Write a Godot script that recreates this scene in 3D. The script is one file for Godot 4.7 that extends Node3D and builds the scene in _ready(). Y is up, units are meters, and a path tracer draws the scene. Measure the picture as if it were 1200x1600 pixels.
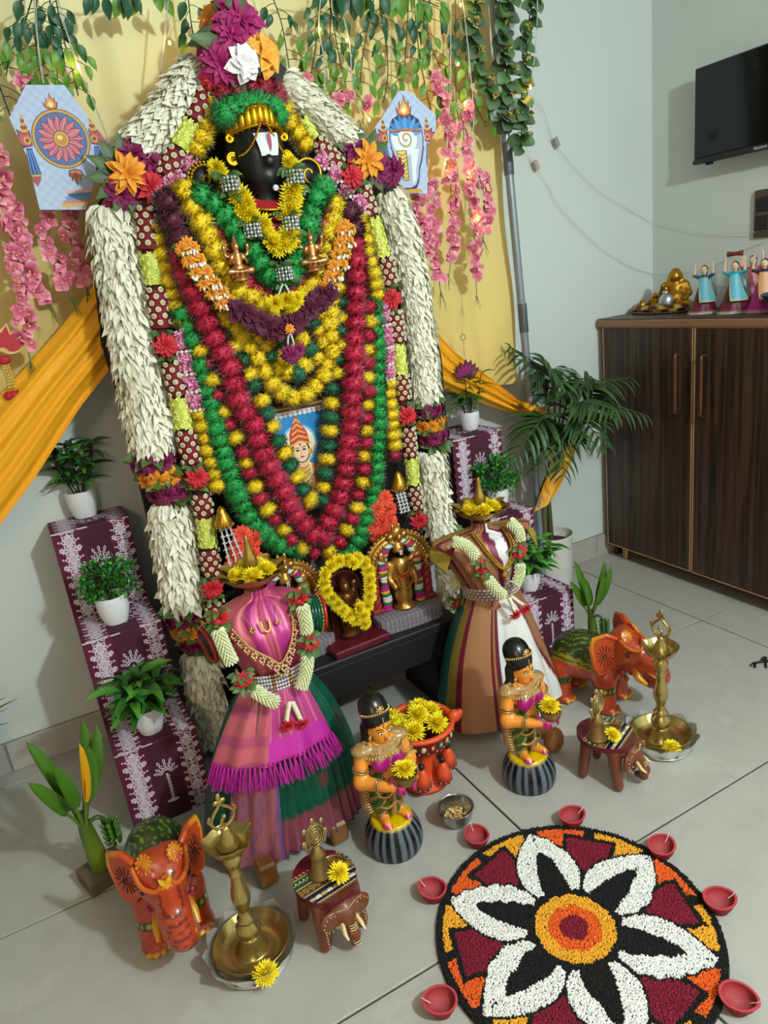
extends Node3D
# A festival altar in the corner of a tiled room, built object by object.

const WX := 2.49      # inner face of the right wall
const WZ := -2.25     # inner face of the back wall
var rng := RandomNumberGenerator.new()
var mats := {}
var cache := {}


class M:
	var v := PackedVector3Array()
	var n := PackedVector3Array()
	var c := PackedColorArray()
	var uv := PackedVector2Array()
	var ix := PackedInt32Array()
	var col := Color(1, 1, 1)

	func _norm(v0: int, i0: int) -> void:
		for k in range(i0, ix.size(), 3):
			var a := ix[k]
			var b := ix[k + 1]
			var d := ix[k + 2]
			var fn := (v[d] - v[a]).cross(v[b] - v[a])
			n[a] += fn
			n[b] += fn
			n[d] += fn
		for k in range(v0, n.size()):
			n[k] = n[k].normalized() if n[k].length_squared() > 1e-20 else Vector3.UP

	func grid(nu: int, nv: int, f: Callable, wrap := false, cf: Variant = null) -> void:
		var v0 := v.size()
		var i0 := ix.size()
		var w := nu if wrap else nu + 1
		for j in nv + 1:
			for i in w:
				var u := float(i) / nu
				var t := float(j) / nv
				v.append(f.call(u, t))
				n.append(Vector3.ZERO)
				uv.append(Vector2(u, t))
				c.append(cf.call(u, t) if cf != null else col)
		for j in nv:
			for i in nu:
				var a := v0 + j * w + i
				var b := v0 + j * w + (i + 1) % w
				ix.append_array([a, a + w, b + w, a, b + w, b])
		_norm(v0, i0)

	func lathe(prof: Array, seg := 20, xf := Transform3D(), cols := [], fx: Variant = null) -> void:
		# prof: [r, y, r, y ...] from the bottom outside upwards; fx(angle, r, y) may bend the radius
		var k := prof.size() / 2 - 1
		grid(seg, k, func(u: float, t: float) -> Vector3:
			var i := int(round(t * k))
			var a := -u * TAU
			var r: float = prof[i * 2]
			if fx != null:
				r = fx.call(a, r, prof[i * 2 + 1])
			return xf * Vector3(r * cos(a), prof[i * 2 + 1], r * sin(a)), true,
			(func(_u: float, t: float) -> Color: return cols[mini(int(round(t * k)), cols.size() - 1)]) if cols else null)

	func tube(pts: Array, rad: Variant, seg := 6, caps := true, cols := []) -> void:
		var m := pts.size()
		var v0 := v.size()
		var i0 := ix.size()
		var side := Vector3.ZERO
		for j in m:
			var t: Vector3 = (pts[mini(j + 1, m - 1)] - pts[maxi(j - 1, 0)]).normalized()
			if side == Vector3.ZERO:
				side = t.cross(Vector3.UP if absf(t.y) < 0.9 else Vector3.RIGHT).normalized()
			side = (side - t * side.dot(t)).normalized()
			var up := side.cross(t)
			var r: float = rad[j] if rad is Array else rad
			for i in seg:
				var a := -TAU * i / seg
				v.append(pts[j] + (side * cos(a) + up * sin(a)) * r)
				n.append(Vector3.ZERO)
				uv.append(Vector2(float(i) / seg, float(j) / (m - 1)))
				c.append(cols[j] if cols else col)
		for j in m - 1:
			for i in seg:
				var a := v0 + j * seg + i
				var b := v0 + j * seg + (i + 1) % seg
				ix.append_array([a, b + seg, a + seg, a, b, b + seg])
		if caps:
			for e in 2:
				var at := v.size()
				v.append(pts[0] if e == 0 else pts[m - 1])
				n.append(Vector3.ZERO)
				uv.append(Vector2())
				c.append((cols[0] if e == 0 else cols[m - 1]) if cols else col)
				var r0 := v0 if e == 0 else v0 + (m - 1) * seg
				for i in seg:
					var a := r0 + i
					var b := r0 + (i + 1) % seg
					ix.append_array([at, b, a] if e == 0 else [at, a, b])
		_norm(v0, i0)

	func ell(at: Vector3, r: Vector3, seg := 12, rings := 8, bs := Basis()) -> void:
		grid(seg, rings, func(u: float, t: float) -> Vector3:
			var a := -u * TAU
			var p := (t - 0.5) * PI
			return at + bs * (Vector3(cos(a) * cos(p), sin(p), sin(a) * cos(p)) * r), true)

	func flat(pts: Array, outward: Vector3) -> void:
		# one flat convex face, turned to face outward
		var v0 := v.size()
		var fn: Vector3 = (pts[2] - pts[0]).cross(pts[1] - pts[0])
		var flip := fn.dot(outward) < 0
		fn = (-fn if flip else fn).normalized()
		for k in pts.size():
			v.append(pts[k])
			n.append(fn)
			uv.append(Vector2(pts[k].x, pts[k].y))
			c.append(col)
		for k in range(1, pts.size() - 1):
			ix.append_array([v0, v0 + k + 1, v0 + k] if flip else [v0, v0 + k, v0 + k + 1])

	func box(at: Vector3, size: Vector3, bev := 0.003, bs := Basis()) -> void:
		var h := size / 2
		bev = minf(bev, minf(h.x, minf(h.y, h.z)) * 0.9)
		var face := func(pts: Array) -> void:
			var mid := Vector3.ZERO
			for p in pts:
				mid += p
			flat(pts.map(func(p): return at + bs * p), bs * mid)
		for ax in 3:
			var b := (ax + 1) % 3
			var d := (ax + 2) % 3
			for s in [-1.0, 1.0]:
				var q := []
				for k in [[-1, -1], [1, -1], [1, 1], [-1, 1]]:
					var p := Vector3()
					p[ax] = s * h[ax]
					p[b] = k[0] * (h[b] - bev)
					p[d] = k[1] * (h[d] - bev)
					q.append(p)
				face.call(q)
				for s2 in [-1.0, 1.0]:      # bevel strips along axis d
					var e := []
					for k in [[0, -1], [0, 1], [1, 1], [1, -1]]:
						var p := Vector3()
						p[ax] = s * (h[ax] - (bev if k[0] else 0.0))
						p[b] = s2 * (h[b] - (0.0 if k[0] else bev))
						p[d] = k[1] * (h[d] - bev)
						e.append(p)
					face.call(e)
		for sx in [-1, 1]:
			for sy in [-1, 1]:
				for sz in [-1, 1]:
					face.call([Vector3(sx * h.x, sy * (h.y - bev), sz * (h.z - bev)), Vector3(sx * (h.x - bev), sy * h.y, sz * (h.z - bev)), Vector3(sx * (h.x - bev), sy * (h.y - bev), sz * h.z)])

	func ext(poly: PackedVector2Array, depth: float, xf := Transform3D(), uvbox := Rect2(0, 0, 1, 1), front_only_uv := true) -> void:
		# polygon in x, y; front at z = depth / 2
		if Geometry2D.is_polygon_clockwise(poly):
			poly = poly.duplicate()
			poly.reverse()
		var tri := Geometry2D.triangulate_polygon(poly)
		for s in [1.0, -1.0]:
			var v0 := v.size()
			for p in poly:
				v.append(xf * Vector3(p.x, p.y, s * depth / 2))
				n.append((xf.basis * Vector3(0, 0, s)).normalized())
				uv.append(Vector2((p.x - uvbox.position.x) / uvbox.size.x, 1.0 - (p.y - uvbox.position.y) / uvbox.size.y))
				c.append(col)
			for k in range(0, tri.size(), 3):
				var a := v0 + tri[k]
				var b := v0 + tri[k + 1]
				var d := v0 + tri[k + 2]
				var fn := (v[d] - v[a]).cross(v[b] - v[a])
				ix.append_array([a, b, d] if fn.dot(n[v0]) > 0 else [a, d, b])
		for k in poly.size():
			var p := poly[k]
			var q := poly[(k + 1) % poly.size()]
			var o := Vector3(q.y - p.y, p.x - q.x, 0)
			flat([xf * Vector3(p.x, p.y, depth / 2), xf * Vector3(q.x, q.y, depth / 2), xf * Vector3(q.x, q.y, -depth / 2), xf * Vector3(p.x, p.y, -depth / 2)], xf.basis * o)

	func leaf(xf: Transform3D, ln: float, w: float, bend := 0.3, fold := 0.25, c0 := Color.WHITE, c1 := Color.WHITE, rows := 4, sharp := 1.0) -> void:
		# blade along +y of xf, its upper side towards +z, bending back over
		grid(2, rows, func(u: float, t: float) -> Vector3:
			var x := (u - 0.5) * 2.0
			var wid := w * 0.5 * pow(sin(PI * pow(clampf(t * 0.97 + 0.03, 0, 1), 0.8)), sharp) + 0.0003
			var a := bend * t
			return xf * Vector3(x * wid, ln * t * cos(a * 0.6), -ln * t * sin(a) * 0.6 + absf(x) * wid * fold), false,
			func(u: float, t: float) -> Color: return c0.lerp(c1, t) * (1.0 if absf(u - 0.5) > 0.1 else 1.12))

	func strand(a: Vector3, b: Vector3, w: float, nm: Vector3) -> void:
		var s := (b - a).cross(nm + Vector3(0.01, 0.02, 0.03)).normalized() * w
		var v0 := v.size()
		for p in [a - s, a + s, b]:
			v.append(p)
			n.append(nm)
			uv.append(Vector2())
			c.append(col)
		ix.append_array([v0, v0 + 1, v0 + 2])

	func add(o: M, xf := Transform3D(), tint := Color.WHITE) -> void:
		var v0 := v.size()
		var nb := xf.basis.inverse().transposed()
		for k in o.v.size():
			v.append(xf * o.v[k])
			n.append((nb * o.n[k]).normalized())
			c.append(o.c[k] * tint)
		uv.append_array(o.uv)
		for k in o.ix:
			ix.append(v0 + k)

	func done() -> ArrayMesh:
		var a := []
		a.resize(Mesh.ARRAY_MAX)
		a[Mesh.ARRAY_VERTEX] = v
		a[Mesh.ARRAY_NORMAL] = n
		a[Mesh.ARRAY_COLOR] = c
		a[Mesh.ARRAY_TEX_UV] = uv
		a[Mesh.ARRAY_INDEX] = ix
		var me := ArrayMesh.new()
		me.add_surface_from_arrays(Mesh.PRIMITIVE_TRIANGLES, a)
		return me


class F:
	# a smooth field of ellipsoids and tapered bones, meshed by surface nets; each vertex takes the colour of its nearest bone
	var pr := []
	var k := 0.012

	func bone(a: Vector3, b: Vector3, ra: float, rb: float, col: Color, kk := -1.0) -> void:
		pr.append([0, a, b, ra, rb, col, k if kk < 0 else kk])

	func egg(at: Vector3, r: Vector3, col: Color, bs := Basis(), kk := -1.0) -> void:
		pr.append([1, at, bs.inverse(), r, bs, col, k if kk < 0 else kk])

	static func dist(p: Array, x: Vector3) -> float:
		if p[0] == 0:
			var ab: Vector3 = p[2] - p[1]
			var t := clampf((x - p[1]).dot(ab) / maxf(ab.length_squared(), 1e-9), 0, 1)
			return x.distance_to(p[1] + ab * t) - lerpf(p[3], p[4], t)
		var q: Vector3 = p[2] * (x - p[1])
		var r: Vector3 = p[3]
		var k0 := (q / r).length()
		var k1 := (q / (r * r)).length()
		return k0 * (k0 - 1.0) / maxf(k1, 1e-6)

	func mesh(cell: float, paint: Variant = null) -> M:
		var lo := Vector3.INF
		var hi := -Vector3.INF
		var boxes := []
		for p in pr:
			var bl: Vector3
			var bh: Vector3
			if p[0] == 0:
				var rr := Vector3.ONE * maxf(p[3], p[4])
				bl = p[1].min(p[2]) - rr
				bh = p[1].max(p[2]) + rr
			else:
				var r: Vector3 = p[3]
				var bs: Basis = p[4]
				var e := Vector3(Vector3(bs.x.x * r.x, bs.y.x * r.y, bs.z.x * r.z).length(), Vector3(bs.x.y * r.x, bs.y.y * r.y, bs.z.y * r.z).length(), Vector3(bs.x.z * r.x, bs.y.z * r.y, bs.z.z * r.z).length())
				bl = p[1] - e
				bh = p[1] + e
			boxes.append([bl, bh])
			lo = lo.min(bl)
			hi = hi.max(bh)
		lo -= Vector3.ONE * cell * 3
		hi += Vector3.ONE * cell * 3
		var d := Vector3i(((hi - lo) / cell).ceil()) + Vector3i.ONE
		var g := PackedFloat32Array()
		var own := PackedInt32Array()
		var best := PackedFloat32Array()
		g.resize(d.x * d.y * d.z)
		g.fill(1.0)
		best.resize(g.size())
		best.fill(1.0)
		own.resize(g.size())
		for q in pr.size():
			var p: Array = pr[q]
			var kk: float = p[6]
			var pad := Vector3.ONE * (kk + cell * 2.5)
			var a := Vector3i(((boxes[q][0] - pad - lo) / cell).floor()).clamp(Vector3i.ZERO, d - Vector3i.ONE)
			var b := Vector3i(((boxes[q][1] + pad - lo) / cell).ceil()).clamp(Vector3i.ZERO, d - Vector3i.ONE)
			for z in range(a.z, b.z + 1):
				for y in range(a.y, b.y + 1):
					for x in range(a.x, b.x + 1):
						var at := x + d.x * (y + d.y * z)
						var f := dist(p, lo + Vector3(x, y, z) * cell)
						if f < best[at]:
							best[at] = f
							own[at] = q
						var o := g[at]
						var h := maxf(kk - absf(o - f), 0.0) / maxf(kk, 1e-6)
						g[at] = minf(o, f) - h * h * kk * 0.25
		var m := M.new()
		var at_cell := {}
		var sx := 1
		var sy := d.x
		var sz := d.x * d.y
		var cor := [0, sx, sy, sx + sy, sz, sx + sz, sy + sz, sx + sy + sz]
		var cp := [Vector3(0, 0, 0), Vector3(1, 0, 0), Vector3(0, 1, 0), Vector3(1, 1, 0), Vector3(0, 0, 1), Vector3(1, 0, 1), Vector3(0, 1, 1), Vector3(1, 1, 1)]
		var ed := [[0, 1], [2, 3], [4, 5], [6, 7], [0, 2], [1, 3], [4, 6], [5, 7], [0, 4], [1, 5], [2, 6], [3, 7]]
		for z in d.z - 1:
			for y in d.y - 1:
				for x in d.x - 1:
					var i := x + sy * y + sz * z
					var s := g[i] < 0
					if absf(g[i]) > cell * 2.2:
						continue
					if (g[i + 1] < 0) == s and (g[i + sy] < 0) == s and (g[i + sz] < 0) == s and (g[i + sx + sy] < 0) == s and (g[i + sx + sz] < 0) == s and (g[i + sy + sz] < 0) == s and (g[i + sx + sy + sz] < 0) == s:
						continue
					var sum := Vector3.ZERO
					var cnt := 0
					for e in ed:
						var fa := g[i + cor[e[0]]]
						var fb := g[i + cor[e[1]]]
						if (fa < 0) != (fb < 0):
							sum += cp[e[0]].lerp(cp[e[1]], fa / (fa - fb))
							cnt += 1
					at_cell[i] = m.v.size()
					var w := lo + (Vector3(x, y, z) + sum / cnt) * cell
					m.v.append(w)
					m.n.append(Vector3.ZERO)
					m.uv.append(Vector2())
					var cc: Color = pr[own[i]][5]
					m.c.append(paint.call(w, cc) if paint != null else cc)
		for i in at_cell:
			var a: int = at_cell[i]
			for ax in 3:
				var e: int = [sx, sy, sz][ax]
				var b: int = [sy, sz, sx][ax]
				var c2: int = [sz, sx, sy][ax]
				if (g[i] < 0) == (g[i + e] < 0):
					continue
				if not (at_cell.has(i - b) and at_cell.has(i - c2) and at_cell.has(i - b - c2)):
					continue
				var q := [a, at_cell[i - b], at_cell[i - b - c2], at_cell[i - c2]]
				if g[i] < 0:
					m.ix.append_array([q[0], q[2], q[1], q[0], q[3], q[2]])
				else:
					m.ix.append_array([q[0], q[1], q[2], q[0], q[2], q[3]])
		m._norm(0, 0)
		return m


func C(h: String) -> Color:
	return Color(h).srgb_to_linear()


func mat(rough := 0.6, metal := 0.0, o := {}) -> StandardMaterial3D:
	var key := str(rough, metal, o)
	if not mats.has(key):
		var m := StandardMaterial3D.new()
		m.vertex_color_use_as_albedo = true
		m.roughness = rough
		m.metallic = metal
		m.cull_mode = BaseMaterial3D.CULL_DISABLED
		for k in o:
			m.set(k, o[k])
		mats[key] = m
	return mats[key]


func tmat(t: Texture2D, rough := 0.6, o := {}) -> StandardMaterial3D:
	var m := StandardMaterial3D.new()
	m.albedo_texture = t
	m.roughness = rough
	for k in o:
		m.set(k, o[k])
	return m


func noise_tex(ramp: Array, freq: float, size := 512, o := {}) -> NoiseTexture2D:
	var t := NoiseTexture2D.new()
	var f := FastNoiseLite.new()
	f.frequency = freq
	f.fractal_octaves = 5
	f.seed = 7
	for k in o:
		f.set(k, o[k])
	t.noise = f
	t.width = size
	t.height = size
	t.seamless = true
	if ramp:
		var g := Gradient.new()
		g.offsets = PackedFloat32Array(range(ramp.size()).map(func(i): return float(i) / (ramp.size() - 1)))
		g.colors = PackedColorArray(ramp.map(func(h): return Color(h)))
		t.color_ramp = g
	return t


func obj(called: String, m: Variant, material: Material, parent: Node = self, xf := Transform3D()) -> MeshInstance3D:
	var o := MeshInstance3D.new()
	o.name = called
	o.mesh = m.done() if m is M else m
	o.material_override = material
	o.transform = xf
	parent.add_child(o, true)
	return o


func numbered(called: String) -> String:
	if not has_node(NodePath(called)):
		return called
	var k := 1
	while has_node(NodePath("%s_%03d" % [called, k])):
		k += 1
	return "%s_%03d" % [called, k]


func tag(o: Node, label: String, category: String, group := "") -> Node:
	o.set_meta("label", label)
	o.set_meta("category", category)
	if group:
		o.set_meta("group", group)
	return o


func thing(called: String, label: String, category: String, at := Vector3.ZERO, turn := 0.0, group := "") -> Node3D:
	var o := Node3D.new()
	o.name = numbered(called)
	o.position = at
	o.rotation.y = turn
	add_child(o)
	tag(o, label, category, group)
	return o


func single(called: String, m: Variant, material: Material, label: String, category: String, group := "", xf := Transform3D()) -> MeshInstance3D:
	var o := obj(numbered(called), m, material, self, xf)
	tag(o, label, category, group)
	return o


func dup(o: Node3D, at: Vector3, turn: float, label: String) -> Node3D:
	var r: Node3D = o.duplicate()
	r.name = numbered(String(o.name).rstrip("_0123456789"))
	add_child(r)
	r.position = at
	r.rotation.y = turn
	r.set_meta("label", label)
	return r


func struct(called: String, m: Variant, material: Material, parent: Node = self) -> MeshInstance3D:
	var o := obj(called, m, material, parent)
	if parent == self:
		o.set_meta("kind", "structure")
	return o


func stuff(o: Node) -> Node:
	o.set_meta("kind", "stuff")
	return o


func pz(z: float, a: Array) -> Array:
	var r := []
	for i in range(0, a.size(), 2):
		r.append(Vector3(a[i], a[i + 1], z))
	return r


func spl(p: Array, per := 8) -> Array:
	# Catmull-Rom through the points
	var r := []
	for i in p.size() - 1:
		var a: Vector3 = p[maxi(i - 1, 0)]
		var b: Vector3 = p[i]
		var c: Vector3 = p[i + 1]
		var d: Vector3 = p[mini(i + 2, p.size() - 1)]
		for k in per:
			r.append(b.cubic_interpolate(c, a, d, float(k) / per))
	r.append(p[-1])
	return r


func even(p: Array, step: float) -> Array:
	# points at equal steps along a polyline
	var r := [p[0]]
	var left := step
	for i in p.size() - 1:
		var a: Vector3 = p[i]
		var b: Vector3 = p[i + 1]
		var l := a.distance_to(b)
		var at := left
		while at <= l:
			r.append(a.lerp(b, at / l))
			at += step
		left = at - l
	return r


func look(y: Vector3, z_hint := Vector3(0, 0, 1)) -> Basis:
	# a basis whose y runs along the given direction and whose z leans to the hint
	y = y.normalized()
	var x := y.cross(z_hint)
	if x.length() < 0.01:
		x = y.cross(Vector3(0.3, 0.8, 0.5))
	x = x.normalized()
	return Basis(x, y, x.cross(y))


func rv(s := 1.0) -> Vector3:
	return Vector3(rng.randf_range(-s, s), rng.randf_range(-s, s), rng.randf_range(-s, s))


func rdir() -> Vector3:
	var z := rng.randf_range(-1, 1)
	var a := rng.randf() * TAU
	return Vector3(sqrt(1 - z * z) * cos(a), z, sqrt(1 - z * z) * sin(a))


# --- flat prints -----------------------------------------------------------
func img(w: int, h: int, bg: String) -> Image:
	var i := Image.create(w, h, true, Image.FORMAT_RGB8)
	i.fill(Color(bg))
	return i


func fpoly(i: Image, p: Array, col: Color) -> void:
	var lo := 1e9
	var hi := -1e9
	for q in p:
		lo = minf(lo, q.y)
		hi = maxf(hi, q.y)
	for y in range(maxi(0, int(lo)), mini(i.get_height() - 1, int(hi)) + 1):
		var xs := []
		for k in p.size():
			var a: Vector2 = p[k]
			var b: Vector2 = p[(k + 1) % p.size()]
			if (a.y <= y + 0.5) != (b.y <= y + 0.5):
				xs.append(a.x + (b.x - a.x) * (y + 0.5 - a.y) / (b.y - a.y))
		xs.sort()
		for k in range(0, xs.size() - 1, 2):
			var x0 := int(round(xs[k]))
			i.fill_rect(Rect2i(x0, y, int(round(xs[k + 1])) - x0, 1), col)


func fell(i: Image, c: Vector2, rx: float, ry: float, col: Color, turn := 0.0) -> void:
	var p := []
	for k in 28:
		p.append(c + Vector2(cos(TAU * k / 28) * rx, sin(TAU * k / 28) * ry).rotated(turn))
	fpoly(i, p, col)


func fline(i: Image, p: Array, w: float, col: Color) -> void:
	for k in p.size() - 1:
		var a: Vector2 = p[k]
		var b: Vector2 = p[k + 1]
		var s := (b - a).orthogonal().normalized() * w / 2
		fpoly(i, [a - s, b - s, b + s, a + s], col)
		if w > 2.5:
			fell(i, b, w / 2, w / 2, col)


func petal2(c: Vector2, ang: float, r0: float, r1: float, w: float) -> Array:
	# a pointed petal from radius r0 to r1 at the angle, for prints
	var p := []
	for k in 9:
		var t := k / 8.0
		p.append(c + Vector2(lerpf(r0, r1, t), sin(PI * pow(t, 0.8)) * w).rotated(ang))
	for k in range(7, 0, -1):
		var t := k / 8.0
		p.append(c + Vector2(lerpf(r0, r1, t), -sin(PI * pow(t, 0.8)) * w).rotated(ang))
	return p


func tex(i: Image) -> ImageTexture:
	i.generate_mipmaps()
	return ImageTexture.create_from_image(i)


func _ready() -> void:
	rng.seed = 20
	# camera, light, exposure
	var cam := Camera3D.new()
	cam.name = "camera"
	cam.fov = 71.21
	cam.near = 0.02
	cam.transform = Transform3D(Basis(Vector3(0.87336, -0.12021, 0.47201), Vector3(0.24927, 0.94286, -0.2211), Vector3(-0.41846, 0.31076, 0.85342)).orthonormalized(), Vector3(0, 1.3, 0))
	add_child(cam)
	cam.make_current()
	var env := Environment.new()
	env.background_mode = Environment.BG_COLOR
	env.background_color = Color(0.5, 0.52, 0.52)
	env.background_energy_multiplier = 0.3
	env.tonemap_mode = Environment.TONE_MAPPER_LINEAR
	env.tonemap_exposure = 1.62
	env.sdfgi_enabled = true
	env.ssao_enabled = true
	env.ssil_enabled = true
	var we := WorldEnvironment.new()
	we.name = "environment"
	we.environment = env
	add_child(we)
	unseen_globe_lamp(Vector3(1.2, 2.2, 0.75), 0.06, 3.1)
	unseen_panel_lamp(Vector3(-1.6, 2.37, 2.6), 0.9, 2.6, "far", "square ceiling light panel out of view, placed to light the shadowed sides warmly")
	room()
	backdrop()
	altar()
	steps_and_pots()
	front_row()
	corner()
	small_things()


func unseen_panel_lamp(at: Vector3, size: float, energy: float, _which: String, label: String) -> void:  # panel out of view, gives warm light to the shadowed parts
	var t := thing("unseen_ceiling_light", label, "light", at)
	var f := M.new()
	f.col = C("#e8e8e4")
	for s in [-1, 1]:
		f.box(Vector3(s * (size / 2 + 0.01), 0.012, 0), Vector3(0.02, 0.024, size + 0.04))
		f.box(Vector3(0, 0.012, s * (size / 2 + 0.01)), Vector3(size, 0.024, 0.02))
	obj("frame", f, mat(0.5), t)
	var g := M.new()
	g.box(Vector3(0, 0.014, 0), Vector3(size, 0.01, size))
	var e := mat(0.5, 0.0, {"emission_enabled": true, "emission": Color(1, 0.88, 0.72), "emission_energy_multiplier": 1.2})
	obj("diffuser", g, e, t)
	var l := AreaLight3D.new()
	l.name = "unseen_panel_light"
	l.area_size = Vector2(size, size)
	l.light_color = Color(1.0, 0.88, 0.74)
	l.light_energy = energy * 2.0
	l.shadow_enabled = true
	l.set("area_range", 12.0)
	l.rotation_degrees.x = -90
	l.position.y = -0.012
	t.add_child(l)


func unseen_globe_lamp(at: Vector3, r: float, energy: float) -> void:  # unseen lamp, its globe shape chosen to light the walls evenly
	var t := thing("unseen_globe_lamp", "round white ceiling lamp out of view, placed to light the altar and walls", "light", at)
	var m := M.new()
	m.col = C("#dddddb")
	m.lathe([0.0, r * 0.9, 0.02, r * 0.9, 0.02, 0.17, 0.05, 0.18, 0.05, 0.195, 0.0, 0.195], 24)
	obj("ceiling_rose", m, mat(0.5), t)
	m = M.new()
	m.ell(Vector3.ZERO, Vector3(r, r, r), 24, 16)
	obj("glass_globe", m, mat(0.4, 0.0, {"emission_enabled": true, "emission": Color(1, 0.98, 0.95), "emission_energy_multiplier": 1.5}), t)
	var l := OmniLight3D.new()
	l.name = "unseen_globe_light"
	l.light_color = Color(0.885, 0.945, 0.955)
	l.light_energy = energy
	l.light_size = r
	l.omni_range = 12.0
	l.omni_attenuation = 2.0
	l.shadow_enabled = true
	t.add_child(l)


func room() -> void:
	var plaster := StandardMaterial3D.new()
	plaster.albedo_color = Color("#cdd2cd")
	plaster.roughness = 0.75
	plaster.heightmap_enabled = false
	var m := M.new()
	m.box(Vector3(-0.95, 1.2, WZ - 0.06), Vector3(7.3, 2.52, 0.12), 0.0005)
	struct("wall_back", m, plaster)
	m = M.new()
	m.box(Vector3(WX + 0.06, 1.2, 1.6), Vector3(0.12, 2.52, 8.2), 0.0005)
	struct("wall_right", m, plaster)
	m = M.new()
	m.box(Vector3(-4.46, 1.2, 1.6), Vector3(0.12, 2.52, 8.2), 0.0005)
	struct("unseen_wall_left", m, plaster)  # out of view, set far off so less light bounces back
	m = M.new()
	m.box(Vector3(-0.95, 1.2, 5.46), Vector3(7.3, 2.52, 0.12), 0.0005)
	struct("unseen_wall_front", m, plaster)  # also unseen, set back to weaken the bounced light
	m = M.new()
	m.box(Vector3(-0.95, 2.455, 1.6), Vector3(7.3, 0.12, 8.2), 0.0005)
	struct("ceiling", m, plaster)
	# floor: dark grout bed, each large tile a piece of its own
	m = M.new()
	m.col = C("#3d3833")
	m.box(Vector3(-0.95, -0.035, 1.6), Vector3(7.3, 0.06, 8.2), 0.0005)
	var fl := struct("floor", m, mat(0.9))
	var marble := []
	for k in 3:
		var t := noise_tex(["#a5a199", "#aba79f", "#afaba3", "#aba79f", "#b4b0a8", "#a7a39b"], 0.004, 1024, {"seed": 11 + k, "domain_warp_enabled": true, "domain_warp_amplitude": 60.0, "domain_warp_frequency": 0.006, "fractal_gain": 0.55})
		var mm := tmat(t, 0.33, {"uv1_triplanar": true, "uv1_world_triplanar": true, "uv1_scale": Vector3(0.9, 0.9, 0.9), "uv1_offset": Vector3(0.31 * k, 0, 0.17 * k)})
		mm.roughness_texture = null
		marble.append(mm)
	var xs := [-4.4, -3.788, -2.636, -1.484, -0.332, 0.82, 1.972, WX]
	var zs := [WZ, -2.168, -1.567, -0.966, -0.366, 0.234, 0.834, 1.434, 2.034, 2.634, 3.234, 3.834, 4.434, 5.034, 5.4]
	for i in xs.size() - 1:
		for j in zs.size() - 1:
			var w: float = xs[i + 1] - xs[i] - 0.006
			var d: float = zs[j + 1] - zs[j] - 0.006
			var t := M.new()
			t.box(Vector3.ZERO, Vector3(w, 0.01, d), 0.001)
			obj("floor_tile", t, marble[(i * 2 + j) % 3], fl, Transform3D(Basis(), Vector3((xs[i] + xs[i + 1]) / 2, -0.005, (zs[j] + zs[j + 1]) / 2)))
	# skirting tiles
	for side in 2:
		m = M.new()
		m.col = C("#8d877d")
		if side == 0:
			m.box(Vector3(0.145, 0.05, WZ + 0.004), Vector3(4.69, 0.1, 0.008), 0.001)
		else:
			m.box(Vector3(WX - 0.004, 0.05, 0.125), Vector3(0.008, 0.1, 4.75), 0.001)
		var sk := struct(["baseboard_back", "baseboard_right"][side], m, mat(0.5))
		for k in range(8):
			var t := M.new()
			t.box(Vector3.ZERO, Vector3(0.595, 0.098, 0.008), 0.002)
			var at := Vector3(2.28 - k * 0.6, 0.049, WZ + 0.009) if side == 0 else Vector3(WX - 0.009, 0.049, -1.94 + k * 0.6)
			if side == 0 and k == 0:
				t = M.new()
				t.box(Vector3.ZERO, Vector3(0.36, 0.098, 0.008), 0.002)
				at.x = 2.305
			elif side == 0:
				at.x = 2.425 - k * 0.6
			obj("skirting_tile", t, marble[(k + 1) % 3], sk, Transform3D(Basis(Vector3.UP, side * PI / 2), at))


func px_leaf(dark: bool) -> ArrayMesh:
	var key := "leaf%s" % dark
	if not cache.has(key):
		var m := M.new()
		m.leaf(Transform3D(), 1.0, 0.55, 0.7, 0.35, C("#1d4a2b" if dark else "#4d7a24"), C("#27593a" if dark else "#6c9a30"), 5)
		cache[key] = m.done()
	return cache[key]


func vine(p: Array, leaves: int, size: float, label: String) -> void:
	# a hanging stem with short twigs and pointed leaves, dark above and light below
	var pts := even(spl(p, 6), 0.012)
	var t := thing("leaf_vine", label, "vine", pts[0], 0, "artificial leaf vines hanging over the backdrop")
	var m := M.new()
	m.col = C("#24351c")
	var o: Vector3 = pts[0]
	m.tube(pts.map(func(q): return q - o), 0.0016, 5)
	var n := pts.size()
	var lv := []
	for k in leaves:
		var f := 0.22 + 0.78 * (k + 0.5) / leaves
		var at: Vector3 = pts[int(f * (n - 1))] - o
		var s := 1.0 if k % 2 else -1.0
		var tip := at + Vector3(s * rng.randf_range(0.012, 0.042), -rng.randf_range(0.0, 0.016), rng.randf_range(0.002, 0.016))
		m.tube([at + Vector3(0, 0.006, 0), (at + tip) / 2 + Vector3(0, 0.006, 0), tip], 0.0009, 4)
		var dir := Vector3(s * rng.randf_range(0.05, 0.7), -1, rng.randf_range(-0.1, 0.35))
		lv.append([Transform3D(look(dir, Vector3(rng.randf_range(-0.5, 0.5), 0.2, 1)).scaled_local(Vector3.ONE * size * rng.randf_range(0.8, 1.15)), tip), f < 0.55 + rng.randf_range(-0.12, 0.12)])
	obj("stem", m, mat(0.7), t)
	for l in lv:
		obj("leaf", px_leaf(l[1]), mat(0.45, 0.0, {"backlight": Color(0.12, 0.2, 0.04)}), t, l[0])


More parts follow.
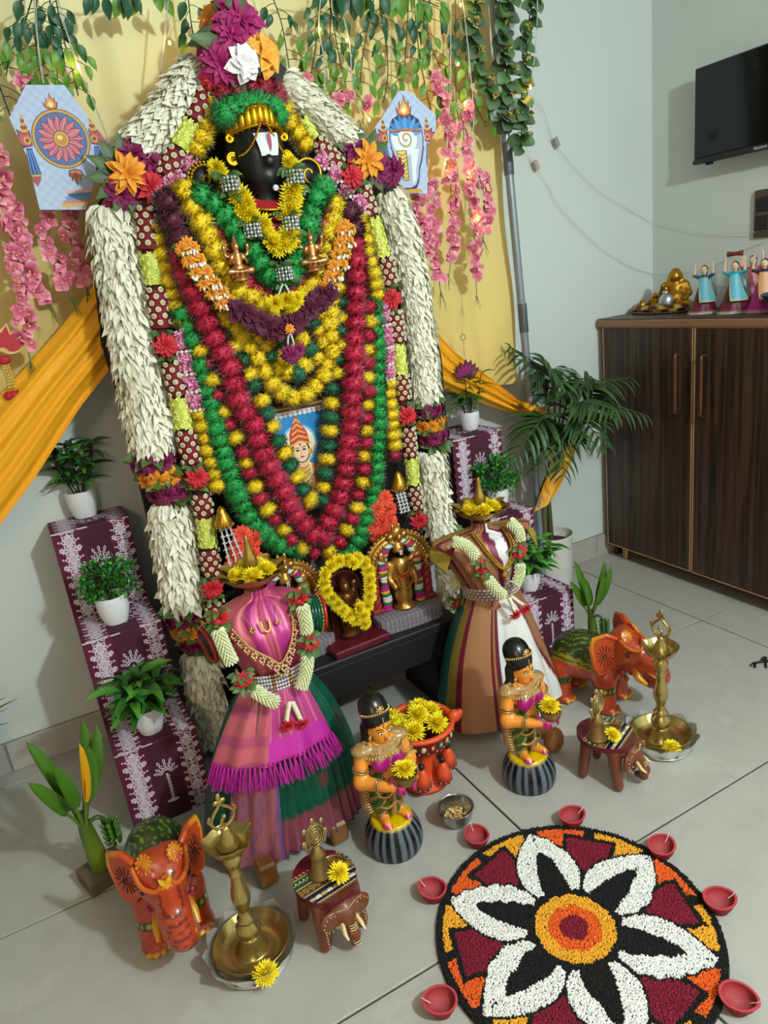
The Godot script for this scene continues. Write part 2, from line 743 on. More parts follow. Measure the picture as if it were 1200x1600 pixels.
func blossom_string(p: Array, count: int, label: String) -> void:
	var pts := even(spl(p, 6), 0.01)
	var t := thing("blossom_string", label, "flower string", pts[0], 0, "hanging strings of pink cloth blossom")
	var o: Vector3 = pts[0]
	var m := M.new()
	m.col = C("#5a6b35")
	m.tube(pts.map(func(q): return q - o), 0.0013, 5)
	var e: Vector3 = pts[-1] - o
	for k in 5:
		m.tube([e + Vector3(0, 0.02, 0), e + Vector3(rng.randf_range(-0.02, 0.02), -rng.randf_range(0.01, 0.045), 0.005)], [0.0012, 0.0006], 4)
	obj("stem", m, mat(0.7), t)
	for k in 3:
		if not cache.has("blossom%d" % k):
			var b := M.new()
			for i in 4:
				var a := TAU * i / 4 + rng.randf() * 0.5
				var c0 := C(["#c9526f", "#d8657f", "#b5405f"][k])
				b.leaf(Transform3D(look(Vector3(cos(a), sin(a), 0.35), Vector3(0, 0, 1)), Vector3.ZERO), 0.024, 0.027, 1.1, 0.3, c0, C(["#f29db2", "#f7b3c0", "#e67f9b"][k]), 4, 0.7)
			b.col = C("#e7c27e")
			b.ell(Vector3(0, 0, 0.003), Vector3(0.003, 0.003, 0.004), 6, 4)
			cache["blossom%d" % k] = b.done()
	var n := pts.size()
	for k in count:
		var f := (k + rng.randf() * 0.6) / count * 0.88 + 0.02
		var at: Vector3 = pts[int(f * (n - 1))] - o + Vector3(rng.randf_range(-0.019, 0.019), 0, rng.randf_range(0.002, 0.016))
		obj("blossom", cache["blossom%d" % (k % 3)], mat(0.7, 0.0, {"backlight": Color(0.35, 0.12, 0.14)}), t, Transform3D(Basis.from_euler(Vector3(rng.randf_range(-0.9, 0.7), rng.randf_range(-0.9, 0.9), rng.randf() * TAU)).scaled(Vector3.ONE * rng.randf_range(0.75, 1.1)), at))


func round_leaf_strand(p: Array, count: int, label: String) -> void:
	var pts := even(spl(p, 6), 0.008)
	var t := thing("leaf_garland", label, "leaf garland", pts[0], 0, "round leaved garlands round the grey pole")
	var o: Vector3 = pts[0]
	var m := M.new()
	m.col = C("#2c3420")
	m.tube(pts.map(func(q): return q - o), 0.0022, 5)
	obj("stem", m, mat(0.7), t)
	for k in 3:
		if not cache.has("rleaf%d" % k):
			var b := M.new()
			var c0 := C(["#2f5a25", "#3f6b2a", "#24481f"][k])
			b.leaf(Transform3D(), 0.043, 0.043, 0.5, 0.3, c0, c0.lightened(0.1), 6, 0.42)
			cache["rleaf%d" % k] = b.done()
	if not cache.has("bud"):
		var b := M.new()
		for i in 9:
			b.leaf(Transform3D(look(rdir() + Vector3(0, -0.4, 0.4)), Vector3.ZERO), 0.018, 0.012, 0.5, 0.3, C("#6f7a2c"), C("#b9a94a"), 3)
		cache["bud"] = b.done()
	for k in count:
		var f := (k + 0.5) / count
		var at: Vector3 = pts[int(f * (pts.size() - 1))] - o
		var a := k * 2.4 + rng.randf() * 0.6
		var dir := Vector3(cos(a), rng.randf_range(-1.0, 0.1), sin(a) * 0.7 + 0.25)
		obj("leaf", cache["rleaf%d" % (k % 3)], mat(0.4, 0.0, {"backlight": Color(0.08, 0.14, 0.03)}), t, Transform3D(look(dir, Vector3(0, 0.5, 1)).scaled_local(Vector3.ONE * rng.randf_range(0.85, 1.25)), at))
		if k % 6 == 3:
			obj("bud_cluster", cache["bud"], mat(0.7), t, Transform3D(Basis.from_euler(rv(1)), at + Vector3(rng.randf_range(-0.02, 0.02), 0, 0.025)))


func fairy_string(p: Array, bulbs: Array, label: String) -> void:
	var pts := spl(p, 6)
	var t := thing("fairy_light_string", label, "fairy lights", pts[0], 0, "thin fairy light strings on the backdrop")
	var o: Vector3 = pts[0]
	var m := M.new()
	m.col = C("#c8c9c4")
	m.tube(pts.map(func(q): return q - o + Vector3(0.0012, 0, 0)), 0.0009, 4)
	m.tube(pts.map(func(q): return q - o + Vector3(-0.0012 + 0.0008 * sin(q.y * 60), 0, 0.0008)), 0.0009, 4)
	obj("wire", m, mat(0.5), t)
	for b in bulbs:
		var g := M.new()
		g.ell(Vector3.ZERO, Vector3(0.0035, 0.005, 0.0035), 8, 6)
		obj("bulb", g, mat(0.4, 0.0, {"emission_enabled": true, "emission": Color(1.0, 0.78, 0.35), "emission_energy_multiplier": 9.0}), t, Transform3D(Basis(), b - o))
		var l := OmniLight3D.new()
		l.name = "bulb_glow"
		l.light_color = Color(1.0, 0.74, 0.3)
		l.light_energy = 0.0016
		l.light_size = 0.004
		l.omni_range = 6
		l.omni_attenuation = 2.0
		l.shadow_enabled = true
		l.position = b - o
		t.add_child(l, true)


func backdrop() -> void:
	# grey stand: one pole in view, the bar that carries the cloth above the frame
	var st := thing("backdrop_stand", "grey metal pole of the backdrop stand at the yellow cloth's right edge", "stand")
	var m := M.new()
	m.col = C("#8d959c")
	m.tube([Vector3(1.70, 0, -2.1), Vector3(1.69, 0.766, -2.1), Vector3(1.631, 2.073, -2.1), Vector3(1.62, 2.33, -2.1)], 0.014, 14)
	obj("pole", m, mat(0.35, 0.4), st)
	m = M.new()
	m.col = C("#5b5f66")
	for y in [[1.652, 1.62], [1.676, 1.1], [1.695, 0.6]]:
		m.tube([Vector3(y[0] - 0.001, y[1] + 0.05, -2.1), Vector3(y[0] + 0.002, y[1] - 0.05, -2.1)], 0.0165, 14)
	stuff(obj("joint_sleeves", m, mat(0.4, 0.3), st))
	m = M.new()
	m.col = C("#8d959c")
	m.tube([Vector3(-0.9, 2.33, -2.1), Vector3(1.65, 2.33, -2.1)], 0.013, 12)
	m.tube([Vector3(-0.9, 2.33, -2.1), Vector3(-0.9, 0, -2.1)], 0.014, 12)
	obj("crossbar", m, mat(0.35, 0.4), st)
	# pale yellow cloth: hangs from the bar, gathered low to both sides; coloured golden below, paler above
	m = M.new()
	var low := func(x: float) -> float:
		if x < 0.4:
			return lerpf(0.86, 1.32, clampf((x + 0.42) / 0.75, 0, 1))
		return lerpf(1.32, 0.86, smoothstep(0.75, 1.68, x))
	m.grid(150, 34, func(u: float, t: float) -> Vector3:
		var x := lerpf(-0.88, 1.685, u)
		var y0: float = low.call(x)
		var y := lerpf(y0, 2.33, t)
		x -= (1.0 - t) * 0.0 - t * -0.03 * smoothstep(0.8, 1.0, u)
		var z := -2.17 + 0.008 * sin(x * 31 + sin(y * 3) * 0.8) + 0.005 * sin(x * 63 + y * 2.0) + 0.008 * sin(x * 16 - y * 11)
		return Vector3(x, y, z), false, func(u: float, t: float) -> Color: return C("#dfc070").lerp(C("#f4ecb4"), smoothstep(0.0, 0.7, t)).lerp(C("#e4c873"), smoothstep(0.5, 0.95, u) * 0.6))
	single("backdrop_cloth", m, mat(0.7, 0.0, {"backlight": Color(0.25, 0.2, 0.08)}), "pale yellow sheer backdrop cloth hanging behind the garlanded altar", "cloth")
	# orange swags swept to the stand
	for side in 2:
		var a: Array = pz(-2.07, [.352, 1.368, .242, 1.246, .101, 1.124, -.059, .977, -.232, .824]) if side == 0 else pz(-2.13, [1.223, 1.112, 1.336, .983, 1.476, .89, 1.626, .794, 1.72, .754])
		var wd: Array = [0.06, 0.075, 0.08, 0.095, 0.1] if side == 0 else [0.075, 0.066, 0.05, 0.03, 0.02]
		var c := spl(a, 8)
		m = M.new()
		m.grid(c.size() - 1, 28, func(u: float, t: float) -> Vector3:
			var i := int(round(u * (c.size() - 1)))
			var q: Vector3 = c[i]
			var d: Vector3 = (c[mini(i + 1, c.size() - 1)] - c[maxi(i - 1, 0)]).normalized()
			var w: float = lerpf(wd[mini(int(u * 4), 3)], wd[mini(int(u * 4) + 1, 4)], u * 4 - floorf(u * 4)) if u < 1 else wd[4]
			var s := (t - 0.5) * 2.0
			return q + d.cross(Vector3(0, 0, 1)) * s * w + Vector3(0, 0, (1 - s * s) * 0.03 + 0.008 * sin(s * 11 + u * 2.0) + 0.004 * sin(s * 23 - u)))
		m.col = C("#f2a916")
		for k in m.c.size():
			m.c[k] = C("#f0a81c")
		if side == 1:   # knot round the pole and its hanging tail
			m.col = C("#f0a81c")
			for k in 7:
				var q: Vector3 = Vector3(1.683, .766, -2.085)
				m.ell(q + Vector3(0.008 * (k - 3), 0.004 * sin(k * 2.0), 0), Vector3(0.014, 0.036 + 0.004 * (k % 3), 0.034), 12, 8, Basis(Vector3(0, 0, 1), 0.5 + 0.12 * k))
			var tail := spl(pz(-2.08, [1.702, .741, 1.776, .652, 1.809, .557, 1.766, .477, 1.709, .387]), 6)
			m.grid(tail.size() - 1, 10, func(u: float, t: float) -> Vector3:
				var q: Vector3 = tail[int(round(u * (tail.size() - 1)))]
				return q + Vector3((t - 0.5) * lerpf(0.05, 0.15, sin(u * 2.4)) + u * t * 0.01, (t - 0.5) * 0.06 * u, 0.012 * sin(t * 9 + u * 3)))
		single("orange_drape", m, mat(0.55, 0.0, {"backlight": Color(0.3, 0.18, 0.03)}), ["orange satin drape sweeping down to the left from behind the altar", "orange satin drape knotted round the grey pole with hanging tail"][side], "drape", "orange drapes of the backdrop")
	# leaf vines
	var z := -2.07
	var v := [
		[pz(-2.07, [.302, 2.044, .27, 1.946, .259, 1.874, .259, 1.831]), 14, "leaf vine hanging in the top left corner, left of the wheel board"],
		[pz(-2.07, [.299, 2.044, .239, 1.939, .208, 1.902, .178, 1.84]), 12, "leftmost leaf vine, spreading towards the photo's left edge"],
		[pz(-2.07, [.323, 2.045, .306, 1.928, .291, 1.82]), 12, "middle of the leaf vines above the wheel board"],
		[pz(-2.07, [.333, 2.046, .328, 1.935, .332, 1.868, .332, 1.795]), 14, "leaf vine trailing down right of the wheel board's peak"],
		[pz(-2.07, [.159, 1.872, .166, 1.793, .171, 1.759]), 5, "short leaf vine cut by the photo's left edge beside the wheel board"],
		[pz(-2.07, [.654, 2.063, .646, 1.957, .658, 1.871]), 9, "leaf vine beside the magenta flower on the altar's peak"],
		[pz(-2.07, [.867, 2.074, .895, 1.977, .899, 1.837]), 12, "leaf vine just right of the orange flower on the altar's peak"],
		[pz(-2.07, [1.038, 2.083, .977, 1.897, .947, 1.822]), 12, "leaf vine hanging above the white petals right of the peak"],
		[pz(-2.07, [1.046, 2.083, 1.056, 1.899, 1.074, 1.777]), 14, "leaf vine slanting right between peak and conch board"],
		[pz(-2.07, [1.059, 2.084, 1.015, 1.818, 1.022, 1.756]), 14, "longest straight leaf vine between peak and conch board"],
		[pz(-2.07, [1.207, 2.092, 1.136, 1.916, 1.109, 1.815]), 12, "leaf vine slanting left, above the conch board's left shoulder"],
		[pz(-2.07, [1.203, 2.091, 1.212, 1.884, 1.18, 1.776]), 13, "leaf vine directly above the conch board's flame"],
		[pz(-2.07, [1.313, 2.097, 1.277, 1.918, 1.254, 1.826]), 11, "leaf vine behind the conch board's flame tip"],
		[pz(-2.07, [1.322, 2.098, 1.324, 1.903, 1.35, 1.739]), 15, "leaf vine passing the conch board's right shoulder"],
		[pz(-2.07, [1.393, 2.101, 1.359, 1.97, 1.398, 1.869]), 10, "leaf vine in the thick dark cluster right above the conch board"],
		[pz(-2.07, [1.474, 2.106, 1.444, 1.818, 1.448, 1.72]), 13, "leaf vine beside the white fairy wire near the pole"],
		[pz(-2.07, [1.498, 2.107, 1.491, 1.905, 1.504, 1.8, 1.551, 1.712]), 14, "rightmost pointed leaf vine, ending in light leaves near the pole"],
	]
	for a in v:
		vine(a[0], a[1], 0.04, a[2])
	vine(pz(-2.06, [.379, 2.016, .484, 2.026, .593, 2.029]), 12, 0.05, "dark leaf spray at the top edge, left of the altar's peak")
	vine(pz(-2.06, [.923, 2.05, 1.095, 2.052, 1.281, 2.057, 1.41, 2.031]), 26, 0.055, "dark leaf spray along the top edge, right of the peak")
	# blossom
	blossom_string(pz(-2.06, [.12, 1.704, .115, 1.6, .114, 1.528, .102, 1.426, .091, 1.351, .074, 1.243, .07, 1.18]), 40, "long pink blossom string at the photo's left edge")
	blossom_string(pz(-2.065, [.118, 1.557, .115, 1.409, .131, 1.354, .153, 1.309]), 18, "short pink blossom string beside the left edge string")
	blossom_string(pz(-2.06, [.209, 1.609, .189, 1.492, .198, 1.408, .2, 1.325]), 16, "pink blossom string under the wheel board")
	blossom_string(pz(-2.065, [.248, 1.593, .234, 1.459, .242, 1.396, .247, 1.338]), 14, "pink blossom string between wheel board and white garland")
	blossom_string(pz(-2.07, [.227, 1.847, .219, 1.806]), 3, "tuft of pink blossom behind the wheel board")
	blossom_string(pz(-2.07, [.949, 1.85, .957, 1.778, 1.103, 1.802, 1.107, 1.718]), 12, "pink blossom behind white petals left of the conch board")
	blossom_string(pz(-2.06, [1.378, 1.858, 1.381, 1.78, 1.39, 1.71, 1.395, 1.652, 1.387, 1.573, 1.386, 1.457, 1.368, 1.336, 1.347, 1.259]), 38, "long pink blossom string right beside the conch board")
	blossom_string(pz(-2.06, [1.464, 1.78, 1.447, 1.617, 1.464, 1.541, 1.465, 1.426, 1.461, 1.327, 1.454, 1.175]), 34, "pink blossom string hanging nearest to the grey pole")
	blossom_string(pz(-2.065, [1.495, 1.588, 1.517, 1.53, 1.514, 1.442, 1.498, 1.354]), 14, "short rightmost pink blossom string near the pole")
	blossom_string(pz(-2.065, [1.285, 1.624, 1.264, 1.516, 1.286, 1.383, 1.313, 1.283, 1.319, 1.206]), 26, "pink blossom string falling from the conch board's foot")
	blossom_string(pz(-2.07, [1.319, 1.551, 1.315, 1.438, 1.284, 1.345]), 14, "pink blossom string close behind the right white garland")
	# round leaved garland
	round_leaf_strand(pz(-2.06, [1.543, 2.089, 1.516, 1.988, 1.527, 1.903, 1.546, 1.847, 1.58, 1.788, 1.607, 1.742, 1.632, 1.704]), 36, "round leaved garland slanting across the yellow cloth's upper right corner")
	round_leaf_strand(pz(-2.05, [1.656, 2.091, 1.622, 1.954, 1.628, 1.848, 1.61, 1.758, 1.624, 1.702]), 36, "round leaved garland hanging along the grey pole's top")
	round_leaf_strand(pz(-2.05, [1.759, 2.096, 1.719, 1.974, 1.708, 1.885, 1.683, 1.794, 1.676, 1.701, 1.662, 1.63]), 36, "round leaved garland hanging furthest right over the white wall")
	# fairy lights
	fairy_string(pz(-2.05, [.287, 2.024, .267, 1.921, .257, 1.828]), [], "fairy light wire above the wheel board without lit bulbs")
	fairy_string(pz(-2.05, [.332, 2.026, .335, 1.936, .344, 1.865, .364, 1.773, .38, 1.684]), [Vector3(.343, 1.862, -2.045)], "fairy light wire trailing right of the wheel board")
	fairy_string(pz(-2.05, [.6, 2.039, .565, 1.928, .54, 1.857, .53, 1.803]), [Vector3(.574, 1.917, -2.045)], "fairy light wire left of the altar's peak")
	fairy_string(pz(-2.05, [1.018, 2.06, .995, 1.964, .998, 1.877, .979, 1.781]), [Vector3(.994, 1.96, -2.045)], "fairy light wire right of the altar's peak")
	fairy_string(pz(-2.05, [1.058, 2.062, 1.083, 1.937, 1.079, 1.808, 1.119, 1.735]), [Vector3(1.074, 1.934, -2.045), Vector3(1.116, 1.734, -2.045)], "fairy light wire ending left of the conch board")
	fairy_string(pz(-2.05, [1.44, 2.081, 1.418, 1.881, 1.39, 1.707, 1.367, 1.609, 1.342, 1.552, 1.3, 1.503, 1.249, 1.502]), [Vector3(1.443, 1.88, -2.045), Vector3(1.364, 1.607, -2.045)], "thick fairy light wire curling behind the conch board")
	fairy_string(pz(-2.05, [1.477, 2.083, 1.486, 1.947, 1.49, 1.75, 1.472, 1.638, 1.494, 1.538, 1.486, 1.477, 1.472, 1.44]), [Vector3(1.468, 2.035, -2.045), Vector3(1.458, 1.776, -2.045), Vector3(1.45, 1.577, -2.045), Vector3(1.471, 1.441, -2.045)], "fairy light wire nearest to the grey pole")
	fairy_string(pz(-2.03, [1.752, 2.089, 1.737, 1.95, 1.704, 1.814]), [Vector3(1.704, 1.812, -2.03)], "fairy light wire within the rightmost leaf garland")
	# lotus hangings
	hanging_lotus(Vector3(.013, 1.229, -2.06), 0.075, "#b3162c", true, "red lotus hanging with beaded tassel at the photo's left edge")
	hanging_lotus(Vector3(1.407, .929, -2.09), 0.062, "#8c1e5a", false, "magenta wooden lotus hanging over the right steps' top plant")
	boards()


func hanging_lotus(at: Vector3, r: float, colour: String, tassel: bool, label: String) -> void:
	var t := thing("lotus_hanging", label, "hanging ornament", at)
	for k in 7:
		var a := (k - 3) * 0.36
		var p := PackedVector2Array()
		for q in petal2(Vector2.ZERO, PI / 2 - a, r * 0.1, r * (1.1 - absf(k - 3) * 0.03), r * 0.21):
			p.append(q)
		var m := M.new()
		m.col = C("#d8b46a" if tassel else "#3a1526")
		m.ext(p, 0.003, Transform3D(Basis(), Vector3(0, 0, 0.0015 * (3 - absf(k - 3)))))
		m.col = C(colour)
		var p2 := PackedVector2Array()
		for q in p:
			p2.append(Vector2(0, r * 0.6).rotated(-a) + (q - Vector2(0, r * 0.6).rotated(-a)) * 0.76)
		m.ext(p2, 0.0034, Transform3D(Basis(), Vector3(0, 0, 0.0016 + 0.0015 * (3 - absf(k - 3)))))
		obj("petal", m, mat(0.45), t)
	var s := M.new()
	s.col = C("#cdbfa0")
	var top := r * 1.1
	s.tube([Vector3(0, top, 0), Vector3(0, top + 0.12, 0)], 0.0008, 4)
	for k in 9:
		s.ell(Vector3(0, top + 0.01 + k * 0.006, 0), Vector3.ONE * 0.0028, 6, 5)
	var ring := []
	for k in 13:
		ring.append(Vector3(sin(TAU * k / 12) * 0.01, top + 0.074 + cos(TAU * k / 12) * 0.01, 0))
	s.col = C("#4a3a20")
	s.tube(ring, 0.0012, 5)
	obj("bead_string", s, mat(0.4, 0.3), t)
	if tassel:
		var b := M.new()
		for j in 3:
			var x := (j - 1) * 0.012
			b.col = C("#c9a24a")
			for k in 9:
				b.ell(Vector3(x * 0.5, -0.018 - k * 0.0078, 0), Vector3.ONE * 0.0042, 7, 5)
			b.col = C("#b3162c")
			b.ell(Vector3(x, -0.1, 0), Vector3.ONE * 0.0115, 10, 8)
		b.ell(Vector3(0, -0.012, 0.002), Vector3(0.016, 0.012, 0.01), 10, 8)
		obj("tassel", b, mat(0.6), t)


func boards() -> void:
	# printed cut-out boards with a wheel and a conch
	var outer := Color("#2b2d52")
	var gold := Color("#d8a53c")
	for side in 2:
		var z := -2.0
		var quad: Array = pz(-2.0, [.212, 1.811, .295, 1.811, .362, 1.689, .32, 1.615, .279, 1.541, .176, 1.548, .177, 1.663, .16, 1.744]) if side == 0 else pz(-2.0, [1.196, 1.797, 1.234, 1.794, 1.314, 1.733, 1.31, 1.69, 1.276, 1.651, 1.26, 1.52, 1.177, 1.525, 1.123, 1.636, 1.098, 1.695])
		var poly := PackedVector2Array()
		var lo := Vector2.INF
		var hi := -Vector2.INF
		for q in quad:
			poly.append(Vector2(q.x, q.y))
			lo = lo.min(poly[-1])
			hi = hi.max(poly[-1])
		var w := 460
		var h := int(460 * (hi.y - lo.y) / (hi.x - lo.x))
		var i := img(w, h, "#bccbe6")
		for y in 24:
			for x in 16:
				if (x + y) % 2:
					i.fill_rect(Rect2i(x * w / 16, y * h / 24, w / 16 + 1, h / 24 + 1), Color("#b0c1e0"))
		if side == 0:
			var c := Vector2(w * 0.5, h * 0.42)
			fell(i, c, 146, 146, Color("#3c3860"))
			fell(i, c, 142, 142, gold)
			fell(i, c, 130, 130, Color("#3c3860"))
			fell(i, c, 127, 127, Color("#4f76b4"))
			for k in 16:
				fpoly(i, petal2(c, TAU * k / 16, 30, 124, 23), Color("#43305a"))
				fpoly(i, petal2(c, TAU * k / 16, 32, 120, 19), Color("#d6737f" if k % 2 else "#cc6476"))
				fline(i, [c + Vector2(40, 0).rotated(TAU * k / 16), c + Vector2(108, 0).rotated(TAU * k / 16)], 2, Color("#f1c2a0"))
			fell(i, c, 42, 42, Color("#43305a"))
			fell(i, c, 38, 38, gold)
			fell(i, c, 28, 28, Color("#c98b3a"))
			fell(i, c + Vector2(-6, -8), 14, 12, Color("#f4d98c"))
			flame(i, Vector2(w * 0.47, h * 0.14), 0.75, true)
			for s in [-1, 1]:
				side_flame(i, Vector2(w * 0.5 + s * 184, h * 0.4), s, 1.2)
			flame(i, Vector2(w * 0.57, h * 0.715), -0.8, false)
			for k in 5:
				var yy := h * (0.83 + 0.028 * k)
				var hw: float = [70, 62, 78, 96, 108][k]
				fpoly(i, [Vector2(w * 0.57 - hw, yy), Vector2(w * 0.57 + hw, yy), Vector2(w * 0.57 + hw + 5, yy + h * 0.03), Vector2(w * 0.57 - hw - 5, yy + h * 0.03)], Color(["#e5b0a6", "#5f8ac6", "#6e97cf", "#c98a72", "#d8b06a"][k]))
		else:
			var c := Vector2(w * 0.5, h * 0.45)
			var shell := [Vector2(118, 40), Vector2(100, 108), Vector2(74, 170), Vector2(62, 232), Vector2(40, 272), Vector2(0, 288), Vector2(-56, 286), Vector2(-92, 262), Vector2(-104, 238), Vector2(-78, 246), Vector2(-52, 232), Vector2(-84, 130), Vector2(-118, 40)]
			fell(i, c, 124, 128, Color("#34386a"))
			fpoly(i, shell.map(func(q): return c + q * 1.05), Color("#34386a"))
			fell(i, c, 117, 121, Color("#b9c0d6"))
			fpoly(i, shell.map(func(q): return c + Vector2(q.x * 0.97, q.y * 0.98)), Color("#b9c0d6"))
			fell(i, c + Vector2(-16, -6), 92, 104, Color("#e9ecf3"))
			fpoly(i, [c + Vector2(20, 60), c + Vector2(84, 60), c + Vector2(50, 170), c + Vector2(40, 240), c + Vector2(18, 262)], Color("#e9ecf3"))
			fell(i, c + Vector2(-34, -30), 44, 50, Color("#fbfbfd"))
			fpoly(i, [c + Vector2(-84, 66), c + Vector2(-8, 66), c + Vector2(-8, 240), c + Vector2(-46, 240)], Color("#5a4a2c"))
			fpoly(i, [c + Vector2(-78, 70), c + Vector2(-14, 70), c + Vector2(-13, 234), c + Vector2(-42, 234)], Color("#ecd05a"))
			for k in 7:
				fline(i, [c + Vector2(-76 + k * 5, 82 + k * 22), c + Vector2(-42 + k * 3, 95 + k * 22), c + Vector2(-13, 82 + k * 22)], 5, Color("#6a5a3a"))
			var sp := []
			for k in 26:
				var a := k * 0.36 + 0.6
				sp.append(c + Vector2(-4, 0) + Vector2(cos(a), sin(a)) * (6 + k * 1.9))
			fline(i, sp, 10, Color("#6a4a2c"))
			fline(i, sp, 6, Color("#d8b04c"))
			fpoly(i, [c + Vector2(-122, -46), c + Vector2(-92, -108), c + Vector2(-30, -140), c + Vector2(40, -140), c + Vector2(100, -106), c + Vector2(124, -46), c + Vector2(0, -58)], outer)
			for k in 9:
				fpoly(i, petal2(c + Vector2(0, 10), -PI / 2 + (k - 4) * 0.27, 60, 152, 17), Color("#3f86c9" if k % 2 else "#5aa0dc"))
			for k in 15:
				fell(i, c + Vector2(-112 + k * 16, -42 - 6 * sin(k * PI / 14)), 9, 9, Color("#8c2c34"))
				fell(i, c + Vector2(-112 + k * 16, -44 - 6 * sin(k * PI / 14)), 5, 5, gold)
			flame(i, c + Vector2(0, -168), 1.15, true)
			for s in [-1, 1]:
				side_flame(i, c + Vector2(s * 168, -20), s, 1.15)
			for k in 5:
				var yy := c.y + 290 + k * 24
				var hw: float = [70, 50, 54, 92, 104][k]
				fpoly(i, [Vector2(c.x - hw, yy), Vector2(c.x + hw, yy), Vector2(c.x + hw + 6, yy + 23), Vector2(c.x - hw - 6, yy + 23)], Color(["#d89a3a", "#2f5f9e", "#3f76b4", "#8c2c34", "#e0b04a"][k]))
		var m := M.new()
		m.ext(poly, 0.006, Transform3D(Basis(), Vector3(0, 0, z)), Rect2(lo, hi - lo))
		single("wheel_board" if side == 0 else "conch_board", m, tmat(tex(i), 0.6), ["white cut-out board printed with a pink and blue petalled wheel", "white cut-out board printed with a flaming white conch"][side], "board")


func flame(i: Image, c: Vector2, s: float, fire: bool) -> void:
	for k in 3:
		var col := Color(["#7a3a2c", "#e0893a", "#f2c678"][k]) if fire else Color(["#5a3a5a", "#c98a3c", "#c4596a"][k])
		var f: float = s * [1.0, 0.82, 0.5][k]
		fpoly(i, [c + Vector2(-42, 30) * f, c + Vector2(-52, -8) * f, c + Vector2(-30, 8) * f, c + Vector2(-28, -38) * f, c + Vector2(-8, -14) * f, c + Vector2(4, -70) * f, c + Vector2(20, -24) * f, c + Vector2(34, -40) * f, c + Vector2(34, 0) * f, c + Vector2(50, -12) * f, c + Vector2(40, 32) * f, c + Vector2(0, 44) * f], col)
	fell(i, c + Vector2(0, 12) * s, 12 * absf(s), 14 * absf(s), Color("#fbe7b0" if fire else "#b5485c"))


func side_flame(i: Image, c: Vector2, s: int, f: float) -> void:
	var q := func(x: float, y: float) -> Vector2: return c + Vector2(x * s, y) * f
	fpoly(i, [q.call(-30, 34), q.call(-30, -30), q.call(0, -18), q.call(24, -36), q.call(20, -10), q.call(46, -14), q.call(34, 10), q.call(52, 24), q.call(24, 30), q.call(28, 46), q.call(0, 40)], Color("#6b2a3c"))
	fpoly(i, [q.call(-26, 30), q.call(-26, -22), q.call(0, -12), q.call(16, -24), q.call(14, -4), q.call(36, -6), q.call(26, 10), q.call(38, 20), q.call(18, 26), q.call(0, 34)], Color("#c4566a"))
	fell(i, q.call(-12, 12), 16 * f, 16 * f, Color("#d8a53c"))
	fell(i, q.call(-12, 12), 8 * f, 8 * f, Color("#8c3a3c"))
	for k in 5:
		fell(i, q.call(-10, -28 - k * 13), (17 - k * 3) * f, 9 * f, Color("#8c4a3c" if k % 2 else "#d8a53c"))
	fpoly(i, [q.call(-22, 44), q.call(2, 44), q.call(18, 150), q.call(-36, 150)], Color("#2c4f86"))
	for k in 3:
		fline(i, [q.call(-16 + k * 8, 50), q.call(-26 + k * 16, 148)], 5 * f, Color("#5f94d0"))
	fpoly(i, [q.call(-34, 150), q.call(16, 150), q.call(10, 172), q.call(-9, 200), q.call(-28, 172)], Color("#a8505a"))
	fline(i, [q.call(-34, 154), q.call(16, 154)], 6 * f, Color("#d8a53c"))



# --- altar -----------------------------------------------------------------
const POM := {"Y": "#fbd40c", "R": "#c4123f", "M": "#5c0f2e", "G": "#0c6a42", "g": "#159a40", "O": "#e8941c", "P": "#d96fa5", "C": "#a51233"}


func pom(k: String) -> ArrayMesh:
	if not cache.has("pom" + k):
		var m := M.new()
		var base := C(POM[k])
		m.col = base
		m.grid(10, 7, func(u: float, t: float) -> Vector3:
			var a := -u * TAU
			var p := (t - 0.5) * PI
			return Vector3(cos(a) * cos(p), sin(p), sin(a) * cos(p)) * (0.72 + 0.05 * sin(a * 5 + p * 7)), true)
		for i in 420:
			var d := rdir()
			var side := (rdir() + d * 0.2).normalized()
			var a := d * 0.62
			var b := (d * rng.randf_range(0.9, 1.1) + side * 0.1)
			m.col = base * rng.randf_range(0.72, 1.25)
			if i % 33 == 0 and k in "RgG":
				m.col = Color(0.75, 0.75, 0.75)
			m.strand(a, b, 0.05 if m.col.g < 0.7 or k == "Y" else 0.022, (d + side * 0.25).normalized())
		cache["pom" + k] = m.done()
	return cache["pom" + k]


func poms(called: String, p: Array, pattern: String, r: float, label: String, squash := 1.0, cat := "garland") -> Node3D:
	# a garland of pompoms threaded on a string; the pattern names their colours in turn
	var t := thing(called, label, cat, p[0], 0, "pompom garlands on the altar")
	var s := M.new()
	s.col = C("#5b3a1c")
	s.tube(p.map(func(q): return q - p[0]), 0.0018, 5)
	obj("string", s, mat(0.8), t)
	for i in p.size():
		var k := pattern[i % pattern.length()]
		var dir: Vector3 = (p[mini(i + 1, p.size() - 1)] - p[maxi(i - 1, 0)])
		var b := look(dir) * Basis(Vector3.UP, rng.randf() * TAU)
		var rr := r * rng.randf_range(0.95, 1.06)
		obj("pompom", pom(k), mat(0.55, 0.0, {"rim_enabled": true, "rim": 0.3}), t, Transform3D(b.scaled_local(Vector3(rr, rr * squash, rr)), p[i] - p[0] + Vector3(0, 0, rng.randf_range(-0.004, 0.004))))
	return t


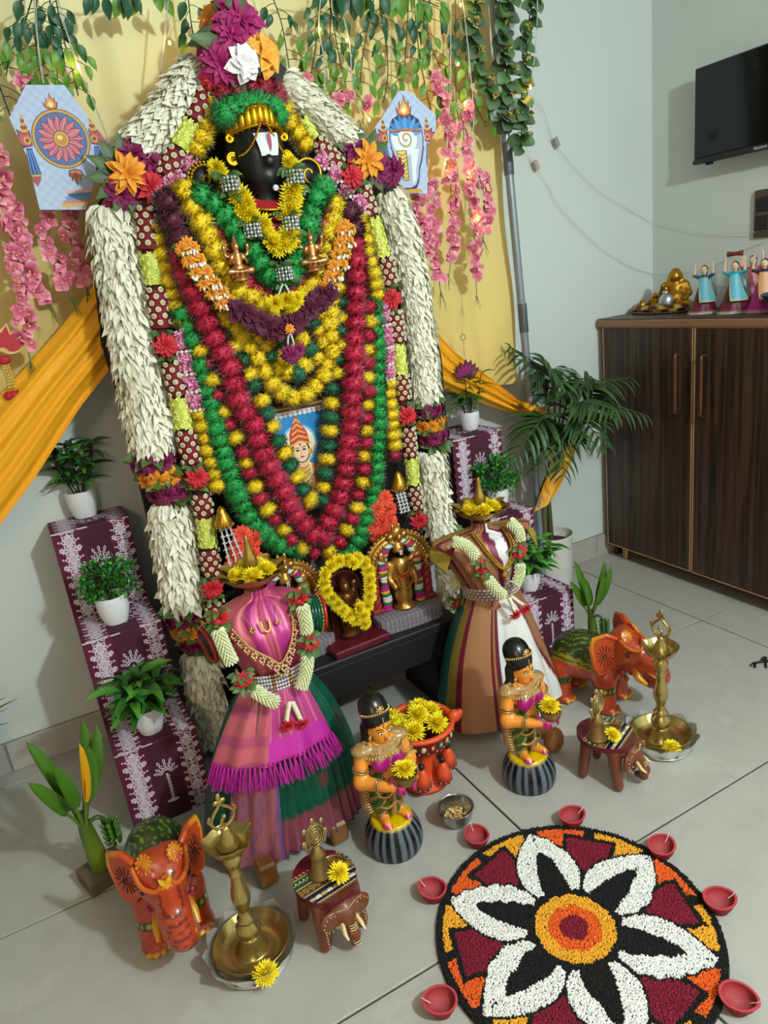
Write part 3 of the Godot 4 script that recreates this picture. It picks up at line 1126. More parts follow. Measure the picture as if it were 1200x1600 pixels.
func flower_mesh(c0: String, c1: String, rings: Array, ln: float, w: float, centre := "", tilt0 := 1.2, bend := 0.6, sharp := 0.6) -> M:
	# petals in rings around +z; rings: number of petals from the outside in
	var m := M.new()
	for j in rings.size():
		var f := 1.0 - 0.2 * j
		var tilt := tilt0 - 0.32 * j
		for i in rings[j]:
			var a: float = TAU * (i + 0.5 * (j % 2)) / rings[j] + rng.randf_range(-0.1, 0.1)
			var d := Vector3(cos(a) * sin(tilt), sin(a) * sin(tilt), cos(tilt) + rng.randf_range(-0.08, 0.08))
			m.leaf(Transform3D(look(d, Vector3(0, 0, 1)), Vector3(0, 0, 0.002 * j)), ln * f * rng.randf_range(0.9, 1.08), w * f, bend, 0.5, C(c0) * rng.randf_range(0.88, 1.08), C(c1) * rng.randf_range(0.92, 1.08), 4, sharp)
	if centre:
		m.col = C(centre)
		m.ell(Vector3(0, 0, ln * 0.1), Vector3(ln * 0.2, ln * 0.2, ln * 0.14), 10, 6)
	return m


func mum_mesh() -> ArrayMesh:
	# a yellow chrysanthemum with many narrow petals, about 1 across the radius
	if not cache.has("mum"):
		var m := M.new()
		for j in 7:
			var cnt: int = [20, 20, 19, 16, 13, 10, 6][j]
			var tilt: float = [1.72, 1.48, 1.22, 0.97, 0.72, 0.46, 0.2][j]
			for i in cnt:
				var a := TAU * (i + 0.5 * (j % 2)) / cnt + rng.randf_range(-0.1, 0.1)
				var d := Vector3(cos(a) * sin(tilt), sin(a) * sin(tilt), cos(tilt))
				m.leaf(Transform3D(look(d, Vector3(0, 0, 1)), d * 0.06), lerpf(0.95, 0.62, j / 6.0) * rng.randf_range(0.86, 1.06), 0.2, -0.45, 0.6, C("#f5cf08"), C("#ffe82a"), 3, 0.42)
		cache["mum"] = m.done()
	return cache["mum"]


func petal_run(p: Array, hw: float, dz: float, kind: String) -> M:
	# petals or florets set all round the visible half of a rope that follows p
	var m := M.new()
	var step: float = {"white": 0.0105, "pale": 0.011, "pink": 0.012}[kind]
	var pts := even(p, step)
	var n := pts.size()
	if kind != "white":
		m.col = C({"pale": "#c9d24e", "pink": "#d96a9f"}[kind])
		m.tube(p, hw * 0.8, 10)
	for j in n:
		var t: Vector3 = (pts[mini(j + 1, n - 1)] - pts[maxi(j - 1, 0)]).normalized()
		var s := t.cross(Vector3(0, 0, 1)).normalized()
		var cnt: int = {"white": 18, "pale": 5, "pink": 6}[kind]
		for i in cnt:
			var a := lerpf(-1.75, 1.75, (i + 0.5 * (j % 2) + rng.randf_range(-0.3, 0.3)) / cnt)
			var o := s * sin(a) + Vector3(0, 0, 1) * cos(a) * dz
			var at: Vector3 = pts[j] + o * hw * (0.5 if kind == "white" else 0.82) + t * rng.randf_range(-0.004, 0.004)
			if kind == "white":
				var d := (o.normalized() * 0.8 + t * rng.randf_range(0.3, 0.7) + rv(0.22)).normalized()
				var cw := C("#f6f2e2").lerp(C("#e6e0c4"), rng.randf() * 0.7)
				m.leaf(Transform3D(look(d, o), at), hw * rng.randf_range(0.52, 0.76), 0.0195, 0.9, 0.5, cw * 0.97, cw, 3, 0.34)
			elif kind == "pale":
				for q in 5:
					var b := TAU * q / 5 + i
					var bs := look(o.normalized(), t)
					m.leaf(Transform3D(look(bs * Vector3(cos(b), 0.55, sin(b)), o), at), 0.0085, 0.006, 0.5, 0.3, C("#d6de58"), C("#eef08a"), 2, 0.5)
			else:
				for q in 4:
					m.leaf(Transform3D(look((o.normalized() + rv(0.8)), rv(1)), at), 0.0135, 0.012, 0.9, 0.4, C("#e67fb0"), C("#f5b8d6") * rng.randf_range(0.85, 1.1), 2, 0.5)
	return m


func bud_run(p: Array, hw: float, t: Node3D) -> void:
	# maroon rope studded with greenish white buds
	var m := M.new()
	m.col = C("#7d1424")
	m.tube(p, hw * 0.86, 12)
	obj("red_band", m, mat(0.75), t)
	var b := M.new()
	var pts := even(p, 0.0155)
	for j in pts.size():
		var tt: Vector3 = (p[-1] - p[0]).normalized()
		var s := tt.cross(Vector3(0, 0, 1)).normalized()
		for i in 3:
			var a := lerpf(-1.2, 1.2, (i + 0.5 * (j % 2)) / 2.5)
			var o := s * sin(a) + Vector3(0, 0, 1) * cos(a)
			var at: Vector3 = pts[j] + o * hw * 0.9
			var bs := look(o, tt)
			b.lathe([0.0, -0.004, 0.0056, -0.002, 0.0072, 0.002, 0.0056, 0.0036, 0.003, 0.002, 0.0, 0.0042], 8, Transform3D(bs, at), [C("#5f7a34"), C("#8ea64e"), C("#e4e4b6"), C("#f3f0cf"), C("#8a7a3c"), C("#efe9c0")])
	stuff(obj("white_buds", b, mat(0.55), t))


func leaf_collar(at: Vector3, hw: float, t: Node3D, n := 9) -> void:
	var m := M.new()
	for i in n:
		var a := lerpf(-1.6, 1.6, (i + 0.5) / n)
		var d := Vector3(sin(a), rng.randf_range(-0.7, 0.5), cos(a) * 0.8)
		m.leaf(Transform3D(look(d, Vector3(0, 0.6, 1)), at + Vector3(sin(a), 0, cos(a)) * hw * 0.35), hw * 0.85, hw * 0.5, 0.8, 0.4, C("#2e4a1a"), C("#4f6d2a"), 3, 0.7)
	stuff(obj("leaf_collar", m, mat(0.5), t))


func put_flower(key: String, at: Vector3, r: float, t: Node3D, dir := Vector3(0, 0, 1), called := "cloth_flower") -> void:
	# one of a few shared flower heads, about 1 in radius, facing dir
	if not cache.has("fl" + key):
		var a: Array = {"purple": ["#5f0c38", "#8c1a58", [11, 10, 8, 5]], "orange": ["#d0710e", "#f0a02a", [9, 8, 6]], "red": ["#a8101c", "#cf2434", [9, 9, 7, 5]], "magenta": ["#7d0f4a", "#b3206f", [10, 9, 7, 4]], "white": ["#efe8ea", "#f7f0f0", [6, 5, 4]], "bigorange": ["#ee9a22", "#f7b548", [6, 5, 4]], "carnation": ["#c8301c", "#ee5236", [12, 11, 9, 7, 5]]}[key]
		var w: float = {"white": 0.75, "bigorange": 0.8, "carnation": 0.5}.get(key, 0.42)
		cache["fl" + key] = flower_mesh(a[0], a[1], a[2], 1.0, w, "", 1.35, 0.7, 0.55).done()
	obj(called, cache["fl" + key], mat(0.65, 0.0, {"backlight": Color(0.08, 0.04, 0.04)}), t, Transform3D((Basis(look(dir, Vector3.UP).x, look(dir, Vector3.UP).z, dir.normalized()) * Basis(Vector3(0, 0, 1), rng.randf() * TAU)).orthonormalized().scaled_local(Vector3.ONE * r), at))


func flower_band(at: Vector3, hw: float, t: Node3D, side := 1.0) -> void:
	# purple, orange and purple rows between leaf collars
	for j in 3:
		var y := 0.043 - j * 0.043
		leaf_collar(at + Vector3(side * -0.012 * (j - 1), y + 0.024, 0.0), hw * 1.05, t)
		for i in 4:
			var a := (i - 1.5) * 0.72
			put_flower("orange" if j == 1 else "purple", at + Vector3(sin(a) * hw * 0.85 - side * 0.012 * (j - 1), y, cos(a) * hw * 0.7), hw * 0.56, t, Vector3(sin(a), -0.25, cos(a)))
	leaf_collar(at + Vector3(side * -0.024, -0.068, 0.0), hw * 1.0, t)


func altar() -> void:
	bench()
	# dark arched backing panel
	var arch := PackedVector2Array()
	for q in pz(-2.02, [.262, .062, .254, 1.117, .245, 1.219, .286, 1.525, .411, 1.665, .665, 1.872, .796, 1.925, .873, 1.852, 1.061, 1.684, 1.207, 1.495, 1.27, 1.024, 1.261, .421]):
		arch.append(Vector2(q.x, q.y))
	var m := M.new()
	m.col = C("#160f10")
	m.ext(arch, 0.03, Transform3D(Basis(), Vector3(0, 0, -2.035)))
	single("backing_panel", m, mat(0.6), "dark brown arched panel behind the white petal garlands", "panel")
	idol()
	var v: Array
	# white petal garlands, left and right, with flower bands
	var t := thing("petal_garland", "thick white petal garland with flower bands down the altar's left side", "garland", Vector3.ZERO, 0, "white petal garlands framing the altar")
	for seg in [[pz(-1.93, [.613, 1.828, .549, 1.77, .495, 1.72, .43, 1.667]), 0.064], [pz(-1.95, [.333, 1.535, .322, 1.411, .318, 1.289, .314, 1.166, .311, 1.057, .303, .943]), 0.077], [pz(-1.95, [.314, .788, .301, .669, .29, .495]), 0.074], [pz(-1.95, [.299, .331, .284, .046]), 0.068]]:
		stuff(obj("white_petal_run", petal_run(seg[0], seg[1], 0.75, "white"), mat(0.6, 0.0, {"backlight": Color(0.1, 0.1, 0.08)}), t))
	flower_band(Vector3(.31, .863, -1.95), 0.066, t, -1.0)
	flower_band(Vector3(.297, .411, -1.95), 0.063, t, -1.0)
	corner_cluster([Vector3(.396, 1.643, -1.9), Vector3(.373, 1.597, -1.88), Vector3(.35, 1.558, -1.9), Vector3(.423, 1.567, -1.88)], t)
	t = thing("petal_garland", "thick white petal garland with flower bands down the altar's right side", "garland", Vector3.ZERO, 0, "white petal garlands framing the altar")
	for seg in [[pz(-1.93, [.811, 1.798, .887, 1.746, .929, 1.707, .977, 1.663]), 0.054], [pz(-1.95, [1.102, 1.527, 1.133, 1.408, 1.152, 1.256, 1.158, 1.064, 1.157, .92]), 0.06], [pz(-1.95, [1.149, .748, 1.152, .605, 1.161, .463]), 0.06], [pz(-1.95, [1.162, .338, 1.161, .18]), 0.05]]:
		stuff(obj("white_petal_run", petal_run(seg[0], seg[1], 0.75, "white"), mat(0.6, 0.0, {"backlight": Color(0.1, 0.1, 0.08)}), t))
	flower_band(Vector3(1.159, .835, -1.95), 0.055, t, -0.5)
	flower_band(Vector3(1.185, .395, -1.95), 0.05, t, -0.5)
	corner_cluster([Vector3(.98, 1.635, -1.9), Vector3(1.008, 1.602, -1.88), Vector3(1.044, 1.572, -1.9), Vector3(.954, 1.565, -1.88)], t)
	# bud columns
	var cols := [
		["left", 0.03, [["b", pz(-1.9, [.595, 1.763, .557, 1.708])], ["y", pz(-1.9, [.548, 1.697, .509, 1.65])], ["b", pz(-1.9, [.501, 1.639, .462, 1.59])], ["b", pz(-1.9, [.401, 1.52, .389, 1.43])], ["y", pz(-1.9, [.388, 1.42, .385, 1.348])], ["b", pz(-1.9, [.384, 1.336, .38, 1.245])], ["f", Vector3(.376, 1.202, -1.87)], ["b", pz(-1.9, [.384, 1.157, .388, 1.074])], ["y", pz(-1.9, [.386, 1.066, .383, .989])], ["b", pz(-1.9, [.384, .978, .384, .894])], ["f", Vector3(.384, .855, -1.87)], ["b", pz(-1.9, [.388, .802, .387, .743])], ["y", pz(-1.9, [.387, .734, .38, .654])], ["b", pz(-1.9, [.379, .641, .376, .574])], ["f", Vector3(.363, .539, -1.87)], ["b", pz(-1.9, [.363, .489, .357, .4])]]],
		["right", 0.025, [["y", pz(-1.9, [.836, 1.703, .865, 1.66])], ["b", pz(-1.9, [.872, 1.654, .926, 1.596])], ["f", Vector3(.946, 1.56, -1.86)], ["b", pz(-1.9, [.988, 1.532, 1.009, 1.465])], ["y", pz(-1.9, [1.013, 1.453, 1.034, 1.355])], ["b", pz(-1.9, [1.037, 1.344, 1.046, 1.271])], ["f", Vector3(1.029, 1.236, -1.87)], ["b", pz(-1.9, [1.047, 1.197, 1.049, 1.112])], ["y", pz(-1.9, [1.047, 1.101, 1.046, 1.022])], ["b", pz(-1.9, [1.046, 1.01, 1.046, .941])], ["f", Vector3(1.037, .894, -1.87)], ["b", pz(-1.9, [1.048, .849, 1.047, .764])], ["y", pz(-1.9, [1.048, .753, 1.047, .672])], ["b", pz(-1.9, [1.045, .66, 1.05, .588])], ["f", Vector3(1.036, .556, -1.87)]]]]
	for c in cols:
		t = thing("bud_garland", "narrow garland of maroon bands with white buds on the altar's %s side" % c[0], "garland", Vector3.ZERO, 0, "bud studded garlands")
		var cord := []
		for s in c[2]:
			cord.append_array([s[1]] if s[1] is Vector3 else [s[1][0], s[1][-1]])
		var cm := M.new()
		cm.col = C("#4a1018")
		cm.tube(cord.map(func(q): return Vector3(q.x, q.y, -1.905)), c[1] * 0.7, 8)
		obj("cord", cm, mat(0.8), t)
		for s in c[2]:
			if s[0] == "b":
				bud_run(s[1], c[1], t)
			elif s[0] == "y":
				stuff(obj("pale_yellow_florets", petal_run(s[1], c[1], 0.9, "pale"), mat(0.6), t))
			else:
				leaf_collar(s[1] + Vector3(0, 0.03, -0.02), 0.03, t, 5)
				leaf_collar(s[1] + Vector3(0, -0.03, -0.02), 0.03, t, 5)
				put_flower("red", s[1], 0.037, t)
	for c in [["left", [pz(-1.885, [.532, 1.614, .512, 1.591]), pz(-1.885, [.494, 1.581, .457, 1.554]), pz(-1.885, [.447, 1.549, .421, 1.525]), pz(-1.885, [.419, 1.231, .42, 1.187]), pz(-1.885, [.421, 1.176, .421, 1.13]), pz(-1.885, [.422, 1.119, .425, 1.084]), pz(-1.885, [.424, 1.074, .424, 1.037])]], ["right", [pz(-1.885, [.859, 1.616, .881, 1.589]), pz(-1.885, [.89, 1.579, .913, 1.556]), pz(-1.885, [.926, 1.545, .946, 1.518]), pz(-1.885, [.954, 1.506, .971, 1.476]), pz(-1.885, [.995, 1.218, .997, 1.173]), pz(-1.885, [.997, 1.16, .995, 1.109]), pz(-1.885, [.995, 1.096, .992, 1.062]), pz(-1.885, [.991, 1.051, .991, 1.017])]]]:
		t = thing("ruffle_garland", "pink ruffled segments of a thin garland, altar's %s side" % c[0], "garland", Vector3.ZERO, 0, "pink ruffled garlands")
		for s in c[1]:
			stuff(obj("pink_ruffle", petal_run(s, 0.021, 0.9, "pink"), mat(0.65), t))
		var w := M.new()
		w.col = C("#e8e4d0")
		for s in c[1]:
			for k in 5:
				var a := (k - 2) * 0.6
				w.ell(s[-1] + Vector3(sin(a) * 0.02, -0.006, cos(a) * 0.02), Vector3(0.006, 0.005, 0.006), 6, 4)
		stuff(obj("white_beads", w, mat(0.6), t))
	# outer yellow chains
	poms("pompom_garland", even(spl(pz(-1.89, [.614, 1.746, .581, 1.691, .547, 1.643])), 0.03), "Y", 0.0335, "short yellow pompom chain left of the idol's head", 0.8)
	poms("pompom_garland", even(spl(pz(-1.89, [.774, 1.752, .807, 1.689, .845, 1.631])), 0.03), "Y", 0.0335, "short yellow pompom chain right of the idol's head", 0.8)
	poms("pompom_garland", even(spl(pz(-1.89, [.418, 1.483, .419, 1.397, .423, 1.328, .428, 1.255])), 0.032), "Y", 0.0335, "yellow pompom chain at upper left, beside the maroon one", 0.8)
	poms("pompom_garland", even(spl(pz(-1.89, [.967, 1.46, .976, 1.385, .988, 1.298, .996, 1.236])), 0.03), "Y", 0.03, "yellow pompom chain at upper right, inside the bud column", 0.8)
	poms("pompom_garland", even(spl(pz(-1.89, [.428, 1.02, .43, .942, .435, .87, .435, .794])), 0.0335), "YYYYYYYC", 0.033, "yellow pompom chain at lower left with red end", 0.8)
	poms("pompom_garland", even(spl(pz(-1.89, [.995, 1.001, .991, .921, .989, .822, .982, .755])), 0.0315), "YYYYYYYC", 0.031, "yellow pompom chain at lower right with red end", 0.8)
	# green outer V
	poms("pompom_garland", even(spl(pz(-1.88, [.433, 1.273, .446, 1.192, .457, 1.046, .462, .931, .476, .82, .504, .707, .564, .616, .636, .568])), 0.033), "g", 0.0385, "left half of the bright green outer pompom garland", 0.9)
	poms("pompom_garland", even(spl(pz(-1.88, [.974, 1.22, .966, 1.119, .954, 1.005, .936, .88, .918, .78, .889, .671, .844, .588, .793, .521, .754, .52])), 0.033), "g", 0.036, "right half of the bright green outer pompom garland", 0.9)
	# red and yellow
	v = pz(-1.87, [.457, 1.179, .467, 1.145, .473, 1.101, .479, 1.06, .484, 1.015, .494, .978, .505, .941, .519, .899, .522, .868, .526, .84, .532, .796, .542, .76, .555, .724, .574, .691, .591, .653, .61, .616, .638, .584, .671, .56, .717, .545, .756, .566, .782, .598, .804, .629, .824, .658, .836, .695, .856, .73, .866, .768, .873, .805, .883, .842, .888, .88, .896, .916, .903, .953, .909, .991, .914, 1.031, .92, 1.072, .928, 1.107, .933, 1.146, .943, 1.184, .948, 1.223])
	poms("pompom_garland", v, "YR", 0.0335, "long V garland of alternating yellow and crimson pompoms", 0.74)
	# big red with maroon shoulders
	t = poms("pompom_garland", even(spl(pz(-1.845, [.443, 1.527, .445, 1.478, .453, 1.434, .455, 1.357, .471, 1.286, .492, 1.202, .518, 1.121, .524, 1.037, .55, .975, .565, .88, .597, .785, .621, .703, .659, .645, .688, .603, .728, .659, .775, .722, .805, .811, .834, .909, .854, 1.012, .871, 1.099, .891, 1.196, .905, 1.288, .918, 1.373, .92, 1.426, .915, 1.483])), 0.041), "RRRRRRRRRRRRRRRRRRRRRRRRRRRRRRRRRRRRRRRRRRRRRRRRRRRRRRRRRR", 0.0415, "longest crimson pompom garland, hanging in a deep V", 0.88)
	var kids := t.get_children()
	for k in [1, 2, 3, kids.size() - 1, kids.size() - 2]:
		kids[k].mesh = pom("M")
	# green and yellow inner
	v = pz(-1.865, [.528, 1.255, .532, 1.216, .538, 1.173, .554, 1.138, .569, 1.098, .576, 1.067, .589, 1.023, .597, .986, .605, .949, .616, .906, .629, .87, .64, .832, .653, .796, .665, .755, .681, .718, .72, .706, .732, .744, .744, .783, .757, .823, .765, .861, .776, .903, .785, .939, .794, .979, .804, 1.019, .815, 1.061, .83, 1.096, .842, 1.133, .851, 1.17, .859, 1.205, .861, 1.246, .869, 1.284, .884, 1.316])
	poms("pompom_garland", v, "YG", 0.034, "inner V garland of alternating yellow and dark green pompoms", 0.7)
	v = pz(-1.86, [.533, 1.244, .552, 1.222, .568, 1.197, .584, 1.168, .598, 1.136, .611, 1.1, .628, 1.066, .65, 1.035, .681, 1.015, .718, 1.019, .749, 1.035, .779, 1.062, .799, 1.087, .812, 1.12, .816, 1.161, .816, 1.196, .826, 1.225, .839, 1.254])
	poms("pompom_garland", v, "Y", 0.032, "yellow pompom garland ending just above the blue framed picture")
	v = pz(-1.868, [.574, 1.238, .592, 1.216, .619, 1.219, .607, 1.184, .627, 1.163, .64, 1.134, .65, 1.1, .675, 1.086, .704, 1.079, .73, 1.096, .752, 1.134, .772, 1.108, .793, 1.149, .771, 1.207, .792, 1.183, .799, 1.222, .683, 1.173, .7, 1.14, .732, 1.166, .654, 1.194, .669, 1.124, .638, 1.175])
	poms("pompom_garland", v, "YYGYYGYYGYGYYGYYGYYYYY", 0.031, "yellow and green pompom cluster over the idol's belly")
	# neck chains
	poms("pompom_garland", even(spl(pz(-1.845, [.532, 1.508, .544, 1.463, .557, 1.407, .58, 1.355, .616, 1.317, .664, 1.294, .71, 1.301, .75, 1.326, .787, 1.361, .819, 1.41, .845, 1.487])), 0.032), "R", 0.034, "crimson pompom neck chain beneath the bright green one")
	poms("pompom_garland", even(spl(pz(-1.835, [.484, 1.545, .498, 1.502, .514, 1.465, .527, 1.415, .541, 1.363, .569, 1.314, .603, 1.285, .636, 1.255, .669, 1.233, .738, 1.275, .787, 1.308, .811, 1.351, .831, 1.393, .849, 1.439, .869, 1.492, .877, 1.523])), 0.036), "Y", 0.039, "wide yellow pompom neck chain over the crimson one", 0.9)
	poms("pompom_garland", even(spl(pz(-1.82, [.515, 1.533, .553, 1.505, .574, 1.47, .596, 1.432, .617, 1.397, .638, 1.363, .658, 1.331, .69, 1.325, .73, 1.349, .754, 1.384, .772, 1.428, .793, 1.472, .82, 1.516, .851, 1.54])), 0.034), "g", 0.04, "bright green pompom neck chain", 0.9)
	poms("pompom_garland", pz(-1.83, [.696, 1.473, .685, 1.449, .694, 1.424]), "C", 0.026, "small crimson pompoms below the idol's neck")
	# crown pompoms
	poms("pompom_garland", pz(-1.84, [.615, 1.71, .636, 1.721, .662, 1.723, .689, 1.725, .711, 1.725, .737, 1.719, .748, 1.705]), "ggggggg", 0.038, "bright green pompoms lying over the idol's crown")
	poms("pompom_garland", pz(-1.87, [.63, 1.755, .664, 1.766, .701, 1.774, .737, 1.771, .764, 1.754]), "C", 0.037, "crimson pompoms above the green crown pompoms")
	chrysanthemum_chain()
	orange_garland()
	peak()
	# little gold seated figures
	var g := seated_figure("seated_figurine", "#c98f5a", Vector3(.57, 1.33, -1.79), 0.11, "gold seated figurine on lotus, pinned left over the neck chains", "gold seated figurines pinned to the garlands")
	dup(g, Vector3(.768, 1.333, -1.79), -0.2, "gold seated figurine on lotus, pinned right over the neck chains")
	# orange carnations behind the lower ends
	for c in [["left", pz(-1.86, [.469, .672, .506, .65, .451, .636, .485, .61, .463, .582, .501, .582, .436, .598])], ["right", pz(-1.86, [.918, .666, .892, .636, .93, .626, .903, .592, .876, .587, .93, .587, .884, .551, .911, .552])]]:
		t = thing("carnation_cluster", "orange red carnation cluster at the %s end of the green garland" % c[0], "flowers", Vector3.ZERO, 0, "carnation clusters")
		for q in c[1]:
			put_flower("carnation", q, 0.034, t, Vector3(rng.randf_range(-0.4, 0.4), rng.randf_range(-0.2, 0.5), 1), "carnation")
	bell(Vector3(.423, .743, -1.85), 0.17, "gold bell drop with three white strings, left of the carnations")
	bell(Vector3(.968, .713, -1.85), 0.1, "gold bell drop with three white strings above the right shrine")
	picture()


func corner_cluster(at: Array, t: Node3D) -> void:
	for k in 12:
		var m := M.new()
		var a := TAU * k / 12
		m.leaf(Transform3D(look(Vector3(cos(a), sin(a), 0.4), Vector3(0, 0, 1)), at[1] + Vector3(0, 0, -0.03)), 0.095, 0.04, 0.5, 0.3, C("#2c4420"), C("#4a6130"), 4)
		obj("leaf", m, mat(0.5), t)
	put_flower("purple", at[0], 0.055, t, Vector3(-0.1, 0.5, 1))
	put_flower("purple", at[0] + Vector3(0.045, -0.02, 0), 0.05, t, Vector3(0.4, 0.4, 1))
	put_flower("purple", at[2], 0.055, t, Vector3(-0.2, -0.4, 1))
	put_flower("purple", at[2] + Vector3(0.05, 0.0, 0.0), 0.05, t, Vector3(0.2, -0.5, 1))
	put_flower("orange", at[1], 0.055, t, Vector3(-0.1, 0.0, 1))
	put_flower("red", at[3], 0.045, t, Vector3(0.2, 0, 1))


func peak() -> void:
	var t := thing("peak_bouquet", "bouquet of large magenta, white and orange cloth flowers on the altar's peak", "bouquet")
	for f in [["magenta", Vector3(.696, 1.908, -1.85), 0.075, Vector3(0.1, 0.3, 1)], ["magenta", Vector3(.664, 1.878, -1.84), 0.055, Vector3(-0.2, 0.0, 1)], ["magenta", Vector3(.624, 1.871, -1.88), 0.05, Vector3(-0.8, 0.2, 0.8)], ["magenta", Vector3(.627, 1.812, -1.84), 0.058, Vector3(-0.3, -0.3, 1)], ["orange", Vector3(.648, 1.925, -1.9), 0.05, Vector3(-0.7, 0.3, 0.7)], ["white", Vector3(.679, 1.812, -1.82), 0.05, Vector3(0.1, -0.2, 1)], ["bigorange", Vector3(.738, 1.835, -1.84), 0.06, Vector3(0.4, 0.1, 1)], ["red", Vector3(.609, 1.79, -1.86), 0.04, Vector3(-0.5, -0.4, 1)]]:
		put_flower(f[0], f[1], f[2], t, f[3])
	for k in 16:
		var m := M.new()
		var a := TAU * k / 16 + 0.2
		m.leaf(Transform3D(look(Vector3(cos(a) * 0.7, sin(a), 0.3 * sin(k * 2.0)), Vector3(0, 0, 1)), Vector3(.664, 1.866, -1.87) + Vector3(0.02 * cos(a * 3), 0.05 * sin(a * 2), 0.02)), 0.09, 0.04, 0.5, 0.3, C("#33461f"), C("#56703a"), 4)
		obj("leaf", m, mat(0.5), t)


func chrysanthemum_chain() -> void:
	var t := thing("chrysanthemum_garland", "yellow chrysanthemum garland with silver bead balls at the idol's neck", "garland")
	for q in pz(-1.82, [.567, 1.592, .573, 1.58, .755, 1.595, .763, 1.583]):
		obj("chrysanthemum", mum_mesh(), mat(0.6), t, Transform3D(Basis.from_euler(rv(0.5)).scaled(Vector3.ONE * 0.025), q))
	for q in pz(-1.8, [.605, 1.524, .612, 1.507, .614, 1.486, .625, 1.471, .648, 1.455, .654, 1.434, .667, 1.412, .682, 1.401, .701, 1.409, .715, 1.429, .714, 1.417, .744, 1.528, .737, 1.508, .73, 1.487]):
		obj("chrysanthemum", mum_mesh(), mat(0.6), t, Transform3D(Basis.from_euler(Vector3(rng.randf_range(-0.5, 0.5), rng.randf_range(-0.5, 0.5), rng.randf() * 6)).scaled(Vector3.ONE * 0.034), q + Vector3(0, 0, rng.randf_range(-0.006, 0.006))))
	for q in pz(-1.795, [.585, 1.55, .621, 1.443, .752, 1.557, .722, 1.452, .684, 1.336]):
		leaf_collar(q + Vector3(-0.004, 0.02, -0.01), 0.036, t, 6)
		leaf_collar(q + Vector3(0.004, -0.02, -0.01), 0.036, t, 6)
		var m := M.new()
		for j in 4:
			for i in 7:
				m.col = C("#d8dcd8") if (i + j) % 2 else C("#9fa3a0")
				var a := (i - 3) * 0.42
				m.ell(q + Vector3(sin(a) * 0.021, (j - 1.5) * 0.0085, cos(a) * 0.02), Vector3.ONE * 0.0046, 6, 4)
		stuff(obj("silver_bead_ball", m, mat(0.3, 0.7), t))
	var s := M.new()
	s.col = C("#d9dad2")
	for e in [pz(-1.785, [.673, 1.311, .661, 1.292, .649, 1.275]), pz(-1.785, [.681, 1.31, .688, 1.289, .693, 1.26])]:
		for q in even(spl(e), 0.006):
			s.ell(q, Vector3.ONE * 0.0036, 6, 4)
	stuff(obj("bead_string", s, mat(0.4), t))
	for q in [Vector3(.644, 1.269, -1.78), Vector3(.688, 1.26, -1.78), Vector3(.675, 1.274, -1.775), Vector3(.702, 1.271, -1.785)]:
		obj("chrysanthemum", mum_mesh(), mat(0.6), t, Transform3D(Basis.from_euler(rv(0.5)).scaled(Vector3.ONE * 0.026), q))


func orange_garland() -> void:
	var t := thing("orange_flower_garland", "short garland of orange flowers with a maroon petal loop and tassel", "garland")
	for side in 2:
		var a: Array = even(spl(pz(-1.795, [.456, 1.421, .468, 1.388, .482, 1.355, .502, 1.323, .52, 1.294, .542, 1.27]) if side == 0 else pz(-1.795, [.874, 1.429, .863, 1.397, .847, 1.364, .831, 1.334, .806, 1.301, .782, 1.278])), 0.03)
		for q in a:
			leaf_collar(q + Vector3(0, 0, -0.02), 0.034, t, 6)
			for k in 3:
				put_flower("orange", q + Vector3((k - 1) * 0.016, (k % 2) * 0.012 - 0.004, 0.004), 0.02, t, Vector3((k - 1) * 0.5, 0, 1))
			var w := M.new()
			w.col = C("#efeadb")
			for k in 8:
				w.ell(q + Vector3(rng.randf_range(-0.026, 0.026), -0.014 + rng.randf_range(-0.004, 0.004), 0.012), Vector3(0.0035, 0.005, 0.0035), 6, 4)
			stuff(obj("white_buds", w, mat(0.6), t))
	var loop := spl(pz(-1.79, [.543, 1.266, .59, 1.232, .629, 1.211, .661, 1.204, .701, 1.221, .735, 1.242, .796, 1.276]))
	var m := M.new()
	for q in even(loop, 0.0085):
		for k in 9:
			var d := rdir()
			d.z = absf(d.z)
			m.leaf(Transform3D(look(d, Vector3(0, 0, 1)), q + d * 0.006), 0.03, 0.02, 0.9, 0.4, C("#3f0c24"), C("#5e1433"), 3, 0.6)
	stuff(obj("maroon_petal_loop", m, mat(0.7), t))
	var s := M.new()
	s.col = C("#dcdcd4")
	for e in [pz(-1.775, [.666, 1.193, .66, 1.173, .657, 1.153]), pz(-1.775, [.671, 1.193, .674, 1.171, .678, 1.151])]:
		for q in even(spl(e), 0.006):
			s.ell(q, Vector3.ONE * 0.0034, 6, 4)
	stuff(obj("bead_string", s, mat(0.4), t))
	for q in [Vector3(.655, 1.142, -1.775), Vector3(.684, 1.145, -1.775), Vector3(.662, 1.136, -1.765)]:
		put_flower("purple", q, 0.026, t, Vector3(0, -0.3, 1))
	put_flower("orange", Vector3(.667, 1.203, -1.765), 0.016, t)


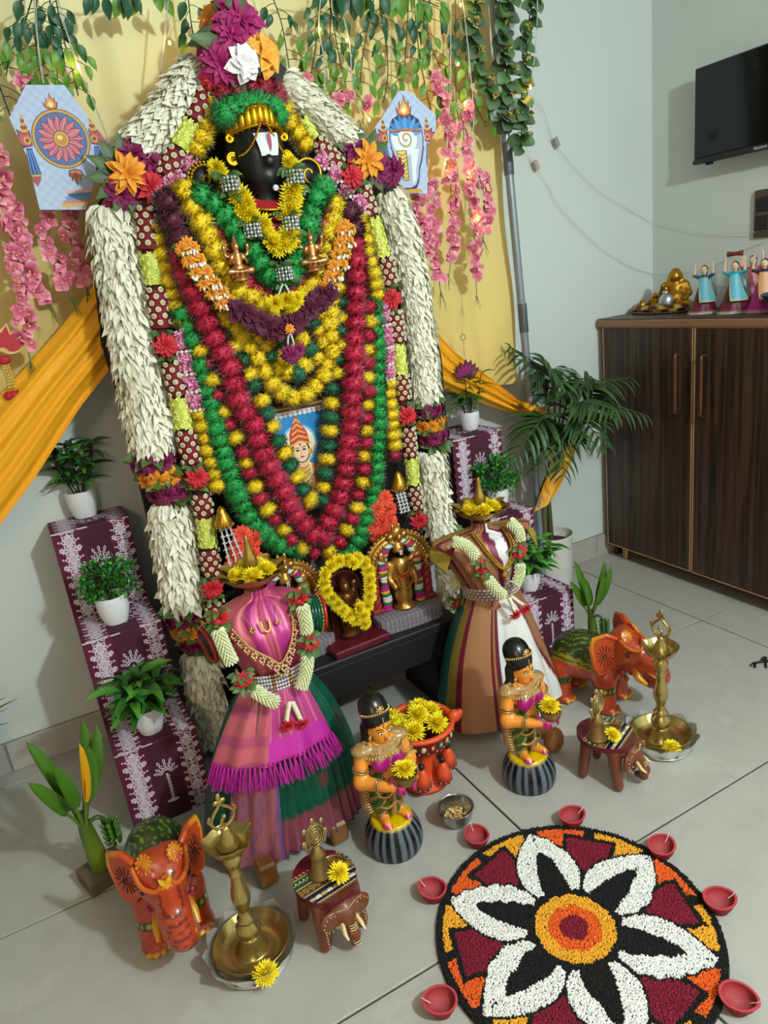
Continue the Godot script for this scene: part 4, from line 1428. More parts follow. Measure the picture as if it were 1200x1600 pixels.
func bell(at: Vector3, drop: float, label: String) -> void:
	var t := thing("bell_drop", label, "hanging ornament", at, 0, "gold bell drops with white strings")
	t.scale = Vector3.ONE * 0.8
	var m := M.new()
	m.col = C("#b98a2e")
	m.lathe([0.0, -0.03, 0.03, -0.034, 0.032, -0.028, 0.027, -0.01, 0.02, 0.008, 0.014, 0.016, 0.016, 0.02, 0.01, 0.028, 0.004, 0.034, 0.0, 0.036], 20)
	for k in 14:
		m.ell(Vector3(cos(TAU * k / 14) * 0.031, -0.034, sin(TAU * k / 14) * 0.031), Vector3.ONE * 0.005, 6, 5)
	obj("gold_dome", m, mat(0.3, 0.85), t)
	for k in 3:
		var s := M.new()
		s.col = C("#d9d7d8")
		var a := (k - 1) * 0.16 + 0.12
		var e := Vector3(sin(a) * drop, -0.03 - drop, 0.006)
		s.tube([Vector3((k - 1) * 0.014, -0.03, 0), e], 0.003, 6)
		for j in 7:
			var q := Vector3((k - 1) * 0.014, -0.03, 0).lerp(e, (j + 0.5) / 7.0)
			for i in 5:
				var b := TAU * i / 5 + j
				s.leaf(Transform3D(look(Vector3(cos(b), -0.5, sin(b)), Vector3.UP), q), 0.013, 0.006, 0.3, 0.2, s.col, s.col, 2)
		obj("white_string", s, mat(0.6), t)


func picture() -> void:
	var at: Vector3 = Vector3(.695, .836, -1.905)
	var t := thing("framed_picture", "framed portrait on blue ground, half hidden among the lower garlands", "picture", at)
	t.rotation.x = -0.06
	var i := img(300, 420, "#1f7cc0")
	fell(i, Vector2(150, 90), 190, 130, Color("#2a86c8"))
	for k in 15:
		fell(i, Vector2(k * 22, 6), 14, 22, Color("#e8dfd8"))
	i.fill_rect(Rect2i(0, 0, 300, 12), Color("#e8dfd8"))
	for k in 14:
		fell(i, Vector2(k * 22 + 11, 14), 4, 5, Color("#b06a7a"))
	fell(i, Vector2(150, 150), 82, 84, Color("#8cc4e6"))
	fell(i, Vector2(150, 150), 72, 74, Color("#f6f2e4"))
	fell(i, Vector2(150, 150), 60, 62, Color("#f7e8b8"))
	fpoly(i, [Vector2(60, 420), Vector2(70, 280), Vector2(112, 238), Vector2(190, 238), Vector2(232, 280), Vector2(240, 420)], Color("#d8853a"))
	fell(i, Vector2(72, 330), 34, 90, Color("#d9a04a"))
	fell(i, Vector2(228, 330), 34, 90, Color("#d9a04a"))
	fell(i, Vector2(150, 225), 34, 26, Color("#efc59a"))
	fell(i, Vector2(150, 180), 42, 52, Color("#1c1416"))
	fell(i, Vector2(150, 182), 36, 46, Color("#f3cba6"))
	fpoly(i, [Vector2(104, 158), Vector2(110, 100), Vector2(136, 52), Vector2(150, 26), Vector2(164, 52), Vector2(190, 100), Vector2(196, 158), Vector2(150, 140)], Color("#c93a3a"))
	for k in 5:
		fline(i, [Vector2(104 + k * 8, 154 - k * 24), Vector2(150, 138 - k * 24), Vector2(196 - k * 8, 154 - k * 24)], 8, Color("#e0b04a"))
	for s in [-1, 1]:
		fell(i, Vector2(150 + s * 15, 176), 8, 4, Color("#2a1a1a"))
		fline(i, [Vector2(150 + s * 6, 166), Vector2(150 + s * 24, 164)], 3, Color("#2a1a1a"))
		fell(i, Vector2(150 + s * 42, 190), 9, 14, Color("#e0b04a"))
		fline(i, [Vector2(150 + s * 30, 236), Vector2(150 + s * 36, 320), Vector2(150 + s * 12, 400)], 10, Color("#f3ead8"))
		fline(i, [Vector2(150 + s * 52, 250), Vector2(150 + s * 56, 340), Vector2(150 + s * 30, 416)], 7, Color("#c23a4a"))
	fline(i, [Vector2(150, 176), Vector2(150, 194)], 3, Color("#d19a78"))
	fell(i, Vector2(150, 206), 9, 4, Color("#c2434e"))
	fell(i, Vector2(150, 152), 4, 7, Color("#c2222e"))
	for k in 4:
		fline(i, [Vector2(112, 246 + k * 16), Vector2(150, 272 + k * 22), Vector2(188, 246 + k * 16)], 6, Color("#e9c763" if k % 2 else "#f0dcae"))
	for k in 60:
		fell(i, Vector2(rng.randf_range(75, 228), rng.randf_range(300, 415)), 5, 5, Color(["#e9c763", "#b5402e", "#f0e2c8", "#b0782e"][k % 4]))
	var m := M.new()
	m.ext(PackedVector2Array([Vector2(-0.1, -0.14), Vector2(0.1, -0.14), Vector2(0.1, 0.14), Vector2(-0.1, 0.14)]), 0.006, Transform3D(), Rect2(-0.1, -0.14, 0.2, 0.28))
	obj("print", m, tmat(tex(i), 0.3), t)
	m = M.new()
	m.col = C("#6d4a22")
	for s in [-1, 1]:
		m.box(Vector3(s * 0.107, 0, 0.002), Vector3(0.018, 0.312, 0.018), 0.004)
		m.box(Vector3(0, s * 0.148, 0.002), Vector3(0.2, 0.02, 0.018), 0.004)
	m.col = C("#c79b4a")
	for s in [-1, 1]:
		m.box(Vector3(0, s * 0.148, 0.012), Vector3(0.2, 0.004, 0.004), 0.001)
	obj("frame", m, mat(0.45), t)


func idol() -> void:
	# black idol: head, neck, shoulders and body in one surface, ornaments as parts
	var hd: Vector3 = Vector3(.695, 1.615, -1.87)
	var t := thing("idol", "black statue with white forehead mark, gold crown band and gold rimmed hands", "statue", Vector3(hd.x, 0.31, -1.92))
	var o := t.position
	var blk := C("#0d0e12")
	var h := hd - o
	var f := F.new()
	f.k = 0.02
	f.egg(h + Vector3(0, 0.012, -0.01), Vector3(0.07, 0.092, 0.072), blk)
	f.egg(h + Vector3(0, -0.04, 0.012), Vector3(0.056, 0.05, 0.052), blk)
	f.bone(h + Vector3(0, 0.07, -0.02), h + Vector3(0, 0.13, -0.025), 0.062, 0.05, blk)
	f.bone(h + Vector3(0, 0.012, 0.058), h + Vector3(0, -0.018, 0.073), 0.007, 0.011, blk, 0.008)
	for s in [-1, 1]:
		f.egg(h + Vector3(s * 0.008, -0.02, 0.066), Vector3(0.007, 0.006, 0.007), blk, Basis(), 0.006)
		f.egg(h + Vector3(s * 0.025, 0.004, 0.051), Vector3(0.014, 0.007, 0.01), blk, Basis(), 0.004)
		f.bone(h + Vector3(s * 0.01, 0.017, 0.058), h + Vector3(s * 0.036, 0.019, 0.048), 0.004, 0.003, blk, 0.006)
		f.bone(h + Vector3(s * 0.066, 0.03, -0.015), h + Vector3(s * 0.068, -0.045, -0.01), 0.012, 0.014, blk, 0.01)
		f.bone(Vector3(s * 0.05, h.y - 0.17, -0.03), Vector3(s * 0.19, h.y - 0.2, -0.045), 0.05, 0.045, blk)
		f.bone(Vector3(s * 0.19, h.y - 0.2, -0.03), Vector3(s * 0.2, h.y - 0.33, -0.03), 0.055, 0.045, blk)
		f.bone(Vector3(s * 0.19, h.y - 0.2, -0.03), Vector3(s * 0.155, h.y - 0.05, 0.01), 0.03, 0.024, blk)
		f.egg(Vector3(s * 0.152, h.y - 0.045, 0.012), Vector3(0.03, 0.04, 0.02), blk)
	f.egg(h + Vector3(0, -0.049, 0.058), Vector3(0.017, 0.006, 0.01), blk, Basis(), 0.005)
	f.egg(h + Vector3(0, -0.058, 0.056), Vector3(0.014, 0.006, 0.01), blk, Basis(), 0.005)
	f.bone(h + Vector3(0, -0.06, -0.01), h + Vector3(0, -0.16, -0.02), 0.045, 0.06, blk)
	f.egg(Vector3(0, h.y - 0.33, -0.04), Vector3(0.15, 0.2, 0.06), blk, Basis(), 0.04)
	f.egg(Vector3(0, h.y - 0.75, -0.06), Vector3(0.14, 0.4, 0.045), blk, Basis(), 0.04)
	f.egg(Vector3(0, 0.1, -0.04), Vector3(0.15, 0.14, 0.06), blk, Basis(), 0.04)
	obj("body", f.mesh(0.0075), mat(0.42), t)
	var m := M.new()
	m.col = C("#1a1216")
	m.lathe([0.0, 0.0, 0.17, 0.0, 0.17, 0.03, 0.15, 0.05, 0.12, 0.06, 0.0, 0.06], 28, Transform3D(Basis(), Vector3(0, -0.005, -0.02)), [], func(_a, r, _y): return minf(r, 0.12 + 0.05))
	obj("pedestal", m, mat(0.5), t)
	# forehead mark
	m = M.new()
	m.col = C("#e9eaf0")
	m.grid(8, 6, func(u: float, v: float) -> Vector3:
		var w := lerpf(0.021, 0.031, v)
		var x := (u - 0.5) * 2 * w
		return h + Vector3(x + 0.004, -0.006 + v * 0.052, 0.0755 - x * x * 7.0 - pow(absf(v - 0.3), 2.0) * 0.02))
	obj("forehead_mark", m, mat(0.6), t)
	m = M.new()
	m.col = C("#a3122c")
	m.leaf(Transform3D(Basis(), h + Vector3(0.006, 0.046, 0.0785)) * Transform3D(Basis(Vector3(1, 0, 0), PI), Vector3.ZERO), 0.044, 0.0085, 0.0, 0.0, m.col, m.col, 6, 0.8)
	m.ell(h + Vector3(0.001, 0.066, 0.066), Vector3(0.005, 0.005, 0.004), 8, 6)
	obj("red_drop", m, mat(0.5), t)
	m = M.new()
	m.col = C("#e4e4e8")
	m.ell(h + Vector3(0.012, -0.076, 0.056), Vector3(0.0085, 0.0075, 0.005), 10, 8)
	obj("chin_dot", m, mat(0.6), t)
	# ribbed gold crown band
	m = M.new()
	m.col = C("#c99a1c")
	for k in 13:
		var a := (k - 6) * 0.235
		var b := Basis(Vector3.UP, a)
		m.ell(h + Vector3(0, 0.088 - absf(k - 6) * 0.003, -0.012) + b * Vector3(0, 0, 0.068), Vector3(0.0125, 0.027, 0.009), 8, 8, b)
	var rim := []
	var rim2 := []
	for k in 19:
		var b := Basis(Vector3.UP, (k - 9) * 0.17)
		rim.append(h + Vector3(0, 0.066 - absf(k - 9) * 0.0018, -0.012) + b * Vector3(0, 0, 0.072))
		rim2.append(h + Vector3(0, 0.105 - absf(k - 9) * 0.0016, -0.012) + b * Vector3(0, 0, 0.07))
	m.tube(rim, 0.004, 8)
	m.tube(rim2, 0.0035, 8)
	obj("crown_band", m, mat(0.28, 0.9), t)
	m = M.new()
	m.col = C("#c99a1c")
	for s in [-1, 1]:
		var ch := []
		for k in 9:
			var q := k / 8.0
			ch.append(h + Vector3(s * lerpf(0.008, 0.06, q), 0.064 - sin(q * PI * 0.5) * 0.062, lerpf(0.07, 0.028, q * q)))
		for q in even(ch, 0.006):
			m.ell(q, Vector3.ONE * 0.0034, 6, 4)
	stuff(obj("temple_chains", m, mat(0.3, 0.9), t))
	for s in [-1, 1]:
		for e in [[0.045, 0.011], [0.0, 0.0175], [-0.046, 0.01]]:
			m = M.new()
			m.col = C("#c99a1c")
			var at := h + Vector3(s * 0.071, e[0], 0.012)
			var xf := Transform3D(Basis(Vector3(1, 0, 0), PI / 2), at)
			m.lathe([0.0, -0.004, e[1], -0.004, e[1], 0.002, e[1] * 0.8, 0.005, e[1] * 0.6, 0.002, e[1] * 0.35, 0.003, 0.0, 0.007], 18, xf)
			obj("ear_disc", m, mat(0.3, 0.9), t)
	# red collar with gold rim and beads
	m = M.new()
	m.col = C("#b3262e")
	m.grid(26, 4, func(u: float, v: float) -> Vector3:
		var a := (u - 0.5) * 3.1
		var r := lerpf(0.052, 0.078, v)
		return h + Vector3(sin(a) * r * 1.05, -0.085 - v * 0.022 - cos(a) * 0.018 + 0.02 * (1.0 - cos(a)), cos(a) * r * 0.9 - 0.005))
	obj("red_collar", m, mat(0.5), t)
	m = M.new()
	m.col = C("#c99a1c")
	for row in 2:
		var arc := []
		for k in 27:
			var a := (k / 26.0 - 0.5) * 3.1
			var r := 0.08 + row * 0.008
			arc.append(h + Vector3(sin(a) * r * 1.05, -0.109 - row * 0.012 - cos(a) * 0.018 + 0.02 * (1.0 - cos(a)), cos(a) * r * 0.9 - 0.004))
		if row == 0:
			m.tube(arc, 0.0032, 6)
		for q in even(arc, 0.0085):
			m.ell(q, Vector3.ONE * (0.0042 if row else 0.003), 6, 5)
	m.ell(h + Vector3(0.01, -0.148, 0.078), Vector3(0.02, 0.008, 0.006), 10, 6)
	stuff(obj("gold_collar_rim", m, mat(0.3, 0.9), t))
	# wheel and conch in the raised hands
	for s in [-1, 1]:
		m = M.new()
		var at: Vector3 = (Vector3(.545, 1.57, -1.86) if s < 0 else Vector3(.819, 1.571, -1.86)) - o
		m.col = blk
		m.ell(at, Vector3(0.042, 0.042, 0.014), 20, 8)
		m.col = C("#c99a1c")
		if s < 0:
			for rr in [0.034, 0.041]:
				for k in 26:
					var a := TAU * k / 26
					m.ell(at + Vector3(cos(a) * rr, sin(a) * rr, 0.009 if rr < 0.04 else 0.004), Vector3.ONE * 0.0042, 6, 4)
			for k in 8:
				m.ell(at + Vector3(cos(TAU * k / 8) * 0.009, sin(TAU * k / 8) * 0.009, 0.015), Vector3.ONE * 0.004, 6, 4)
		else:
			var sp := []
			for k in 30:
				var a := k * 0.32
				sp.append(at + Vector3(cos(a), sin(a), 0) * (0.004 + k * 0.0013) + Vector3(0, 0, 0.011))
			m.tube(sp, 0.004, 7)
		obj("hand_wheel" if s < 0 else "hand_conch", m, mat(0.35, 0.7), t)


func seated_figure(called: String, colour: String, at: Vector3, size: float, label: String, group: String) -> Node3D:
	# small cast figure, cross-legged on a lotus, with a tall crown and raised back hands
	var t := thing(called, label, "figurine", at, 0, group)
	var c := C(colour)
	var f := F.new()
	f.k = 0.05
	f.egg(Vector3(0, 0.28, 0), Vector3(0.17, 0.09, 0.13), c)
	f.bone(Vector3(0, 0.3, 0), Vector3(0, 0.56, 0), 0.11, 0.1, c)
	f.egg(Vector3(0, 0.72, 0.02), Vector3(0.075, 0.09, 0.08), c, Basis(), 0.03)
	f.bone(Vector3(0, 0.78, 0), Vector3(0, 1.0, -0.02), 0.07, 0.015, c)
	for s in [-1, 1]:
		f.bone(Vector3(s * 0.1, 0.24, 0.04), Vector3(s * 0.26, 0.22, 0.1), 0.08, 0.065, c)
		f.bone(Vector3(s * 0.26, 0.22, 0.1), Vector3(s * 0.02, 0.2, 0.17), 0.06, 0.04, c)
		f.bone(Vector3(s * 0.12, 0.56, 0), Vector3(s * 0.2, 0.4, 0.06), 0.045, 0.035, c)
		f.bone(Vector3(s * 0.2, 0.4, 0.06), Vector3(s * 0.15, 0.42, 0.18), 0.035, 0.03, c)
		f.bone(Vector3(s * 0.12, 0.55, -0.03), Vector3(s * 0.25, 0.55, -0.02), 0.035, 0.03, c)
		f.bone(Vector3(s * 0.25, 0.55, -0.02), Vector3(s * 0.27, 0.7, 0.0), 0.03, 0.035, c)
		f.egg(Vector3(s * 0.27, 0.75, 0), Vector3(0.05, 0.055, 0.04), c)
	obj("figure", f.mesh(0.024), mat(0.28, 0.85), t, Transform3D(Basis().scaled(Vector3.ONE * size), Vector3.ZERO))
	var m := M.new()
	m.col = c
	m.lathe([0.0, 0.0, 0.2, 0.0, 0.22, 0.04, 0.15, 0.08, 0.16, 0.12, 0.0, 0.14], 16)
	for k in 12:
		var a := TAU * k / 12
		m.leaf(Transform3D(look(Vector3(cos(a), 0.9, sin(a)), Vector3(cos(a), 0, sin(a))), Vector3(cos(a) * 0.13, 0.05, sin(a) * 0.13)), 0.18, 0.13, 0.5, 0.3, c, c, 3)
	obj("lotus_base", m, mat(0.28, 0.85), t, Transform3D(Basis().scaled(Vector3.ONE * size), Vector3.ZERO))
	return t


func striped_cloth() -> ImageTexture:
	if not cache.has("stripe"):
		var i := img(256, 256, "#6d6470")
		for k in 32:
			i.fill_rect(Rect2i(k * 8, 0, 3, 256), Color(["#3f6f6c", "#9a4a5c", "#2f2a34", "#a8a2a8"][k % 4]))
			i.fill_rect(Rect2i(k * 8 + 5, 0, 1, 256), Color("#c9c4c6"))
		for k in 9:
			i.fill_rect(Rect2i(0, k * 30, 256, 2), Color("#4c4650"))
		cache["stripe"] = tex(i)
	return cache["stripe"]


func bench() -> void:
	var t := thing("bench", "low black bench under the two arched shrines", "bench", Vector3(0.73, 0, -1.81))
	var m := M.new()
	m.col = C("#1c1a1b")
	m.box(Vector3(0, 0.289, 0), Vector3(0.6, 0.022, 0.27), 0.004)
	obj("top", m, mat(0.55), t)
	m = M.new()
	m.col = C("#171617")
	m.box(Vector3(0, 0.233, 0.122), Vector3(0.59, 0.09, 0.018), 0.002)
	m.box(Vector3(0, 0.233, -0.122), Vector3(0.59, 0.09, 0.018), 0.002)
	stuff(obj("apron", m, mat(0.55), t))
	for s in [-1, 1]:
		m = M.new()
		m.col = C("#171617")
		m.box(Vector3(s * 0.255, 0.139, 0), Vector3(0.085, 0.278, 0.22), 0.003)
		obj("leg_panel", m, mat(0.55), t)
	var s := shrine(Vector3(0.895, 0.3, -1.765), "gold arched shrine with red pillars, right of the bronze figure")
	dup(s, Vector3(0.545, 0.3, -1.79), 0.08, "gold arched shrine half hidden behind the pink draped stand")
	bronze(Vector3(0.705, 0.3, -1.752))


func shrine(at: Vector3, label: String) -> Node3D:
	var t := thing("arched_shrine", label, "shrine", at, -0.05, "gold arched shrines on the bench")
	var m := M.new()
	m.grid(40, 8, func(u: float, v: float) -> Vector3:      # cloth-covered block
		var a := -u * TAU
		var sx := signf(cos(a)) * pow(absf(cos(a)), 0.35)
		var sz := signf(sin(a)) * pow(absf(sin(a)), 0.35)
		var r := 1.0 + 0.02 * sin(a * 13) * (1 - v) if v < 0.8 else (1.0 - v) / 0.2
		var y := 0.048 * minf(v / 0.8, 1.0) - 0.001
		return Vector3(sx * 0.108 * r, y, sz * 0.058 * r))
	for k in m.uv.size():
		m.uv[k] = Vector2(m.v[k].x * 9, m.v[k].y * 9 + m.v[k].z * 6)
	obj("striped_cloth", m, tmat(striped_cloth(), 0.85), t)
	# pillars, twisted
	for s in [-1, 1]:
		m = M.new()
		m.col = C("#8c2a22")
		m.grid(16, 20, func(u: float, v: float) -> Vector3:
			var a := -u * TAU
			var r := 0.0165 + 0.0025 * sin(a * 4 + v * 30)
			return Vector3(s * 0.088 + cos(a) * r, 0.048 + v * 0.12, -0.012 + sin(a) * r), true)
		m.box(Vector3(s * 0.088, 0.055, -0.012), Vector3(0.042, 0.014, 0.042), 0.003)
		m.box(Vector3(s * 0.088, 0.165, -0.012), Vector3(0.044, 0.012, 0.042), 0.003)
		obj("pillar", m, mat(0.4), t)
	# gold arch with rope rims, knobs and a crest
	m = M.new()
	m.col = C("#c4934a")
	var curve := func(a: float, r: float) -> Vector3: return Vector3(cos(a) * r, 0.175 + sin(a) * r * 0.98, -0.012)
	for ring in [[0.105, 0.008], [0.075, 0.007], [0.09, 0.013]]:
		var p := []
		for k in 33:
			p.append(curve.call(lerpf(-0.12, PI + 0.12, k / 32.0), ring[0]))
		m.tube(p, ring[1], 8)
	for k in 27:
		m.ell(curve.call(lerpf(-0.1, PI + 0.1, k / 26.0), 0.113), Vector3(0.006, 0.006, 0.008), 7, 5)
		m.ell(curve.call(lerpf(-0.1, PI + 0.1, k / 26.0), 0.091) + Vector3(0, 0, 0.012), Vector3(0.0055, 0.0055, 0.004), 6, 4)
	for s in [-1, 1]:
		for k in 8:
			var a := k * 0.75
			m.ell(Vector3(s * (0.098 + cos(a) * 0.012), 0.172 + sin(a) * 0.014, 0.002), Vector3(0.009, 0.009, 0.009), 7, 5)
	m.ell(Vector3(0, 0.285, 0.004), Vector3(0.02, 0.022, 0.014), 10, 8)
	for s in [-1, 1]:
		m.ell(Vector3(s * 0.022, 0.277, 0.004), Vector3(0.013, 0.012, 0.011), 8, 6)
		m.ell(Vector3(s * 0.01, 0.303, 0.002), Vector3(0.006, 0.012, 0.006), 8, 6)
	m.ell(Vector3(0, 0.275, 0.02), Vector3(0.01, 0.012, 0.008), 8, 6)
	obj("gold_arch", m, mat(0.32, 0.85), t)
	m = M.new()
	m.col = C("#3a0f14")
	m.box(Vector3(0, 0.13, -0.03), Vector3(0.16, 0.2, 0.008), 0.002)
	obj("back_panel", m, mat(0.7), t)
	# standing gold figure, black face
	var g := C("#c49248")
	var f := F.new()
	f.k = 0.008
	f.bone(Vector3(0, 0.09, 0), Vector3(0, 0.145, 0), 0.03, 0.026, g)
	f.bone(Vector3(0, 0.145, 0), Vector3(0, 0.185, 0), 0.024, 0.03, g)
	f.egg(Vector3(0, 0.218, 0.004), Vector3(0.017, 0.02, 0.017), C("#0c0c10"), Basis(), 0.004)
	f.bone(Vector3(0, 0.236, 0), Vector3(0, 0.276, -0.004), 0.019, 0.006, g, 0.004)
	for s in [-1, 1]:
		f.bone(Vector3(s * 0.03, 0.188, 0), Vector3(s * 0.042, 0.15, 0.006), 0.012, 0.01, g)
		f.bone(Vector3(s * 0.042, 0.15, 0.006), Vector3(s * 0.034, 0.128, 0.028), 0.01, 0.009, g)
		f.bone(Vector3(s * 0.034, 0.185, -0.004), Vector3(s * 0.056, 0.215, 0), 0.01, 0.008, g)
		f.egg(Vector3(s * 0.056, 0.225, 0), Vector3(0.013, 0.014, 0.008), g)
	obj("figure", f.mesh(0.0045), mat(0.3, 0.75), t)
	m = M.new()
	m.col = g
	m.lathe([0.0, 0.046, 0.034, 0.047, 0.036, 0.055, 0.022, 0.064, 0.03, 0.078, 0.024, 0.09, 0.0, 0.092], 20)
	for k in 22:
		m.ell(Vector3(cos(PI * k / 21.0) * 0.026, 0.15 - sin(PI * k / 21.0) * 0.036, 0.026), Vector3.ONE * 0.0036, 6, 4)
		m.ell(Vector3(cos(PI * k / 21.0) * 0.018, 0.182 - sin(PI * k / 21.0) * 0.02, 0.028), Vector3.ONE * 0.003, 6, 4)
	obj("pedestal", m, mat(0.3, 0.85), t)
	m = M.new()
	m.col = C("#e6e4e2")
	m.box(Vector3(0, 0.228, 0.0215), Vector3(0.009, 0.014, 0.003), 0.001)
	m.col = C("#c2222e")
	m.box(Vector3(0, 0.228, 0.0235), Vector3(0.0025, 0.012, 0.002), 0.0005)
	for k in 12:
		m.ell(Vector3(cos(PI * k / 11.0) * 0.015, 0.165 - sin(PI * k / 11.0) * 0.012, 0.031), Vector3.ONE * 0.0032, 6, 4)
	obj("face_mark", m, mat(0.5), t)
	# banded cloth garland round the figure
	m = M.new()
	var path := []
	for k in 29:
		var q := k / 28.0
		var a := q * PI
		path.append(Vector3(cos(a) * 0.055, 0.19 + sin(a) * 0.068, -0.004) if q > 0.0 and q < 1.0 else Vector3(cos(a) * 0.055, 0.19, -0.004))
	for s in [-1, 1]:
		for k in 15:
			path.append(Vector3(s * (0.055 + 0.002 * sin(k)), 0.185 - k * 0.0093, 0.0))
	for k in path.size():
		m.col = C(["#b3127d", "#b3127d", "#d9a42a", "#1f6a3c", "#d8d4d6", "#d8d4d6", "#1f6a3c"][k % 7])
		m.ell(path[k], Vector3(0.0165, 0.0085, 0.012), 8, 5)
	stuff(obj("banded_garland", m, mat(0.75), t))
	return t


func bronze(at: Vector3) -> void:
	var t := thing("bronze_shrine", "small bronze figure in a maroon arched frame between the shrines", "shrine", at, 0.05)
	t.scale = Vector3.ONE * 1.16
	var m := M.new()
	m.col = C("#5d1426")
	m.box(Vector3(0, 0.0095, 0.008), Vector3(0.155, 0.019, 0.105), 0.003)
	obj("base", m, mat(0.45), t)
	m = M.new()
	var p := PackedVector2Array([Vector2(-0.05, 0.019), Vector2(0.05, 0.019)])
	for k in 15:
		var a := PI * k / 14
		p.append(Vector2(cos(a) * 0.05, 0.135 + sin(a) * 0.05))
	m.col = C("#4d1020")
	m.ext(p, 0.012, Transform3D(Basis(), Vector3(0, 0, -0.028)))
	obj("arched_back", m, mat(0.45), t)
	m = M.new()
	m.col = C("#6d3a20")
	var rim := []
	for q in p.slice(1):
		rim.append(Vector3(q.x, q.y, -0.02))
	rim.append(Vector3(-0.05, 0.019, -0.02))
	m.tube(rim, 0.0045, 7)
	for k in 3:
		m.tube([Vector3(-0.042 + k * 0.007, 0.02, -0.012), Vector3(-0.042 + k * 0.007, 0.1, -0.012)], 0.003, 6)
	obj("moulding", m, mat(0.35, 0.6), t)
	var g := C("#6e4426")
	var f := F.new()
	f.k = 0.008
	f.bone(Vector3(0.004, 0.03, 0), Vector3(0, 0.08, 0.002), 0.02, 0.018, g)
	f.bone(Vector3(0, 0.08, 0.002), Vector3(-0.003, 0.125, 0.002), 0.017, 0.02, g)
	f.egg(Vector3(-0.003, 0.152, 0.006), Vector3(0.013, 0.015, 0.014), g, Basis(), 0.004)
	f.bone(Vector3(-0.003, 0.163, 0), Vector3(-0.003, 0.178, -0.002), 0.012, 0.004, g)
	for s in [-1, 1]:
		f.bone(Vector3(s * 0.02, 0.13, 0), Vector3(s * 0.032, 0.105, 0.006), 0.009, 0.007, g)
		f.bone(Vector3(s * 0.032, 0.105, 0.006), Vector3(s * 0.012, 0.1, 0.022), 0.007, 0.006, g)
		f.bone(Vector3(s * 0.012, 0.08, 0), Vector3(s * 0.014, 0.026, 0.006), 0.014, 0.01, g)
	f.egg(Vector3(0, 0.025, 0), Vector3(0.032, 0.008, 0.022), g)
	f.egg(Vector3(0.028, 0.15, -0.004), Vector3(0.012, 0.014, 0.008), g)
	obj("figure", f.mesh(0.004), mat(0.32, 0.8), t)
	# chrysanthemum garland hung over the frame
	var c := thing("chrysanthemum_garland", "yellow chrysanthemum garland hung over the bronze figure's frame", "garland", at)
	var a := even(spl(pz(-1.715, [.735, .565, .685, .574, .648, .562, .63, .535, .634, .495, .653, .459, .681, .414, .711, .384, .738, .401, .759, .434, .766, .479, .768, .522, .754, .553, .735, .565]), 6), 0.027)
	a.append_array(pz(-1.7, [.728, .373, .717, .424, .728, .396, .718, .561]))
	for q in a:
		obj("chrysanthemum", mum_mesh(), mat(0.6), c, Transform3D(Basis.from_euler(Vector3(rng.randf_range(-0.6, 0.3), rng.randf_range(-0.5, 0.5), rng.randf() * 6)).scaled(Vector3.ONE * 0.024), q - at))



# --- stepped stands and potted plants ---------------------------------------
func lace(i: Image, x0: int, w: int, h: int) -> void:
	var c := Color("#d5c6d6")
	var n := maxi(2, int(round(h / (w * 0.9))))
	for k in n:
		var y := (k + 0.5) * h / n
		var s := w / 57.0
		var m := Vector2(x0 + w * 0.5, y)
		for j in 8:
			fline(i, [m + Vector2(6, 0).rotated(j * PI / 4) * s, m + Vector2(17, 0).rotated(j * PI / 4 - 0.22) * s, m + Vector2(23, 0).rotated(j * PI / 4) * s, m + Vector2(17, 0).rotated(j * PI / 4 + 0.22) * s, m + Vector2(6, 0).rotated(j * PI / 4) * s], 3.0 * s, c)
			fline(i, [m + Vector2(8, 0).rotated(j * PI / 4 + 0.39) * s, m + Vector2(18, 0).rotated(j * PI / 4 + 0.39) * s], 2.6 * s, c)
		fell(i, m, 5 * s, 5 * s, c)
		fell(i, m, 2.5 * s, 2.5 * s, Color("#5a1030"))
		for e in [-1, 1]:
			for q in [-1, 1]:
				var v := m + Vector2(e * 16, q * 27) * s
				fline(i, [m + Vector2(0, q * 27) * s, v + Vector2(0, -q * 6) * s, v + Vector2(e * 8, q * 4) * s, m + Vector2(0, q * 29) * s], 3 * s, c)
			var f := m + Vector2(e * 25, 22) * s
			for j in 5:
				fell(i, f + Vector2(4.4, 0).rotated(j * TAU / 5) * s, 3.4 * s, 3.4 * s, c)
			fell(i, f, 1.8 * s, 1.8 * s, Color("#7a2444"))
			fell(i, m + Vector2(e * 28, -2) * s, 3 * s, 3 * s, c)
		fline(i, [m + Vector2(0, -32) * s, m + Vector2(0, 32) * s], 2.4 * s, c)


func step_texture(tread: bool) -> ImageTexture:
	if not cache.has("step%s" % tread):
		var w := 320
		var h := 280 if tread else 360
		var i := img(w, h, "#5c0f30")
		i.fill_rect(Rect2i(112, 0, 120, h), Color("#460f26"))
		lace(i, 20, 82, h)
		lace(i, 236, 76, h)
		var c := Color("#d8cdda")
		if tread:
			var m := Vector2(166, 120)
			for k in 10:
				var p := petal2(m, TAU * k / 10, 26, 78, 20)
				p.append(p[0])
				fline(i, p, 5, c)
		else:
			var m := Vector2(170, 150)
			fline(i, [m + Vector2(0, 0), m + Vector2(4, 60), m + Vector2(0, 120)], 7, c)
			for k in 7:
				var a := -PI / 2 + (k - 3) * 0.42
				for j in 3:
					var q := m + Vector2(16 + j * 17, 0).rotated(a)
					if absf(k - 3) > 1 and j == 2:
						continue
					fline(i, [q, q + Vector2(8, -5).rotated(a), q + Vector2(18, 0).rotated(a), q + Vector2(8, 5).rotated(a), q], 3.2, c)
			for k in 7:
				fell(i, m + Vector2(3, 14 + k * 16), 7, 7, c)
				fell(i, m + Vector2(3, 14 + k * 16), 3, 3, Color("#460f26"))
			fell(i, m + Vector2(0, 128), 24, 8, c)
		cache["step%s" % tread] = tex(i)
	return cache["step%s" % tread]


